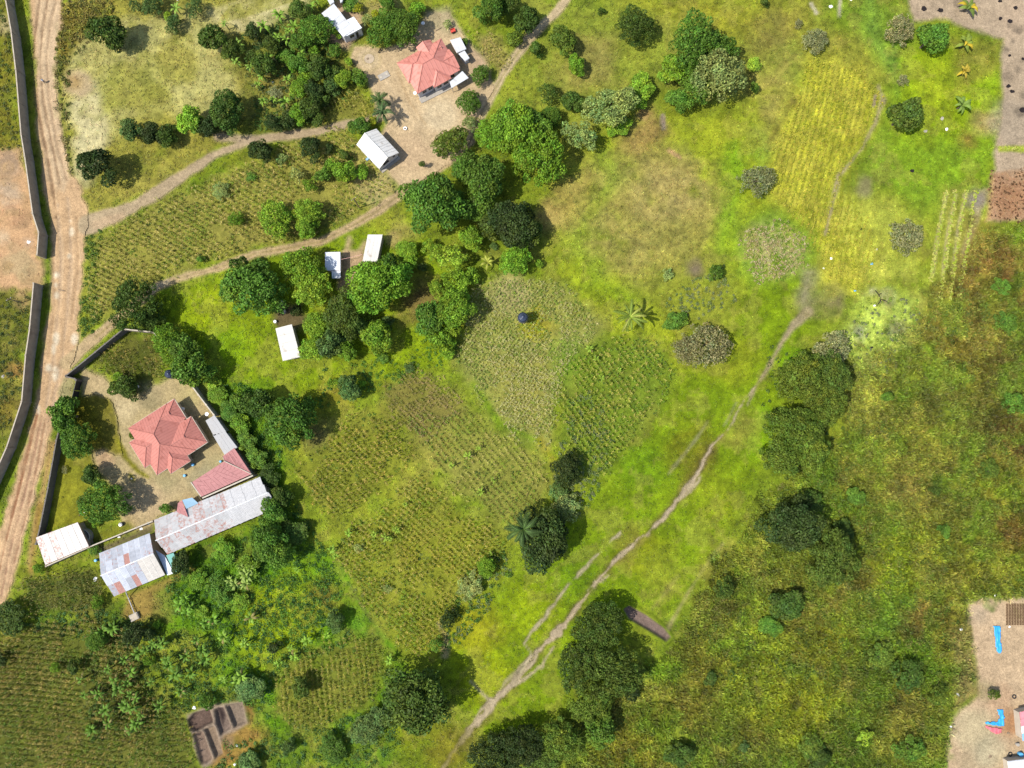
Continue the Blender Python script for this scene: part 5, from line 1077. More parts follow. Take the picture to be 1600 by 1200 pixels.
 (398, 452, 46, B_, 'md', 'large dark tree left of the homestead sheds'), (385, 425, 26, B_, 'dk', 'dark tree at the track behind the homestead'), (475, 420, 36, A_, 'br', 'spreading tree above the homestead, upper half'), (492, 450, 30, F_, 'lt', 'bright yellow-green spreading tree over the grey-roofed shed'), (588, 448, 47, B_, 'br', 'big dense round tree in the middle of the homestead'), (608, 420, 26, B_, 'md', 'dark green tree behind the big dense round tree'), (540, 490, 36, B_, 'dk2', 'dark tree in the lower homestead'), (495, 510, 22, F_, 'lt', 'light feathery tree right of the lawn shed, upper'), (492, 545, 22, F_, 'lt', 'light feathery tree right of the lawn shed, lower'), (518, 535, 24, B_, 'blu', 'bluish tree at the lower edge of the homestead'), (543, 548, 17, B_, 'br', 'bright tree at the homestead\'s lowest point'), (592, 530, 28, B_, 'br', 'green tree at the lower right of the homestead'), (568, 495, 15, F_, 'lt', 'light tuft tree between the homestead trees'), (605, 505, 12, F_, 'blu', 'grey-green bush at the right of the homestead'), (575, 515, 18, B_, 'dk', 'dark tree in the lower right homestead'), (463, 485, 10, B_, 'vd', 'small dark bush above the lawn shed'),
 (712, 485, 34, B_, 'br', 'dense tree on the left edge of the dry maize, right part'), (672, 500, 28, B_, 'md', 'dense tree on the left edge of the dry maize, left part'), (690, 528, 22, B_, 'br', 'bright tree below the dense pair left of the dry maize'), (715, 465, 22, B_, 'lt', 'light tree above the dense pair left of the dry maize'), (700, 552, 12, F_, 'lt', 'bright bush at the dry maize corner'), (640, 575, 9, F_, 'blu', 'small bluish bush on the central lawn'), (598, 560, 10, B_, 'md', 'small green bush below the homestead'),
 (212, 478, 40, F_, 'dk', 'dark grey-green tree beside the side track'), (262, 530, 24, F_, 'br', 'lime-green tree at the corner of the enclosed maize'), (305, 576, 31, B_, 'md', 'round tree behind the compound water tank'), (287, 545, 26, B_, 'md', 'green tree above the round tank-side tree'), (268, 555, 16, F_, 'br', 'bright tree between the enclosed maize and the lawn'), (240, 500, 20, F_, 'dk2', 'dark tree at the back of the enclosed maize'),
 (400, 632, 26, B_, 'dk', 'dark tree, left of the pair on the central lawn'), (455, 657, 41, B_, 'md', 'large dark round tree, right of the pair on the central lawn'), (546, 604, 21, B_, 'blu', 'dark bushy tree at the top of the main maize'), (565, 600, 8, B_, 'br', 'bright bush right of the dark bushy tree'), (520, 600, 12, A_, 'br', 'light bush left of the dark bushy tree'),
 # compound
 (104, 650, 28, B_, 'md', 'broad-leaved tree beside the compound gate'), (122, 690, 27, F_, 'md', 'fine-leaved tree below the compound gate'), (165, 786, 36, F_, 'md', 'big fine-leaved tree in the compound lawn'), (148, 745, 18, B_, 'dk', 'dark small tree on the compound lawn'), (262, 795, 11, B_, 'md', 'small round bush beside the long shed roof'), (148, 858, 11, F_, 'md', 'green bush on the pale-topped wall by the rust-streaked shed'), (62, 888, 9, F_, 'br', 'small round shrub below the rust-streaked shed'), (192, 605, 20, B_, 'dk2', 'dark bush at the lower edge of the enclosed maize'), (208, 612, 15, B_, 'dk2', 'dark low bush beside the compound path'), (186, 590, 10, F_, 'br', 'bright bush inside the enclosed maize'), (208, 681, 6, B_, 'ol', 'tiny shrub at the left corner of the red-roofed bungalow'), (154, 940, 11, F_, 'br', 'round bright bush left of the rusty shed'), (102, 734, 6, G_, 'grey', 'small dry shrub on the compound lawn'), (150, 815, 8, B_, 'br', 'small bright bush below the big lawn tree'),
 # hedge behind the compound
 (340, 618, 16, B_, 'br', 'topmost bush of the hedge behind the bungalow'), (358, 640, 17, B_, 'md', 'second bush of the hedge behind the bungalow'), (375, 662, 18, B_, 'br', 'third bush of the hedge behind the white lean-to'), (388, 690, 18, B_, 'md', 'fourth bush of the hedge behind the red outbuilding'), (404, 716, 19, B_, 'md', 'fifth bush of the hedge behind the red outbuilding'), (420, 744, 18, B_, 'dk', 'sixth bush of the hedge at the long shed end'), (372, 625, 15, B_, 'md', 'leafy bush beside the dark lawn pair'), (335, 600, 12, B_, 'lt', 'light bush at the head of the hedge'),
 (428, 795, 22, B_, 'md', 'tree over the right end of the long shed'), (440, 775, 18, B_, 'dk', 'dark tree right of the long shed end'), (424, 850, 34, B_, 'md', 'broad tree in the thicket below the long shed'), (455, 830, 24, B_, 'dk', 'dark tree on the thicket edge by the maize'), (285, 880, 18, B_, 'vd', 'dark bush beside the teal-roofed lean-to'), (310, 905, 18, A_, 'br', 'green bush in the thicket below the teal lean-to'), (350, 860, 20, A_, 'br', 'green bush in the thicket below the white shed sheets'), (345, 920, 24, A_, 'md', 'dark bush in the middle of the thicket'), (385, 890, 22, A_, 'br', 'light bush in the middle of the thicket'), (375, 940, 16, A_, 'br', 'green bush at the lower thicket edge'), (290, 900, 9, F_, 'br', 'small bright bush in the thicket near the teal lean-to'), (315, 955, 12, F_, 'lt', 'lime sapling in the lower thicket'),
 # lower left
 (15, 965, 28, F_, 'dk', 'dark bluish bush at the left edge above the corner maize'), (2, 1030, 12, B_, 'vd', 'dark bush cut by the left edge'), (152, 1000, 16, F_, 'md', 'feathery bush in the upper corner maize'), (215, 990, 20, B_, 'vd', 'dark bush below the pipe box'), (88, 1042, 9, F_, 'br', 'small bright papaya in the corner maize', None, 'papaya_tree'), (118, 1040, 12, B_, 'dk', 'dark small bush next to the bright papaya'), (247, 975, 7, F_, 'br', 'tiny bright sapling right of the pipe box'), (142, 1138, 8, F_, 'br', 'bright sapling in the lower corner maize'), (234, 1032, 9, F_, 'br', 'bright sapling among the bananas'), (325, 1096, 13, F_, 'md', 'feathery bush at the head of the dug basins'), (395, 1075, 24, B_, 'blu', 'bluish bush left of the round maize patch'), (472, 1075, 17, B_, 'dk2', 'dark bush inside the round maize patch'), (452, 1165, 12, F_, 'blu', 'bluish sapling below the round maize patch'), (520, 1170, 22, F_, 'md', 'green bush near the bottom edge'), (575, 1138, 26, F_, 'blu', 'bluish thicket left of the big dark tree, lower'), (590, 1120, 20, B_, 'blu', 'bluish thicket left of the big dark tree, upper'), (390, 1190, 20, B_, 'blu', 'bluish bush at the bottom edge below the basins'),
 (650, 1090, 53, B_, 'dk2', 'big dark dense tree left of the streambed'), (701, 966, 15, F_, 'vd', 'small black-green tree at the main maize corner'), (680, 1005, 14, A_, 'md', 'loose bush at the foot of the main maize'), (525, 970, 16, B_, 'blu', 'dark bush at the path above the round maize'), (430, 1010, 11, B_, 'vd', 'dark bush left above the round maize'), (560, 855, 10, A_, 'pale', 'greyish shrub on the main maize left edge'), (605, 920, 9, A_, 'pale', 'greyish shrub in the lower main maize'),
 (884, 735, 25, F_, 'vd', 'dark tree at the lower tip of the green maize'), (846, 842, 45, B_, 'vd', 'large black-green tree beside the valley palm'),
 (735, 915, 22, A_, 'pale', 'silvery shrub at the right of the main maize, lower'), (885, 790, 24, A_, 'pale', 'silvery bush below the green maize tip'), (870, 770, 18, A_, 'blu', 'bluish bush under the dark maize-tip tree'), (760, 885, 16, F_, 'br', 'bright bush at the maize edge near the palm'),
 # right side
 (1055, 500, 19, B_, 'md', 'round green bush beside the grey thorn shrub'), (1105, 540, 36, G_, 'grey', 'large grey leafless thorn shrub by the valley meadow'), (1070, 545, 22, G_, 'grey', 'smaller grey thorn shrub left of the large one'), (1118, 426, 13, F_, 'md', 'small bush in the lower meadow'), (1042, 430, 12, A_, 'pale', 'pale weed clump in the meadow'), (1183, 283, 28, G_, 'grey', 'grey-brown bush at the golden field edge'), (1415, 370, 28, G_, 'grey', 'grey thorn bush between golden field and vegetable beds'), (1410, 182, 30, B_, 'dk2', 'dark tree right of the golden field'), (1405, 48, 26, G_, 'grey', 'grey bush left of the glossy round tree'), (1453, 60, 27, B_, 'md', 'glossy round tree at the bare ground corner'), (1273, 65, 22, G_, 'grey', 'grey low bush above the golden field'), (1247, 38, 8, G_, 'grey', 'tiny grey bush at the top edge meadow'), (1410, 126, 10, G_, 'grey', 'small grey bush above the dark tree'), (1178, 102, 13, B_, 'lt', 'yellow-green weed clump right of the pale group'), (1178, 138, 9, B_, 'md', 'small green clump right of the pale group'), (1195, 4, 8, B_, 'dk', 'dark bush cut by the top edge'),
 (1250, 590, 40, F_, 'ol', 'olive canopy tree in the right row, topmost'), (1300, 588, 34, F_, 'dk2', 'dark canopy tree in the right row, topmost right'), (1285, 630, 36, F_, 'ol', 'olive canopy tree in the right row, middle'), (1240, 668, 40, F_, 'ol', 'olive canopy tree in the right row, lower'), (1222, 715, 30, F_, 'ol', 'olive tree at the left foot of the right row'), (1265, 705, 34, F_, 'ol', 'olive tree at the right foot of the right row'), (1300, 545, 30, G_, 'grey', 'grey thicket above the right tree row'),
 (1235, 820, 44, B_, 'vd', 'black-green tree in the scrub, left of a pair'), (1300, 872, 42, F_, 'dk2', 'dark round tree in the scrub, right of a pair'), (1265, 785, 20, B_, 'dk', 'dark small tree above the scrub pair'), (1318, 830, 18, B_, 'dk', 'dark small tree right of the scrub pair'), (1225, 945, 28, B_, 'dk', 'dark bushy tree below the scrub pair'), (1205, 980, 18, B_, 'md', 'green bush below the dark bushy tree'), (1335, 775, 16, B_, 'md', 'green bush in the open scrub, upper'), (1460, 765, 12, A_, 'dk', 'dark loose bush in the open scrub, middle'), (1385, 620, 10, B_, 'md', 'dark bush near the yellow grass'), (1475, 830, 12, B_, 'md', 'dark green bush in the scrub right of centre'), (1130, 920, 18, A_, 'dk', 'loose dark bush right of the soil trench'), (1110, 1060, 12, B_, 'dk', 'dark small bush in the lower scrub'), (1375, 1025, 22, A_, 'ol', 'green bush in the lower right scrub'), (1420, 1055, 28, A_, 'dk', 'dark spreading bush in the lower right scrub'), (1465, 1085, 16, A_, 'ol', 'olive bush near the sandy yard'), (1265, 1165, 20, A_, 'ol', 'olive loose bush near the bottom edge'), (1280, 1185, 18, B_, 'dk', 'dark bush at the bottom edge'), (1420, 1170, 24, A_, 'md', 'leafy bush at the bottom edge by the yard'), (1350, 1150, 14, A_, 'lt', 'straw-green bush in the bottom scrub'), (1552, 1084, 9, F_, 'ol', 'small green clump in the sandy yard'), (1060, 1180, 22, B_, 'dk', 'dark bush at the bottom edge of the scrub'), (1160, 1165, 10, A_, 'blu', 'bluish tuft near the bottom edge'), (1570, 505, 20, A_, 'md', 'green bush in the rusty grass, upper'), (1565, 450, 16, A_, 'md', 'green bush near the orange soil'), (1545, 735, 18, A_, 'ol', 'olive loose bush at the right edge scrub'), (1585, 630, 20, A_, 'md', 'loose green bush at the right edge'),
 # lower tree belt by the stream
 (935, 975, 39, F_, 'dk2', 'topmost tree of the dark belt by the streambed'), (902, 1035, 38, F_, 'dk2', 'left tree of the dark belt by the streambed'), (955, 1048, 44, F_, 'dk2', 'largest tree of the dark belt by the streambed'), (925, 1098, 34, F_, 'ol', 'lower tree of the dark belt by the streambed'), (935, 1140, 26, B_, 'md', 'green tree at the foot of the dark belt'), (880, 1155, 34, F_, 'ol', 'olive tree at the bottom, right of the dark pair'), (812, 1165, 36, F_, 'vd', 'black-green tree at the bottom edge, right'), (768, 1180, 34, F_, 'vd', 'black-green tree at the bottom edge, left'), (845, 1195, 26, F_, 'dk2', 'dark tree cut by the bottom edge'), (985, 1080, 14, B_, 'vd', 'small dark lobe tree at the right of the dark belt'),
]
LOW = ('bluish thicket', 'bluish bush', 'silvery', 'greyish shrub', 'hedge', 'thicket', 'weed clump', 'scrub', 'tuft', 'rusty grass', 'bottom edge', 'orange soil', 'green bush')
for T in TREES:
    hk = .55 if T[2] < 30 and any(w in T[5] for w in LOW) else 1.0
    tree(*T[:6], hk=hk, group=T[6] if len(T) > 6 else None, name=T[7] if len(T) > 7 else None, cat=('tree' if len(T) > 7 else None))

# ------------------------------------------------------------------ palms and bananas: each frond a part
def frond_mesh(name, L_, nl, lw, seed, arch=.35, droop=.55, solid=False):
    g = np.random.default_rng(seed); V_, F_, c_ = [], [], []
    def spine(t): return np.array([L_*t*(1-.12*t), 0, L_*(arch*math.sin(t*math.pi*.75)-droop*t*t*.75)])
    if solid:                                              # banana / young palm leaf: one broad folded blade
        n = 7
        for i in range(n+1):
            t = i/n; w = lw*math.sin(math.pi*min(1, .08+t*.93))**.7*(1 if i < n else .1)
            p = spine(t)
            for sgn, dz in ((-1, -.25), (0, 0), (1, -.25)):
                V_.append(p+np.array([g.uniform(-.02, .02)*L_, sgn*w, dz*w*abs(sgn)])); c_.append(1.15 if sgn == 0 else g.uniform(.8, 1.1))
        for i in range(n):
            for k in (0, 1): F_.append((i*3+k, i*3+k+1, i*3+k+4, i*3+k+3))
    else:
        n = 10
        for i in range(n+1):
            p = spine(i/n)
            for sgn in (-1, 1): V_.append(p+np.array([0, sgn*.07*(1.2-i/n), .02])); c_.append(1.9)
        for i in range(n): F_.append((2*i, 2*i+1, 2*i+3, 2*i+2))
        for k in range(nl):
            t = .14+.85*k/nl
            for sgn in (-1, 1):
                p = spine(t); l = lw*math.sin(math.pi*(.12+.8*t))**.6*g.uniform(.85, 1.1)
                e = p+np.array([l*.45, sgn*l*.8, -l*.4]); m_ = (p+e)/2+np.array([0, 0, .08*l]); o_ = np.array([.07, 0, 0])*L_/4
                b0 = len(V_); V_ += [p-o_*.6, p+o_*.6, m_+o_, m_-o_, e]; tn = g.uniform(.75, 1.15); c_ += [tn]*5
                F_ += [(b0, b0+1, b0+2, b0+3), (b0+3, b0+2, b0+4, b0+4)]
    me = bpy.data.meshes.new(name); me.from_pydata([tuple(map(float, v)) for v in V_], [], [tuple(dict.fromkeys(f)) for f in F_])
    a = me.attributes.new('Col', 'FLOAT_COLOR', 'POINT'); a.data.foreach_set('color', np.repeat(np.array(c_), 4).astype(np.float32)); me.materials.append(LEAF); me.update(); return me
FR_COCO = [frond_mesh('frond', 4.0, 26, .5, 1, .18, .32), frond_mesh('frond', 4.0, 26, .5, 2, .3, .5)]
FR_DATE = [frond_mesh('frond', 3.2, 22, .6, 3, .45, .6), frond_mesh('frond', 3.2, 22, .6, 4, .55, .5)]
FR_YOUNG = [frond_mesh('frond', 2.0, 0, .3, 5, .5, .45, True), frond_mesh('frond', 2.0, 0, .33, 6, .35, .6, True)]
FR_BAN = [frond_mesh('leaf', 1.9, 0, .25, 7, .5, .55, True), frond_mesh('leaf', 1.9, 0, .25, 8, .6, .35, True), frond_mesh('leaf', 1.9, 0, .22, 9, .3, .6, True)]
def palm(name, label, cat, px, py, h, meshes, n, sc, tone, seed, group=None, tips=None, pname='frond', tilt=(-.1, .5), trunk=.16, tmat=None):
    g = random.Random(seed); p = at(px, py, h); z0 = gz(p)
    t = thing(name, label, cat, (p.x, p.y, z0), group)
    MB().tube([(p.x, p.y, z0-.3), (p.x+.05, p.y, z0+h*.5), (p.x, p.y, z0+h)], [trunk*1.3, trunk, trunk*.8], 6).build('trunk' if h > 2.2 else 'stem', tmat or BARK, t)
    for i in range(n):
        o = link(pname, meshes[i % len(meshes)], None, t)
        o.location = (0, 0, h-.05); o.rotation_euler = (g.uniform(-.25, .25), -g.uniform(*tilt), 2*math.pi*i/n+g.uniform(-.25, .25))
        k = sc*g.uniform(.8, 1.12); o.scale = (k, k, k)
        c = tips[g.randrange(len(tips))] if tips and g.random() < .35 else tone
        v = g.uniform(.8, 1.2); o.color = (c[0]*v, c[1]*v, c[2]*v, 1)
        if pname == 'leaf' and g.random() < .09: o.color = (.19*v, .165*v, .05*v, 1); o.rotation_euler[1] = .25
    return t
palm('coconut_palm', 'tall coconut palm with spread yellow-green fronds beside the dry maize', 'palm', 985, 495, 5.5, FR_COCO, 15, 1.02, (.12, .165, .02), 21, tips=[(.3, .2, .05), (.2, .22, .04)], tilt=(-.12, .35))
palm('palm', 'dark feathery palm in the yard, upper of two', 'palm', 594, 158, 3.0, FR_DATE, 17, .8, (.06, .1, .025), 22, tilt=(-.2, .9))
palm('palm', 'dark feathery palm in the yard, lower of two', 'palm', 599, 178, 3.4, FR_DATE, 20, .95, (.065, .11, .035), 23, tilt=(-.2, .9))
palm('palm', 'dark palm in the thicket above the valley', 'palm', 818, 826, 8.5, FR_DATE, 17, 1.3, (.045, .08, .018), 24, tilt=(-.1, .6))
palm('banana_plant', 'yellow-leaved banana at the top of the dry maize', 'banana plant', 762, 410, 2.0, FR_BAN, 7, 1.15, (.3, .32, .05), 25, pname='leaf')
for (x, y, lb, tn, h) in ((1512, 12, 'young palm on the bare ground at the top edge', (.12, .17, .03), 1.6), (1507, 68, 'young palm right of the glossy round tree', (.17, .22, .03), 1.7), (1506, 112, 'small yellowing young palm, third from the top', (.34, .26, .03), 1.3), (1502, 165, 'young green palm nearest the stony patch', (.15, .22, .04), 1.7)):
    palm('young_palm', lb, 'palm', x, y, h, FR_YOUNG, 9, 1.35 if h > 1.4 else .95, tn, int(x+y), tips=[(.38, .28, .02), tn], tilt=(-.1, .7), trunk=.14)
NB = [0]
def banana(px, py, tone, label, group, sc=1.0):
    NB[0] += 1; k = NB[0]
    return palm('banana_plant', label, 'banana plant', px, py, 2.1*sc, FR_BAN, 7+k % 3, sc*(.7+.6*((k*7) % 5)/5), tone, 100+k, group, pname='leaf', tilt=(-.15, .75), trunk=.11, tmat=MAT_STEM)
MAT_STEM = simple('banana_stem', (.12, .15, .05), .7, .2, 3)
GB = dict(
 a=('banana plant in the grove of corner maize', 'bananas in the grove by the corner maize', (.1, .185, .02), [(128, 1060), (133, 1085), (155, 1083), (160, 985), (178, 980), (170, 1045), (196, 1030), (205, 1050), (186, 1075), (200, 1065), (213, 1090), (208, 1105), (195, 1102), (170, 1130), (215, 1130), (222, 1118), (236, 1065), (240, 1005), (255, 1005), (262, 1030), (218, 1020), (228, 1015), (277, 1052), (283, 1080), (300, 1050), (308, 1000), (316, 1015), (322, 1028), (265, 1040), (250, 1102), (205, 1085), (180, 1062), (292, 1024), (167, 1108), (145, 1140), (205, 1140)]),
 b=('banana plant of the clump by the pipe box', 'bananas beside the pipe box', (.13, .25, .025), [(282, 945), (293, 955), (290, 935), (300, 948), (334, 968), (322, 972)]),
 c=('pale banana plant at the thicket edge', 'bananas at the thicket edge', (.22, .3, .06), [(378, 885), (386, 898), (368, 912), (392, 888), (360, 905), (385, 912)]),
 d=('light banana plant on the slope below the thicket', 'bananas on the grass slope', (.18, .29, .035), [(350, 995), (383, 1005), (350, 1060), (378, 1055), (372, 1062), (392, 965)]),
 e=('banana plant in the upper garden rows', 'bananas in the upper garden', (.16, .27, .03), [(437, 25), (412, 42), (450, 48), (460, 42), (435, 60), (447, 62), (412, 158), (428, 155), (447, 160), (403, 132), (420, 92), (410, 118), (495, 5), (487, 12), (450, 125), (472, 85)]),
 f=('light banana plant standing in the main maize', 'bananas in the main maize', (.2, .29, .03), [(706, 728), (732, 712), (752, 768), (771, 750), (602, 840), (620, 828), (748, 700), (633, 788), (585, 835), (766, 865), (610, 842)]),
 g=('banana plant in the green maize', 'bananas in the green maize', (.2, .3, .03), [(932, 560), (968, 578), (922, 545), (940, 590)]),
 h=('banana plant on the bushy slope beside main maize', 'bananas on the bushy slope', (.18, .3, .03), [(520, 858), (525, 868), (468, 838), (465, 890), (610, 1030), (437, 1035), (455, 1012), (480, 1000), (512, 992), (643, 1138), (460, 1025), (455, 855), (545, 832)]),
 i=('banana plant near the top left seed beds', 'bananas by the seed beds', (.18, .28, .04), [(352, 38), (276, 14), (374, 72), (392, 105), (370, 98)]),
)
ORDW = ['leftmost', 'second', 'third', 'fourth', 'fifth', 'sixth', 'seventh', 'eighth', 'ninth', 'tenth', 'eleventh', 'twelfth', 'thirteenth', 'fourteenth', 'fifteenth', 'sixteenth']
def spell(i, what): return (ORDW[0]+' '+what) if i == 0 else ORDW[i]+' from the left, '+what
for k_, (lb, gp, tn, L_) in GB.items():
    sets = [('', L_)]
    if k_ == 'a':
        q = sorted(L_, key=lambda p: p[1]); sets = [(' top', q[:12]), (' middle', q[12:24]), (' bottom', q[24:])]
    for part_, S_ in sets:
        for i_, (x, y) in enumerate(sorted(S_)):
            l_ = lb.replace('in the grove', 'in the'+part_+' of the grove') if part_ else lb
            banana(x, y, tn, spell(i_, l_), gp, dict(f=.62, g=.6, h=.75, a=1.0).get(k_, .95))
# ------------------------------------------------------------------ crops, grass and undergrowth (uncountable: stuff)
def in_poly(P, x, y): return sdf_poly(P, x, y) < 0
def blades(P, nb, ln, rise, wd, col, g, droop=.5, cvar=.2):
    """P (n,3) plant positions; nb leaves each: strip base-mid-tip (quad + tip folded into quad)"""
    n = len(P); k = n*nb
    base = np.repeat(P, nb, 0); a = g.uniform(0, 2*np.pi, k)
    L_ = np.repeat(ln, nb)*g.uniform(.6, 1.2, k); H_ = np.repeat(rise, nb)*g.uniform(.55, 1.1, k); w = np.repeat(wd, nb)*g.uniform(.7, 1.2, k)
    d = np.stack([np.cos(a), np.sin(a), np.zeros(k)], 1); sd = np.stack([-np.sin(a), np.cos(a), np.zeros(k)], 1)
    up = np.array([0, 0, 1.0])
    b0 = base+up*(H_*g.uniform(.15, .6, k))[:, None]
    mid = base+d*(L_*.55)[:, None]+up*(H_)[:, None]
    tip = base+d*L_[:, None]+up*(H_*(1-droop*g.uniform(.4, 1.2, k)))[:, None]
    V_ = np.stack([b0-sd*(w*.35)[:, None], b0+sd*(w*.35)[:, None], mid+sd*w[:, None]*.6, mid-sd*w[:, None]*.6, tip+sd*w[:, None]*.12, tip-sd*w[:, None]*.12], 1).reshape(-1, 3)
    i = np.arange(k)*6
    F_ = np.concatenate([np.stack([i, i+1, i+2, i+3], 1), np.stack([i+3, i+2, i+4, i+5], 1)])
    c = np.repeat(col, nb, 0)*g.uniform(1-cvar, 1+cvar, (k, 1))*(1+g.normal(0, .06, (k, 3)))
    return V_, F_, np.repeat(np.clip(c, .004, .9), 6, 0)
def merge(L_):
    V_, F_, C_, o = [], [], [], 0
    for v, f, c in L_: V_.append(v); F_.append(f+o); C_.append(c); o += len(v)
    return np.concatenate(V_), np.concatenate(F_), np.concatenate(C_)
def stuff(name, parts, label, cat):
    v, f, c = merge(parts)
    o = link(name, np_mesh(name, v, f, c, 4, [GRASS]))
    return tag(o, label, cat, kind='stuff')
def rows(poly, ang, dr, dp, jit, g):
    P = wpoly(poly); c = P.mean(0); R = np.abs(P-c).max()*1.5
    u = np.arange(-R, R, dr); v = np.arange(-R, R, dp); U, W = np.meshgrid(u, v); U = U.ravel(); W = W.ravel()
    U = U+g.normal(0, jit*.5, U.shape); W = W+g.normal(0, jit, W.shape)
    U += .5*np.sin(W*.12)
    x = c[0]+U*math.cos(ang)-W*math.sin(ang); y = c[1]+U*math.sin(ang)+W*math.cos(ang)
    d = sdf_poly(P, x, y)+4.2*(fbm(x, y, 5, 77, 3)-.5)+g.normal(0, .45, x.shape)
    k = d < 0
    return x[k], y[k]
g5 = np.random.default_rng(5)
KEEP = []
def clear_of(x, y, grow=0.0):
    """False under roofs, so that no plants come through buildings"""
    k = np.ones(x.shape, bool)
    for P in KEEP: k &= sdf_poly(P, x, y) > grow
    return k
for outl, z in (([(201, 691), (207, 664), (270, 624), (298, 652), (323, 692), (297, 722), (268, 740), (245, 742)], 1.5), ([(622, 94), (653, 68), (673, 57), (701, 75), (722, 108), (732, 122), (705, 138), (652, 147)], 1.5), ([(557, 226), (570, 206), (588, 201), (624, 239), (605, 250), (593, 264)], 1.5),
                ([(502, 21), (522, 5), (553, 26), (566, 44), (541, 60), (537, 57)], 1.5), ([(155, 865), (234, 833), (258, 898), (178, 932)], 1.5), ([(241, 812), (406, 745), (436, 792), (262, 867)], 1.5), ([(56, 840), (122, 816), (139, 853), (71, 883)], 1.3), ([(300, 753), (351, 712), (321, 657), (335, 648), (371, 698), (393, 741), (315, 776)], 1.3), ([(241, 859), (271, 864), (282, 889), (261, 899)], 1.2),
                ([(575, 366), (598, 366), (590, 408), (566, 408)], 1.4), ([(508, 394), (532, 394), (532, 435), (508, 435)], 1.3), ([(431, 513), (456, 507), (469, 557), (442, 564)], 1.4), ([(703, 62), (719, 58), (734, 91), (727, 95)], 1.2)):
    KEEP.append(wpoly(outl, z))
MZ = dict(  # field: (angle, row spacing, plant spacing, height, [colours], label)
    road=(math.radians(62), 1.12, .46, 1.15, [s(186, 172, 84), s(150, 158, 58), s(208, 188, 108), s(126, 146, 48)], 'ripe olive-gold maize between the road and the two dirt tracks'),
    palm=(.5, .9, .6, 1.1, [s(170, 160, 70), s(140, 145, 52), s(190, 175, 90)], 'small maize patch between the garden and the yard palms'),
    yard=(math.radians(32), 1.05, .6, 1.5, [s(120, 118, 48), s(90, 100, 36), s(168, 148, 70)], 'dark maize enclosed by the compound wall'),
    main=(math.radians(48), 1.05, .46, 1.2, [s(190, 160, 70), s(160, 146, 54), s(200, 174, 88), s(128, 138, 44)], 'dense golden-brown maize plot nearest the long shed'),
    pale=(math.radians(42), 1.25, .6, .9, [s(186, 176, 96), s(150, 160, 62), s(124, 148, 48)], 'sparse pale maize plot with wide rows above the valley palm'),
    lower=(math.radians(52), 1.0, .5, 1.1, [s(172, 162, 66), s(142, 154, 50), s(196, 178, 88), s(116, 146, 42)], 'yellow-green maize plot ending at the small black-green tree'),
    dry=(math.radians(-35), .75, .5, .7, [s(190, 184, 122), s(156, 164, 84), s(122, 148, 54), s(170, 170, 96)], 'dry greyish maize round the water tank'),
    green=(math.radians(40), 1.12, .46, 1.1, [s(156, 164, 62), s(116, 146, 46), s(186, 180, 90), s(100, 136, 42)], 'green-gold maize beside the valley meadow'),
    corner=(math.radians(85), 1.12, .46, 1.5, [s(158, 136, 66), s(112, 114, 46), s(184, 160, 84), s(116, 136, 46), s(96, 122, 40)], 'brownish maize field in the lower left corner'),
    round=(math.radians(10), 1.12, .46, 1.2, [s(168, 158, 72), s(138, 146, 52), s(116, 136, 44)], 'round patch of yellowing maize left of the big dark tree'),
    strip=(math.radians(20), 1.0, .6, 1.4, [s(120, 118, 52), s(88, 106, 40), s(156, 146, 72)], 'dark maize strip below the rust-streaked shed'),
    fenced=(math.radians(55), .9, .6, 1.1, [s(196, 174, 104), s(160, 156, 70)], 'narrow dry maize strip right of the salmon-red house'),
    brown=(math.radians(48), .9, .6, .7, [s(140, 124, 72), s(118, 122, 50), s(160, 138, 88)], 'brownish low maize above the golden field'),
    top=(.3, .9, .6, 1.1, [s(206, 184, 116), s(170, 160, 80)], 'dry maize patch at the top edge above the umbrella tree'),
)
for k_, (ang, dr, dp, h, cols, lb) in MZ.items():
    x, y = rows(FIELDS[k_], ang, dr, dp, .15, g5)
    keep = (fbm(x, y, 3.2, 91, 3) > .36+g5.normal(0, .03, len(x))) & clear_of(x, y)
    x, y = x[keep], y[keep]
    z = bil(HGT, x, y); P = np.stack([x, y, z], 1); n = len(P)
    big = fbm(x, y, 12, 50, 3); pick = np.clip(((big-.5)*1.6+.5+g5.normal(0, .28, n))*len(cols), 0, len(cols)-1).astype(int)
    col = np.array(cols)[pick]*1.42*g5.uniform(.75, 1.2, (n, 1)); hs = h*g5.uniform(.65, 1.25, n)*(.6+.8*fbm(x, y, 5, 93, 3))
    a = blades(P, 6, g5.uniform(.32, .58, n), hs, np.full(n, .085), col, g5, .45, .3)
    P2 = P.copy(); P2[:, 2] += hs*.95                                    # pale tassel
    b = blades(P2, 2, np.full(n, .16), np.full(n, .18), np.full(n, .05), np.tile(s(214, 196, 130), (n, 1)), g5, .2, .2)
    stuff('maize_crop', [a, b], lb, 'maize')
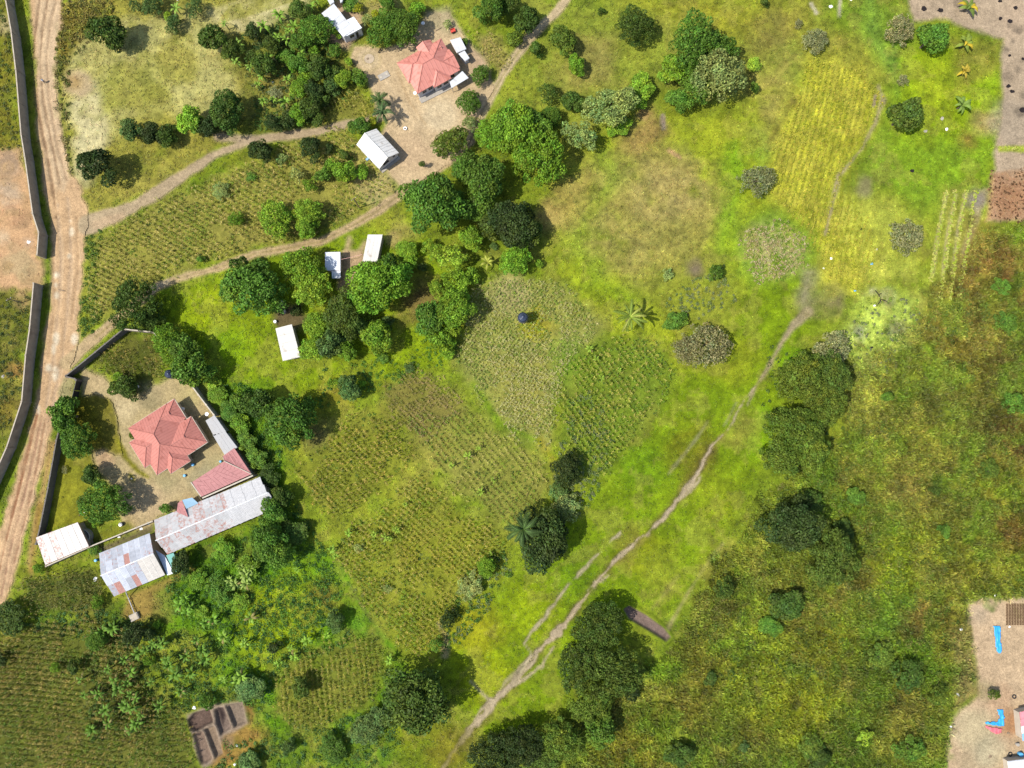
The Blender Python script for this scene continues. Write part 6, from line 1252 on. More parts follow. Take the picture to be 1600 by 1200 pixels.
# dry stalk patch, golden crop, vegetable rows
x, y = rows([(1210+52*math.cos(t), 392+52*math.sin(t)) for t in np.linspace(0, 6.28, 14)[:-1]], .9, .8, .6, .25, g5)
n = len(x); P = np.stack([x, y, bil(HGT, x, y)], 1); cl = np.array([s(232, 212, 160), s(206, 190, 120), s(130, 160, 54), s(214, 186, 140)])[g5.integers(0, 4, n)]
stuff('dry_stalks', [blades(P, 6, np.full(n, .5), np.full(n, .7), np.full(n, .1), cl, g5)], 'round patch of dry pale stalks above the green valley', 'dry stalks')
x, y = rows([(1268, 95), (1335, 112), (1375, 150), (1345, 235), (1305, 300), (1345, 340), (1372, 400), (1335, 455), (1285, 438), (1268, 372), (1230, 335), (1200, 300), (1218, 200)], math.radians(-16), 1.25, .4, .12, g5)
n = len(x); P = np.stack([x, y, bil(HGT, x, y)], 1); cl = np.array([s(218, 208, 90), s(200, 196, 78), s(172, 178, 62)])[g5.integers(0, 3, n)]
stuff('rice_crop', [blades(P, 5, np.full(n, .42), np.full(n, .6), np.full(n, .11), cl, g5, .3)], 'golden striped crop in the upper right field', 'crop')
pts = []
for x0 in (1475, 1490, 1505, 1520):
    a_, b_ = at(x0+3, 298), at(x0-22, 470 if x0 > 1480 else 440)
    for t in np.arange(0, 1, .012): pts.append(tuple(a_.lerp(b_, t)[:2]))
for t in np.arange(0, 1, .03): pts.append(tuple(at(1560+t*40, 232)[:2]))
x, y = np.array(pts).T; x = x+g5.normal(0, .22, len(x)); y = y+g5.normal(0, .22, len(y))
n = len(x); P = np.stack([x, y, bil(HGT, x, y)], 1); cl = np.array([s(206, 204, 110), s(176, 190, 70), s(190, 200, 96)])[g5.integers(0, 3, n)]
stuff('vegetable_crop', [blades(P, 7, np.full(n, .4), np.full(n, .35), np.full(n, .18), cl*1.15, g5)], 'rows of pale vegetables on the grey beds at the right', 'vegetables')

x, y = rows([(1550, 270), (1640, 266), (1640, 344), (1545, 344)], .4, .8, .7, .3, g5)
n = len(x); P = np.stack([x, y, bil(HGT, x, y)], 1); cl = np.array([s(200, 150, 112), s(128, 84, 60), s(214, 170, 130), s(96, 70, 48)])[g5.integers(0, 4, n)]
stuff('dry_weeds', [blades(P, 6, np.full(n, .4), np.full(n, .3), np.full(n, .12), cl, g5)], 'rust-brown dry weeds on the orange plot at the right edge', 'dry weeds')
# grass everywhere it is not bare; blade colour follows the ground's own patches
N0 = 138000
x = g5.uniform(GX0+2, GX1-2, N0); y = g5.uniform(GY0+2, GY1-2, N0)
bare = bil(BARE, x, y); tall = bil(TALL, x, y)
dens = (1-bare)*np.where(tall > 1.5, 1.0, .75)
keep = (g5.random(N0) < dens*.9) & clear_of(x, y, .1); x, y, tall = x[keep], y[keep], tall[keep]
n = len(x); c = bil(COL, x, y)*g5.uniform(.8, 1.35, (n, 1)); z = bil(HGT, x, y)
P = np.stack([x, y, z], 1)
c *= (.84+.72*fbm(x, y, 1.7, 83, 3))[:, None]*np.where(g5.random(n) < .12, 1.35, 1.0)[:, None]
lo = tall < 1.5
def tufts(P, nb, ln, rise, wd, col, g):
    """simple grass tufts: one diamond blade each"""
    k = len(P)*nb; base = np.repeat(P, nb, 0); a = g.uniform(0, 2*np.pi, k)
    L_ = np.repeat(ln, nb)*g.uniform(.5, 1.3, k); H_ = np.repeat(rise, nb)*g.uniform(.5, 1.2, k); w = np.repeat(wd, nb)*g.uniform(.7, 1.3, k)
    d = np.stack([np.cos(a), np.sin(a), np.zeros(k)], 1); sd = np.stack([-np.sin(a), np.cos(a), np.zeros(k)], 1); up = np.array([0, 0, 1.0])
    mid = base+d*(L_*.5)[:, None]+up*(H_*.8)[:, None]
    V_ = np.stack([base, mid+sd*w[:, None], base+d*L_[:, None]+up*H_[:, None]*.75, mid-sd*w[:, None]], 1).reshape(-1, 3)
    cc = np.repeat(col, nb, 0)*g.uniform(.7, 1.35, (k, 1))*(1+g.normal(0, .07, (k, 3)))
    return V_, np.arange(4*k).reshape(k, 4), np.repeat(np.clip(cc, .004, .9), 4, 0)
def grass(sel, name, nb, lab, cat, L0, H0, w0):
    m = sel.sum()
    return stuff(name, [tufts(P[sel], nb, L0*np.sqrt(tall[sel]), H0*tall[sel], np.full(m, w0), c[sel], g5)], lab, cat)
grass(lo, 'grass', 4, 'short meadow grass over the open ground', 'grass', .42, .2, .07)
hi = ~lo
c[hi] = c[hi]*np.where(g5.random(hi.sum()) < .35, .78, 1.08)[:, None]
grass(hi, 'tall_grass', 6, 'tall tangled grass and weeds of the scrubland', 'tall grass', .6, .36, .085)

# leafy undergrowth in the thickets
def leafclump(P, R, nl, col, g, leaf=.16):
    n = len(P); k = n*nl
    d = unit(g.normal(size=(k, 3))); d[:, 2] = np.abs(d[:, 2])
    r = np.repeat(R, nl)
    pos = np.repeat(P, nl, 0)+d*(r*g.uniform(.55, 1.05, k))[:, None]*np.array([1, 1, .8])
    N_ = unit(d*.5+np.array([0, 0, .5])+g.normal(size=(k, 3))*.5)
    v, f = leaf_quads(pos, N_, leaf*g.uniform(.7, 1.3, k), leaf*.55*g.uniform(.7, 1.3, k), g)
    c_ = np.repeat(col, nl, 0)*g.uniform(.7, 1.35, (k, 1))
    return v, f, np.repeat(c_, 4, 0)
UG = [  # polygon, count, (rmin,rmax), colours
 ([(330, 600), (400, 600), (440, 700), (440, 740), (470, 800), (520, 880), (540, 930), (500, 970), (400, 960), (330, 1000), (280, 960), (255, 915), (300, 885), (430, 815), (425, 770), (380, 700)], 900, (.4, 1.0), [(.05, .13, .02), (.08, .19, .02), (.03, .08, .015), (.11, .22, .02)]),
 ([(330, 1000), (400, 960), (520, 960), (560, 1000), (430, 1050), (420, 1120), (330, 1100), (270, 1080)], 420, (.35, .9), [(.08, .18, .02), (.12, .22, .02), (.05, .12, .03)]),
 ([(370, 60), (440, 30), (500, 40), (560, 120), (560, 150), (500, 190), (400, 205), (390, 130)], 420, (.4, .9), [(.05, .11, .02), (.09, .18, .03), (.03, .07, .015), (.1, .12, .04)]),
 ([(130, 350), (160, 360), (150, 430), (160, 490), (140, 530), (122, 520), (135, 420)], 130, (.35, .8), [(.06, .13, .02), (.11, .17, .02)]),
 ([(88, 0), (175, 0), (180, 28), (110, 95), (110, 270), (98, 220), (86, 110)], 220, (.3, .6), [(.12, .12, .03), (.09, .12, .02), (.15, .12, .035)]),
 ([(-20, 0), (8, 0), (30, 200), (40, 235), (-20, 240)], 90, (.3, .7), [(.08, .12, .02), (.11, .12, .03)]), ([(-20, 470), (45, 460), (32, 625), (0, 700), (-20, 700)], 120, (.3, .8), [(.07, .1, .02), (.1, .11, .03), (.04, .07, .02)]),
 ([(640, 560), (720, 450), (720, 560), (600, 610)], 90, (.3, .6), [(.09, .19, .02), (.12, .2, .02)]), ([(500, 575), (610, 560), (640, 585), (560, 625), (480, 640)], 80, (.3, .6), [(.09, .19, .02), (.07, .14, .02)]),
 ([(880, 640), (930, 600), (960, 700), (930, 790), (880, 820), (860, 770)], 220, (.3, .7), [(.13, .18, .06), (.09, .16, .03), (.16, .19, .08)]), ([(720, 900), (790, 850), (800, 900), (730, 1000), (690, 1020)], 150, (.3, .7), [(.1, .2, .02), (.14, .19, .07), (.06, .13, .02)]),
 ([(350, 1160), (420, 1150), (600, 1100), (640, 1150), (560, 1215), (330, 1215)], 260, (.35, .9), [(.05, .12, .03), (.08, .17, .03), (.1, .17, .02)]), ([(60, 955), (150, 945), (200, 970), (240, 960), (250, 1000), (140, 1000), (30, 985)], 120, (.35, .7), [(.05, .12, .03), (.08, .16, .03), (.03, .06, .015)]),
 ([(1060, 450), (1130, 410), (1150, 470), (1090, 500), (1030, 480)], 110, (.25, .5), [(.12, .17, .04), (.16, .19, .07)]), ([(1310, 540), (1360, 460), (1440, 470), (1440, 520), (1390, 600), (1320, 600)], 260, (.25, .5), [(.2, .26, .03), (.13, .15, .07), (.16, .24, .03)]),
 ([(1200, 540), (1330, 560), (1330, 720), (1200, 740), (1190, 640)], 120, (.4, .8), [(.06, .1, .02)]),
]
parts = []
for poly, n, (r0, r1), cols in UG:
    P_ = wpoly(poly); lo_, hi_ = P_.min(0), P_.max(0)
    x = g5.uniform(lo_[0], hi_[0], n*4); y = g5.uniform(lo_[1], hi_[1], n*4); k = in_poly(P_, x, y) & (bil(BARE, x, y) < .85) & clear_of(x, y, .3); x, y = x[k][:n], y[k][:n]; m = len(x)
    R = g5.uniform(r0, r1, m); cc_ = np.array(cols)[g5.integers(0, len(cols), m)]
    parts.append(leafclump(np.stack([x, y, bil(HGT, x, y)], 1), R, 26, cc_, g5))
for k_ in ('road', 'main', 'pale', 'lower', 'dry', 'green', 'corner', 'round', 'strip', 'yard'):
    P_ = wpoly(FIELDS[k_]); lo_, hi_ = P_.min(0), P_.max(0); A_r = (hi_-lo_).prod(); n = int(A_r*.09)
    x = g5.uniform(lo_[0], hi_[0], n*3); y = g5.uniform(lo_[1], hi_[1], n*3); k = in_poly(P_, x, y) & (fbm(x, y, 7, 95, 3) > .5) & clear_of(x, y, .3); x, y = x[k][:n], y[k][:n]; m = len(x)
    parts.append(leafclump(np.stack([x, y, bil(HGT, x, y)], 1), g5.uniform(.2, .6, m), 18, np.array([(.09, .17, .02), (.13, .22, .025), (.06, .11, .02), (.16, .2, .05)])[g5.integers(0, 4, m)], g5, .14))
P_ = wpoly([(140, 1000), (200, 960), (330, 1000), (330, 1090), (240, 1140), (140, 1160)]); lo_, hi_ = P_.min(0), P_.max(0)
x = g5.uniform(lo_[0], hi_[0], 1400); y = g5.uniform(lo_[1], hi_[1], 1400); k = in_poly(P_, x, y); x, y = x[k][:600], y[k][:600]; m = len(x)
parts.append(leafclump(np.stack([x, y, bil(HGT, x, y)], 1), g5.uniform(.4, .9, m), 24, np.array([(.05, .1, .015), (.07, .14, .02), (.035, .065, .012), (.09, .15, .02)])[g5.integers(0, 4, m)], g5, .16))
x = g5.uniform(GX0+4, GX1-4, 9000); y = g5.uniform(GY0+4, GY1-4, 9000)                      # scattered weeds of the meadow
k = (bil(BARE, x, y) < .45) & (bil(TALL, x, y) < 1.6) & (fbm(x, y, 9, 97, 3)+g5.normal(0, .05, len(x)) > .46) & clear_of(x, y, .3); x, y = x[k], y[k]; m = len(x)
parts.append(leafclump(np.stack([x, y, bil(HGT, x, y)-.05], 1), g5.uniform(.12, .45, m), 9, bil(COL, x, y)*g5.uniform(.4, 1.5, (m, 1))*np.array([.85, 1.05, .9]), g5, .12))
P_ = wpoly([(1320, 570), (1440, 500), (1560, 380), (1620, 400), (1620, 930), (1500, 960), (1480, 1100), (1440, 1215), (880, 1215), (1010, 1050), (1080, 990), (1130, 900), (1200, 760), (1330, 690)]); lo_, hi_ = P_.min(0), P_.max(0)
x = g5.uniform(lo_[0], hi_[0], 6000); y = g5.uniform(lo_[1], hi_[1], 6000); k = in_poly(P_, x, y) & (fbm(x, y, 10, 99, 3) > .52) & (bil(BARE, x, y) < .4); x, y = x[k][:700], y[k][:700]; m = len(x)
parts.append(leafclump(np.stack([x, y, bil(HGT, x, y)-.1], 1), g5.uniform(.6, 1.5, m), 60, np.array([(.08, .14, .02), (.11, .18, .02), (.06, .1, .015), (.15, .2, .03), (.17, .17, .04)])[g5.integers(0, 5, m)], g5, .17))
stuff('undergrowth', parts, 'leafy weeds and low bushes between the trees and crops', 'undergrowth')
# scrub herbs of the right-hand slope
P_ = wpoly([(1320, 570), (1440, 500), (1530, 360), (1640, 340), (1640, 960), (1512, 945), (1500, 1060), (1470, 1220), (870, 1220), (1000, 1050), (1070, 990), (1120, 900), (1190, 780), (1330, 690)])
lo_, hi_ = P_.min(0), P_.max(0); x = g5.uniform(lo_[0], hi_[0], 30000); y = g5.uniform(lo_[1], hi_[1], 30000)
k = in_poly(P_, x, y) & (fbm(x, y, 6, 61, 3)+g5.normal(0, .05, len(x)) > .47) & (bil(BARE, x, y) < .5); x, y = x[k][:6000], y[k][:6000]; m = len(x)
pal = np.array([(.07, .14, .015), (.1, .18, .02), (.15, .21, .03), (.19, .2, .045), (.17, .14, .045)])
idx = np.clip((fbm(x, y, 8, 62, 3)*2.0-.5+g5.normal(0, .2, m))*5, 0, 4).astype(int)
tint = bil(COL, x, y)
stuff('scrub', [leafclump(np.stack([x, y, bil(HGT, x, y)], 1), g5.uniform(.3, .8, m)*(1+.7*(g5.random(m) < .12)), 20, .52*pal[idx]+.9*tint, g5, .16)], 'mottled olive and brown herb scrub on the right-hand slope', 'scrub')

# ------------------------------------------------------------------ small things
def tank(px, py, h, r, label, stand, z0=0.0):
    p = at(px, py, stand+h); zg = gz(p)
    t = thing('water_tank', label, 'water tank', (p.x, p.y, zg))
    for a in range(4):
        q = (p.x+r*.75*math.cos(a*1.57+.4), p.y+r*.75*math.sin(a*1.57+.4)); MB().tube([(q[0], q[1], zg-.2), (q[0], q[1], stand)], .09).build('leg', MAT['concrete'], t)
    MB().lathe((p.x, p.y, stand), [(r*1.04, 0), (r*1.04, .12)], 20).build('platform', MAT['wall_dark'], t)
    MB().lathe((p.x, p.y, stand+.13), [(r*.97, 0), (r, .08), (r, h*.3), (r*1.02, h*.33), (r, h*.36), (r, h*.68), (r*.96, h*.74)], 24).build('body', MAT['tank'], t, smooth=True)
    ld = MB().lathe((p.x, p.y, stand+.13), [(r*.955, h*.735), (r*.7, h*.88), (r*.3, h*.97), (r*.28, h*1.03), (.02, h*1.05)], 24).build('lid', MAT['tank'], t, smooth=True)
    for a in range(8):
        c_, s_ = math.cos(a*.785), math.sin(a*.785)
        MB().tube([(p.x+c_*r*.93, p.y+s_*r*.93, stand+.14+h*.75), (p.x+c_*r*.68, p.y+s_*r*.68, stand+.15+h*.89), (p.x+c_*r*.31, p.y+s_*r*.31, stand+.15+h*.97)], .035, 5).build('rib', MAT['blue_plastic'] if False else MAT['tank'], ld)
tank(817, 495, 1.9, 1.12, 'black water tank on a stand in the dry maize', 2.6)
tank(262.5, 584, 1.6, .95, 'black water tank on a stand inside the compound', 1.9)
def pole(px, py, bx, by, h, label):
    b = on(bx, by); t = thing('utility_pole', label, 'pole', tuple(b))
    MB().tube([(b.x, b.y, b.z-.4), (b.x, b.y, b.z+h)], [.13, .09], 7).build('shaft', MAT['wood'], t)
    MB().box((b.x, b.y, b.z+h-.5), 1.3, .1, .1, .6).build('crossarm', MAT['wood'], t)
    for k in (-.55, .55): MB().lathe((b.x+k*math.cos(.6), b.y+k*math.sin(.6), b.z+h-.4), [(.05, 0), (.06, .08), (.03, .16)], 8).build('insulator', MAT['plastic'], t)
pole(555, 308, 562, 325, 6.5, 'wooden utility pole beside the two-rut track'); pole(22, 467, 34, 473, 4.5, 'wooden pole behind the lower roadside wall')
# septic slab, stone ring, cistern ring
p = on(600, 119); t = thing('septic_slab', 'rectangular concrete septic slab with two lids in the sandy yard', 'slab', tuple(p))
MB().box((p.x, p.y, p.z-.15), 2.6, 1.5, .38, .52).build('slab', MAT['concrete'], t)
for k in (-.75, .75): MB().box((p.x+k*math.cos(.52), p.y+k*math.sin(.52), p.z+.23), .5, .5, .06, .52).build('lid', MAT['cap_pale'], t)
p = on(577, 92); t = thing('well_cap', 'flat concrete pad inside a swept circle in the sandy yard', 'pad', tuple(p))
MB().lathe((p.x, p.y, p.z-.1), [(1.2, 0), (1.15, .22), (.5, .24)], 18).build('pad', MAT['sandcrete'], t); MB().box((p.x-.35, p.y-.05, p.z+.13), .45, .45, .1, .4).build('cover', MAT['wood'], t)
p = on(633.5, 201.5); t = thing('basin', 'small white ring basin in the shade of the yard palm', 'basin', tuple(p))
MB().lathe((p.x, p.y, p.z), [(.32, 0), (.42, .3), (.44, .33), (.3, .33), (.25, .12), (.02, .1)], 16).build('bowl', MAT['plastic'], t, smooth=True); MB().lathe((p.x, p.y, p.z+.105), [(.23, 0), (.23, .06)], 14).build('content', MAT['wood'], t)
p = on(134, 838); t = thing('cistern', 'open round concrete cistern beside the rust-streaked shed', 'cistern', tuple(p))
MB().lathe((p.x, p.y, p.z-.2), [(1.75, 0), (1.75, 1.6), (1.5, 1.6), (1.5, .3), (.02, .3)], 22).build('ring_wall', MAT['concrete'], t)
MB().lathe((p.x, p.y, p.z+.1), [(1.49, .02), (1.49, .05), (.02, .05)], 20).build('water', MAT['glass'], t)
# satellite dish and water drums by the houses
def dish(px, py, z, label):
    p = at(px, py, z); t = thing('satellite_dish', label, 'satellite dish', tuple(Vector((p.x, p.y, gz(p)))))
    MB().lathe((p.x, p.y, z), [(.03, 0), (.25, .04), (.42, .13), (.4, .15), (.24, .06), (.02, .03)], 16).build('reflector', MAT['plastic'], t, smooth=True)
    MB().tube([(p.x, p.y, gz(p)-.2), (p.x, p.y, z)], .04).build('mast', MAT['grey_roof'], t); MB().tube([(p.x, p.y, z+.03), (p.x+.3, p.y-.3, z+.55)], .025).build('feed_arm', MAT['grey_roof'], t)
dish(648.5, 145.5, 1.9, 'white satellite dish at the lower corner of the salmon-red house'); dish(661, 36.5, 1.2, 'white satellite dish standing right of the umbrella tree')
dish(323.5, 647, 1.6, 'white satellite dish at the compound back wall')
def drum(px, py, r, h, mat, label, name='drum'):
    p = on(px, py); t = thing(name, label, name.replace('_', ' '), tuple(p))
    MB().lathe((p.x, p.y, p.z), [(r, 0), (r*1.02, h*.3), (r, h*.35), (r*1.02, h*.65), (r, h)], 14).build('body', MAT[mat], t, smooth=True)
    MB().lathe((p.x, p.y, p.z+h+.002), [(r*.93, 0), (r*.93, .03), (.1, .05)], 14).build('lid', MAT[mat], t)
for a in ((302.5, 726, .32, .6, 'blue_plastic', 'blue drum in the house shadow beside the red-roofed bungalow'), (289.5, 743, .3, .5, 'blue_plastic', 'blue drum on the compound path'), (345.5, 721, .25, .5, 'blue_plastic', 'small blue drum at the red outbuilding eave'), (286.5, 639, .4, .7, 'plastic', 'white drum in the house shadow behind the bungalow'), (191, 819, .45, .7, 'tank', 'dark drum below the big fine-leaved lawn tree'), (443, 474, .5, .9, 'concrete', 'grey drum under the large homestead tree, upper'), (444, 487, .6, .8, 'concrete', 'grey drum under the large homestead tree, lower'), (431, 503, .35, .6, 'plastic', 'white drum above the lawn shed'), (152, 875, .3, .7, 'blue_plastic', 'blue drum at the left wall of the rusty shed'), (278, 0, .2, .3, 'plastic', 'white pail at the top edge')):
    drum(*a)
# red cart and post near the sheds
p = on(708, 50); t = thing('handcart', 'small red handcart with two wheels above the white sheds', 'cart', tuple(p))
MB().box((p.x, p.y, p.z+.35), 1.1, .8, .08, .4).build('bed', MAT['red_paint'], t)
for k, (dx, dy, sx, sy) in enumerate(((0, .38, 1.1, .06), (0, -.38, 1.1, .06), (.52, 0, .06, .7))):
    MB().box((p.x+dx*math.cos(.4)-dy*math.sin(.4), p.y+dx*math.sin(.4)+dy*math.cos(.4), p.z+.43), sx, sy, .35, .4).build('side_board', MAT['red_paint'], t)
for k in (-1, 1):
    c = Vector((p.x-math.sin(.4)*.5*k, p.y+math.cos(.4)*.5*k, p.z+.3)); ax_ = Vector((-math.sin(.4), math.cos(.4), 0))
    MB().tube([c-ax_*.05, c+ax_*.05], .3, 14).build('wheel', MAT['rubber'], t)
    e = Vector((p.x-math.cos(.4)*1.2-math.sin(.4)*.25*k, p.y-math.sin(.4)*1.2+math.cos(.4)*.25*k, p.z+.55)); MB().tube([(p.x-math.sin(.4)*.25*k, p.y+math.cos(.4)*.25*k, p.z+.4), tuple(e)], .035).build('handle', MAT['wood'], t)
def log(x0, y0, x1, y1, r, label, mat='wood', name='fallen_pole'):
    a, b = on(x0, y0), on(x1, y1); t = thing(name, label, 'log', tuple(a)); a.z += r; b.z += r; m_ = a.lerp(b, .5)
    MB().tube([a, m_+Vector((.05, .03, 0)), b], [r, r*.9, r*.75], 7).build('shaft', MAT[mat], t); MB().tube([m_, m_+(b-a).normalized()*.35+Vector((.12, .1, .12))], [r*.5, r*.3], 5).build('stub', MAT[mat], t)
log(681, 48.5, 690, 43.5, .11, 'dark pole lying above the salmon-red house'); log(580, 1072, 575, 1068, .05, 'thin stick lying at the round maize'); log(92, 453, 102, 455, .12, 'dark branch lying on the dirt road'); log(126, 800, 124, 806, .1, 'dark log on the compound lawn')
# low rail fence in front of the white house
t = thing('fence', 'low weathered rail fence in front of the white L-shaped house', 'fence', tuple(on(552, 64)))
FP = [at(541, 72), at(552, 67), at(562, 60), at(568, 52), at(569, 44)]
for p in FP: MB().tube([(p.x, p.y, gz(p)-.3), (p.x, p.y, gz(p)+1.0)], .06).build('post', MAT['wood'], t)
for a, b in zip(FP[:-1], FP[1:]):
    for h in (.45, .9): MB().tube([(a.x, a.y, gz(a)+h), (b.x, b.y, gz(b)+h)], .045, 5).build('rail', MAT['wood'], t)
t = thing('washing_line', 'pink washing line strung between the grey and cream sheds', 'washing line', tuple(on(548, 404)))
A, B = at(532.5, 405.5, 2.3), at(566, 397.5, 2.4); m_ = A.lerp(B, .5)-Vector((0, 0, .15)); MB().tube([A, m_, B], .035, 5).build('line', MAT['cord'], t)
for p in (A, B): MB().tube([(p.x, p.y, -.2), (p.x, p.y, p.z)], .05).build('post', MAT['wood'], t)
# tarpaulins
def tarp(outline, name, label, mat, seed, amp=.3):
    P_ = wpoly(outline); lo_, hi_ = P_.min(0), P_.max(0); st = .18
    xs, ys = np.meshgrid(np.arange(lo_[0]-st, hi_[0]+st, st), np.arange(lo_[1]-st, hi_[1]+st, st))
    d = sdf_poly(P_, xs, ys)+.1*(vnoise(xs, ys, .7, seed)-.5); ins = d < .02
    zz = bil(HGT, xs, ys)+.09+amp*(np.abs(fbm(xs*2.2, ys*.6, 1.0, seed, 2)-.5)*2.4+np.abs(fbm(xs*.8+ys*.7, ys*1.6-xs, .55, seed+9, 2)-.5)*1.6)
    id_ = np.full(xs.shape, -1); id_[ins] = np.arange(ins.sum())
    V_ = np.stack([xs[ins], ys[ins], zz[ins]], 1); q = ins[:-1, :-1] & ins[1:, 1:] & ins[:-1, 1:] & ins[1:, :-1]
    F_ = np.stack([id_[:-1, :-1][q], id_[:-1, 1:][q], id_[1:, 1:][q], id_[1:, :-1][q]], 1)
    c_ = V_.mean(0); V_ = V_-c_
    o = link(name, np_mesh(name, V_, F_, None, 4, [mat])); o.location = c_; sm = o.modifiers.new('thickness', 'SOLIDIFY'); sm.thickness = .02
    o.data.polygons.foreach_set('use_smooth', [True]*len(o.data.polygons))
    return tag(o, label, 'tarpaulin')
tarp([(1550.5, 977), (1563, 977), (1563, 1000), (1565, 1018), (1560.5, 1021.5), (1556, 1018)], 'tarpaulin', 'long sky-blue tarpaulin spread in the sandy yard', MAT['blue_tarp'], 1)
tarp([(1556, 1108), (1566, 1107), (1568, 1120), (1568, 1135), (1552, 1133), (1536, 1130), (1540, 1127), (1556, 1127), (1560, 1121)], 'tarpaulin', 'bent blue tarpaulin beside the red one', MAT['blue_tarp'], 2)
tarp([(1535, 1131.5), (1552, 1136), (1566, 1137), (1565, 1144), (1555, 1147), (1545, 1142)], 'tarpaulin', 'red tarpaulin below the bent blue one', MAT['red_tarp'], 3)
# rubbish and stones
def scrap(px, py, r, mat, label, name='plastic_bag', cat='rubbish', seed=0, h=.25):
    g = random.Random(seed*7+int(px)); p = on(px, py); n = 9; V_, F_ = [], []
    for ring, (k, z) in enumerate(((1.0, 0), (.85, .55), (.45, .95))):
        for i in range(n):
            a = 2*math.pi*i/n; q = r*k*g.uniform(.6, 1.15); V_.append((p.x+q*math.cos(a), p.y+q*math.sin(a)*g.uniform(.7, 1), p.z-.02+h*z*g.uniform(.5, 1.2)))
    for k in range(2):
        for i in range(n): F_.append((k*n+i, k*n+(i+1) % n, (k+1)*n+(i+1) % n, (k+1)*n+i))
    F_.append(tuple(range(2*n, 3*n))); mb = MB(); mb.add(V_, F_)
    L0 = p; me = bpy.data.meshes.new(name); me.from_pydata([(v[0]-p.x, v[1]-p.y, v[2]-p.z) for v in V_], [], F_); me.materials.append(MAT[mat]); me.update()
    o = bpy.data.objects.new(name, me); C.objects.link(o); o.location = p
    return tag(o, label, cat)
for i, a in enumerate(((1298, 10, .55, 'plastic', 'white rag on the striped grass at the top edge'), (1369, 390, .35, 'plastic', 'white bag in the golden field near the grey thorn bush'), (1362, 412, .4, 'blue_plastic', 'light blue bag in the golden field'), (1336, 454, .35, 'blue_plastic', 'dark blue bag at the lower end of the golden field'), (1299, 404, .4, 'plastic', 'white strip of plastic left in the golden field'), (1287, 419, .3, 'plastic', 'small white scrap left in the golden field'), (1366, 477, .35, 'plastic', 'white bag at the dead branch in the wet hollow'), (1346, 358, .3, 'ash', 'black scrap in the golden field'), (1362, 543, .4, 'ash', 'black bag in the wet hollow'), (304, 1106, .55, 'plastic', 'white bag at the head of the dug basins'), (370, 1165, .35, 'plastic', 'white scrap on the dry soil beside the basins'), (367, 1195, .4, 'plastic', 'white sack below the basins'), (1497, 1085, .45, 'plastic', 'white rubbish pile at the scrub edge by the yard'), (1492, 1060, .4, 'concrete', 'grey rubbish pile above the white one'), (1485, 1135, .35, 'plastic', 'white litter beside the lower yard scrub'), (1477, 1140, .3, 'plastic', 'small litter at the lower yard scrub'), (1502, 983, .35, 'plastic', 'pale litter left of the sandy yard'), (1555, 930, .45, 'plastic', 'pale litter above the sandy yard'), (1577, 979, .3, 'plastic', 'white bowl-like scrap at the mud brick corner'), (1446, 205, .5, 'concrete', 'pale stone left of the young palms'), (1472, 185, .55, 'concrete', 'grey stone below the lowest young palm'), (1479, 202, .4, 'plastic', 'white stone below the lowest young palm'), (216, 604, .3, 'plastic', 'white litter beside the dark compound bush'), (206, 748, .25, 'plastic', 'white litter by the compound lawn path'), (186, 838, .5, 'plastic', 'white sack behind the rusty shed'), (221, 826, .5, 'plastic', 'pile of white sacks behind the long shed corner'), (232, 818, .4, 'blue_plastic', 'bluish sack behind the long shed corner'), (149, 905, .6, 'plastic', 'heap of white rags left of the rusty shed'), (132, 800, .25, 'plastic', 'white scrap on the compound lawn'), (1330, 0, .3, 'plastic', 'tiny white scrap at the top edge'), (5, 588, .6, 'concrete', 'pale stones behind the lower roadside wall'), (45, 378, .5, 'plastic', 'white debris on the orange bare ground'), (426, 128, .25, 'plastic', 'white pot in the garden clearing'), (640, 305, .25, 'plastic', 'white stone at the yard corner near the track'), (1547, 1182, .4, 'wood', 'brown debris near the bottom of the sandy yard'), (1575, 1145, .4, 'wood', 'brown rubbish in front of the corner building'))):
    scrap(*a, seed=i)
for i, a in enumerate(((1444, 14, .9, 'brown-black ash heap left of the top pair'), (1469, 16, .85, 'round black ash heap right of the top pair'), (1563, 29, .6, 'small ash heap near the upper right bare ground'), (1578, 33, .75, 'upper ash heap of the right pair'), (1563, 2, .6, 'ash heap cut by the top edge'), (1577, 87, .45, 'little ash heap at the lawn corner'), (1575, 135, .7, 'upper lobe of the double ash heap'), (1581, 143, .65, 'lower lobe of the double ash heap'), (1587, 12, .7, 'ash heap in the upper right corner'), (1598, 92, .5, 'ash heap cut by the right edge'), (1597, 172, .9, 'large burnt heap at the right edge'), (1425, 267, .6, 'small black heap below the dark right tree'))):
    scrap(a[0], a[1], a[2], 'ash', a[3], 'ash_heap', 'ash heap', 50+i, .3)
# dead branch in the wet hollow
t = thing('dead_branch', 'black forked dead branch in the wet hollow', 'branch', tuple(on(1376, 468)))
for a, b in (((1367, 454), (1376, 468)), ((1376, 468), (1388, 474)), ((1376, 468), (1369, 479)), ((1372, 461), (1378, 458))):
    A, B = on(*a, .1), on(*b, .1); MB().tube([A, A.lerp(B, .5)+Vector((.05, .08, .15)), B], [.1, .08, .04], 5).build('limb', MAT['ash'], t)
# mud bricks drying in rows
mb = MB(); A = at(1571.5, 942); 
for i in range(13):
    for j in range(15):
        p = at(1573+i*4.2+(j % 2)*.5, 944+j*2.25); z = gz(p); mb.box((p.x, p.y, z), .42, .22, .16, rnd.uniform(-.08, .08))
tag(mb.build('mud_bricks', MAT['brick'], kind='stuff'), 'rows of mud bricks drying in the sandy yard', 'bricks')
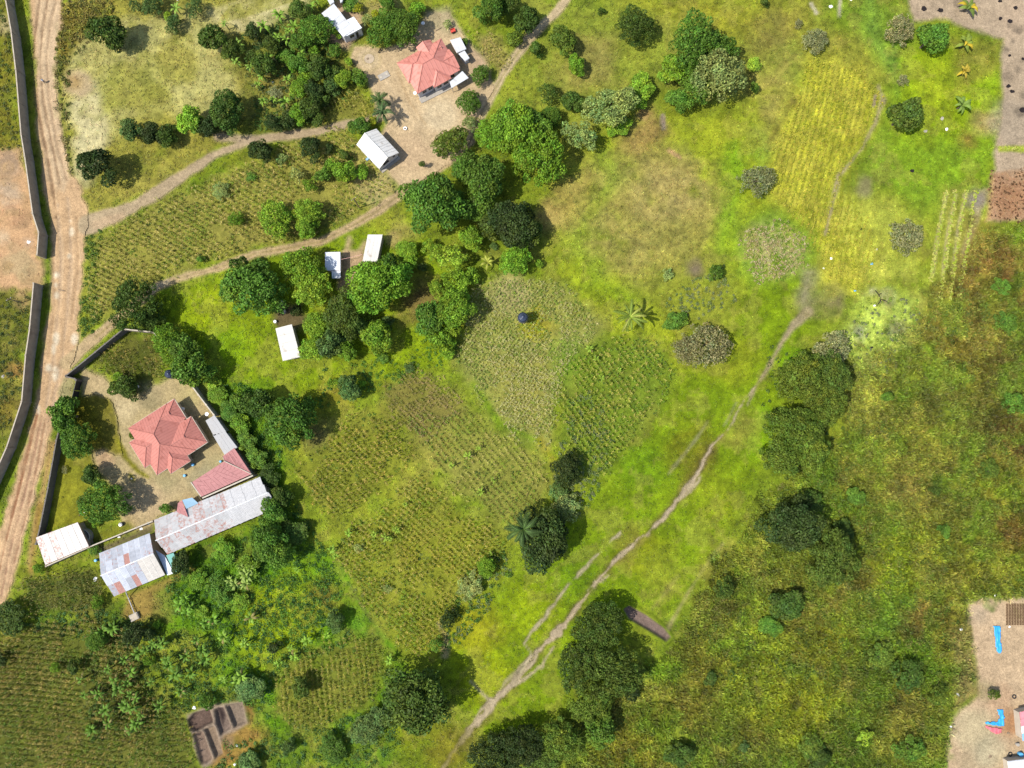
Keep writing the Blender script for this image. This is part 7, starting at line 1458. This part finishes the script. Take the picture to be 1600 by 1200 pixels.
# corner building and clutter of the lower right yard
mono('hut', 'pink and white roofed hut cut by the right edge', 'hut', [(1593.5, 1113), (1625, 1105), (1630, 1150), (1598, 1158)], 2.4, SHEET, MAT['wall_tan'], 4, tint=lambda i: ((.55, .2, .22, .1), (.55, .2, .22, .1), (.62, .64, .66, .05), (.2, .4, .6, .05))[i], axis=1)
mono('hut', 'white-roofed hut in the lower right corner', 'hut', [(1575, 1190), (1640, 1182), (1645, 1225), (1580, 1232)], 2.2, MAT['white_roof'], MAT['wall_tan'], 4)
p = on(1578, 1178); o = bpy.data.objects.new('tyre', None)
tm = bpy.data.meshes.new('tyre'); bm = bmesh.new()
n, m = 20, 8
vs = [[bm.verts.new(((.36+.13*math.cos(b*2*math.pi/m))*math.cos(a*2*math.pi/n), (.36+.13*math.cos(b*2*math.pi/m))*math.sin(a*2*math.pi/n), .12+.11*math.sin(b*2*math.pi/m))) for b in range(m)] for a in range(n)]
for a in range(n):
    for b in range(m): bm.faces.new((vs[a][b], vs[(a+1) % n][b], vs[(a+1) % n][(b+1) % m], vs[a][(b+1) % m]))
bm.to_mesh(tm); bm.free(); tm.materials.append(MAT['rubber']); bpy.data.objects.remove(o)
for q, lb in (((1578, 1178), 'black tyre lying in front of the corner hut'), ((1584, 1088), 'dark tyre in the rubbish above the bent blue tarpaulin')):
    o = bpy.data.objects.new('tyre', tm); C.objects.link(o); o.location = on(*q); tag(o, lb, 'tyre')
drum(1592, 1177, .45, .8, 'blue_plastic', 'blue drum beside the corner hut'); drum(1588, 1162, .35, .6, 'concrete', 'grey drum above the tyre')
drum(1594, 1109, .4, .7, 'wood', 'rusty brown drum at the top of the pink hut')
# a dog in the yard and a person on the road
def skinned(name, verts, edges, radii, mat, loc, rz, label, cat, extras=()):
    me = bpy.data.meshes.new(name); me.from_pydata(verts, edges, []); me.materials.append(mat)
    o = bpy.data.objects.new(name, me); C.objects.link(o); o.location = loc; o.rotation_euler = (0, 0, rz)
    sk = o.modifiers.new('skin', 'SKIN'); sk.use_smooth_shade = True
    for i, r in enumerate(radii): me.skin_vertices[0].data[i].radius = (r, r)
    me.skin_vertices[0].data[0].use_root = True
    sb = o.modifiers.new('subdivision', 'SUBSURF'); sb.levels = 1; sb.render_levels = 1
    tag(o, label, cat); ORIG[o.name] = Vector((0, 0, 0))
    return o
dv = [(0, 0, .5), (.3, 0, .52), (.45, 0, .62), (.58, 0, .72), (.72, 0, .68), (-.3, 0, .5), (-.5, 0, .52), (-.68, 0, .62),
      (.3, .1, .3), (.3, .1, .02), (.3, -.1, .3), (.34, -.1, .02), (-.3, .1, .3), (-.36, .1, .18), (-.34, .1, .02), (-.3, -.1, .3), (-.34, -.1, .18), (-.28, -.1, .02), (.56, .06, .82), (.56, -.06, .82)]
de = [(0, 1), (1, 2), (2, 3), (3, 4), (0, 5), (5, 6), (6, 7), (1, 8), (8, 9), (1, 10), (10, 11), (5, 12), (12, 13), (13, 14), (5, 15), (15, 16), (16, 17), (3, 18), (3, 19)]
skinned('dog', dv, de, [.13, .15, .1, .1, .05, .12, .05, .025, .06, .035, .06, .035, .07, .045, .035, .07, .045, .035, .025, .025], MAT['fur'], on(593.5, 81), 1.0, 'small dark dog standing at the edge of the umbrella tree', 'dog')
hv = [(0, 0, .95), (0, 0, 1.15), (0, 0, 1.38), (0, 0, 1.5), (0, 0, 1.58), (.01, 0, 1.72), (0, .17, 1.38), (-.08, .24, 1.12), (.04, .25, .9), (0, -.17, 1.38), (.1, -.24, 1.12), (.2, -.22, .92), (0, .09, .9), (.1, .1, .5), (.04, .1, .08), (.16, .1, .04), (0, -.09, .9), (-.06, -.1, .5), (-.24, -.1, .1), (-.12, -.1, .04)]
he = [(0, 1), (1, 2), (2, 3), (3, 4), (4, 5), (2, 6), (6, 7), (7, 8), (2, 9), (9, 10), (10, 11), (0, 12), (12, 13), (13, 14), (14, 15), (0, 16), (16, 17), (17, 18), (18, 19)]
hr = [.14, .13, .14, .055, .07, .09, .06, .045, .03, .06, .045, .03, .085, .06, .045, .035, .085, .06, .045, .035]
pr = skinned('person', hv, he, hr, MAT['skin'], on(71, 129), .3, 'person in a pale top walking on the dirt road', 'person')
sh = MB(); sh.lathe((0, 0, .88), [(.19, 0), (.2, .2), (.21, .48), (.12, .57)], 14)
for k in (-1, 1): sh.tube([(0, .14*k, 1.38), (-.05 if k > 0 else .06, .24*k, 1.14)], [.085, .07], 8)
sh.build('shirt', MAT['cloth'], pr, smooth=True)
tr_ = MB()
for k, (kx, fx) in ((1, (.1, .05)), (-1, (-.06, -.22))): tr_.tube([(0, .09*k, .92), (kx, .1*k, .5), (fx, .1*k, .14)], [.125, .09, .075], 8)
tr_.build('trousers', MAT['trousers'], pr, smooth=True)
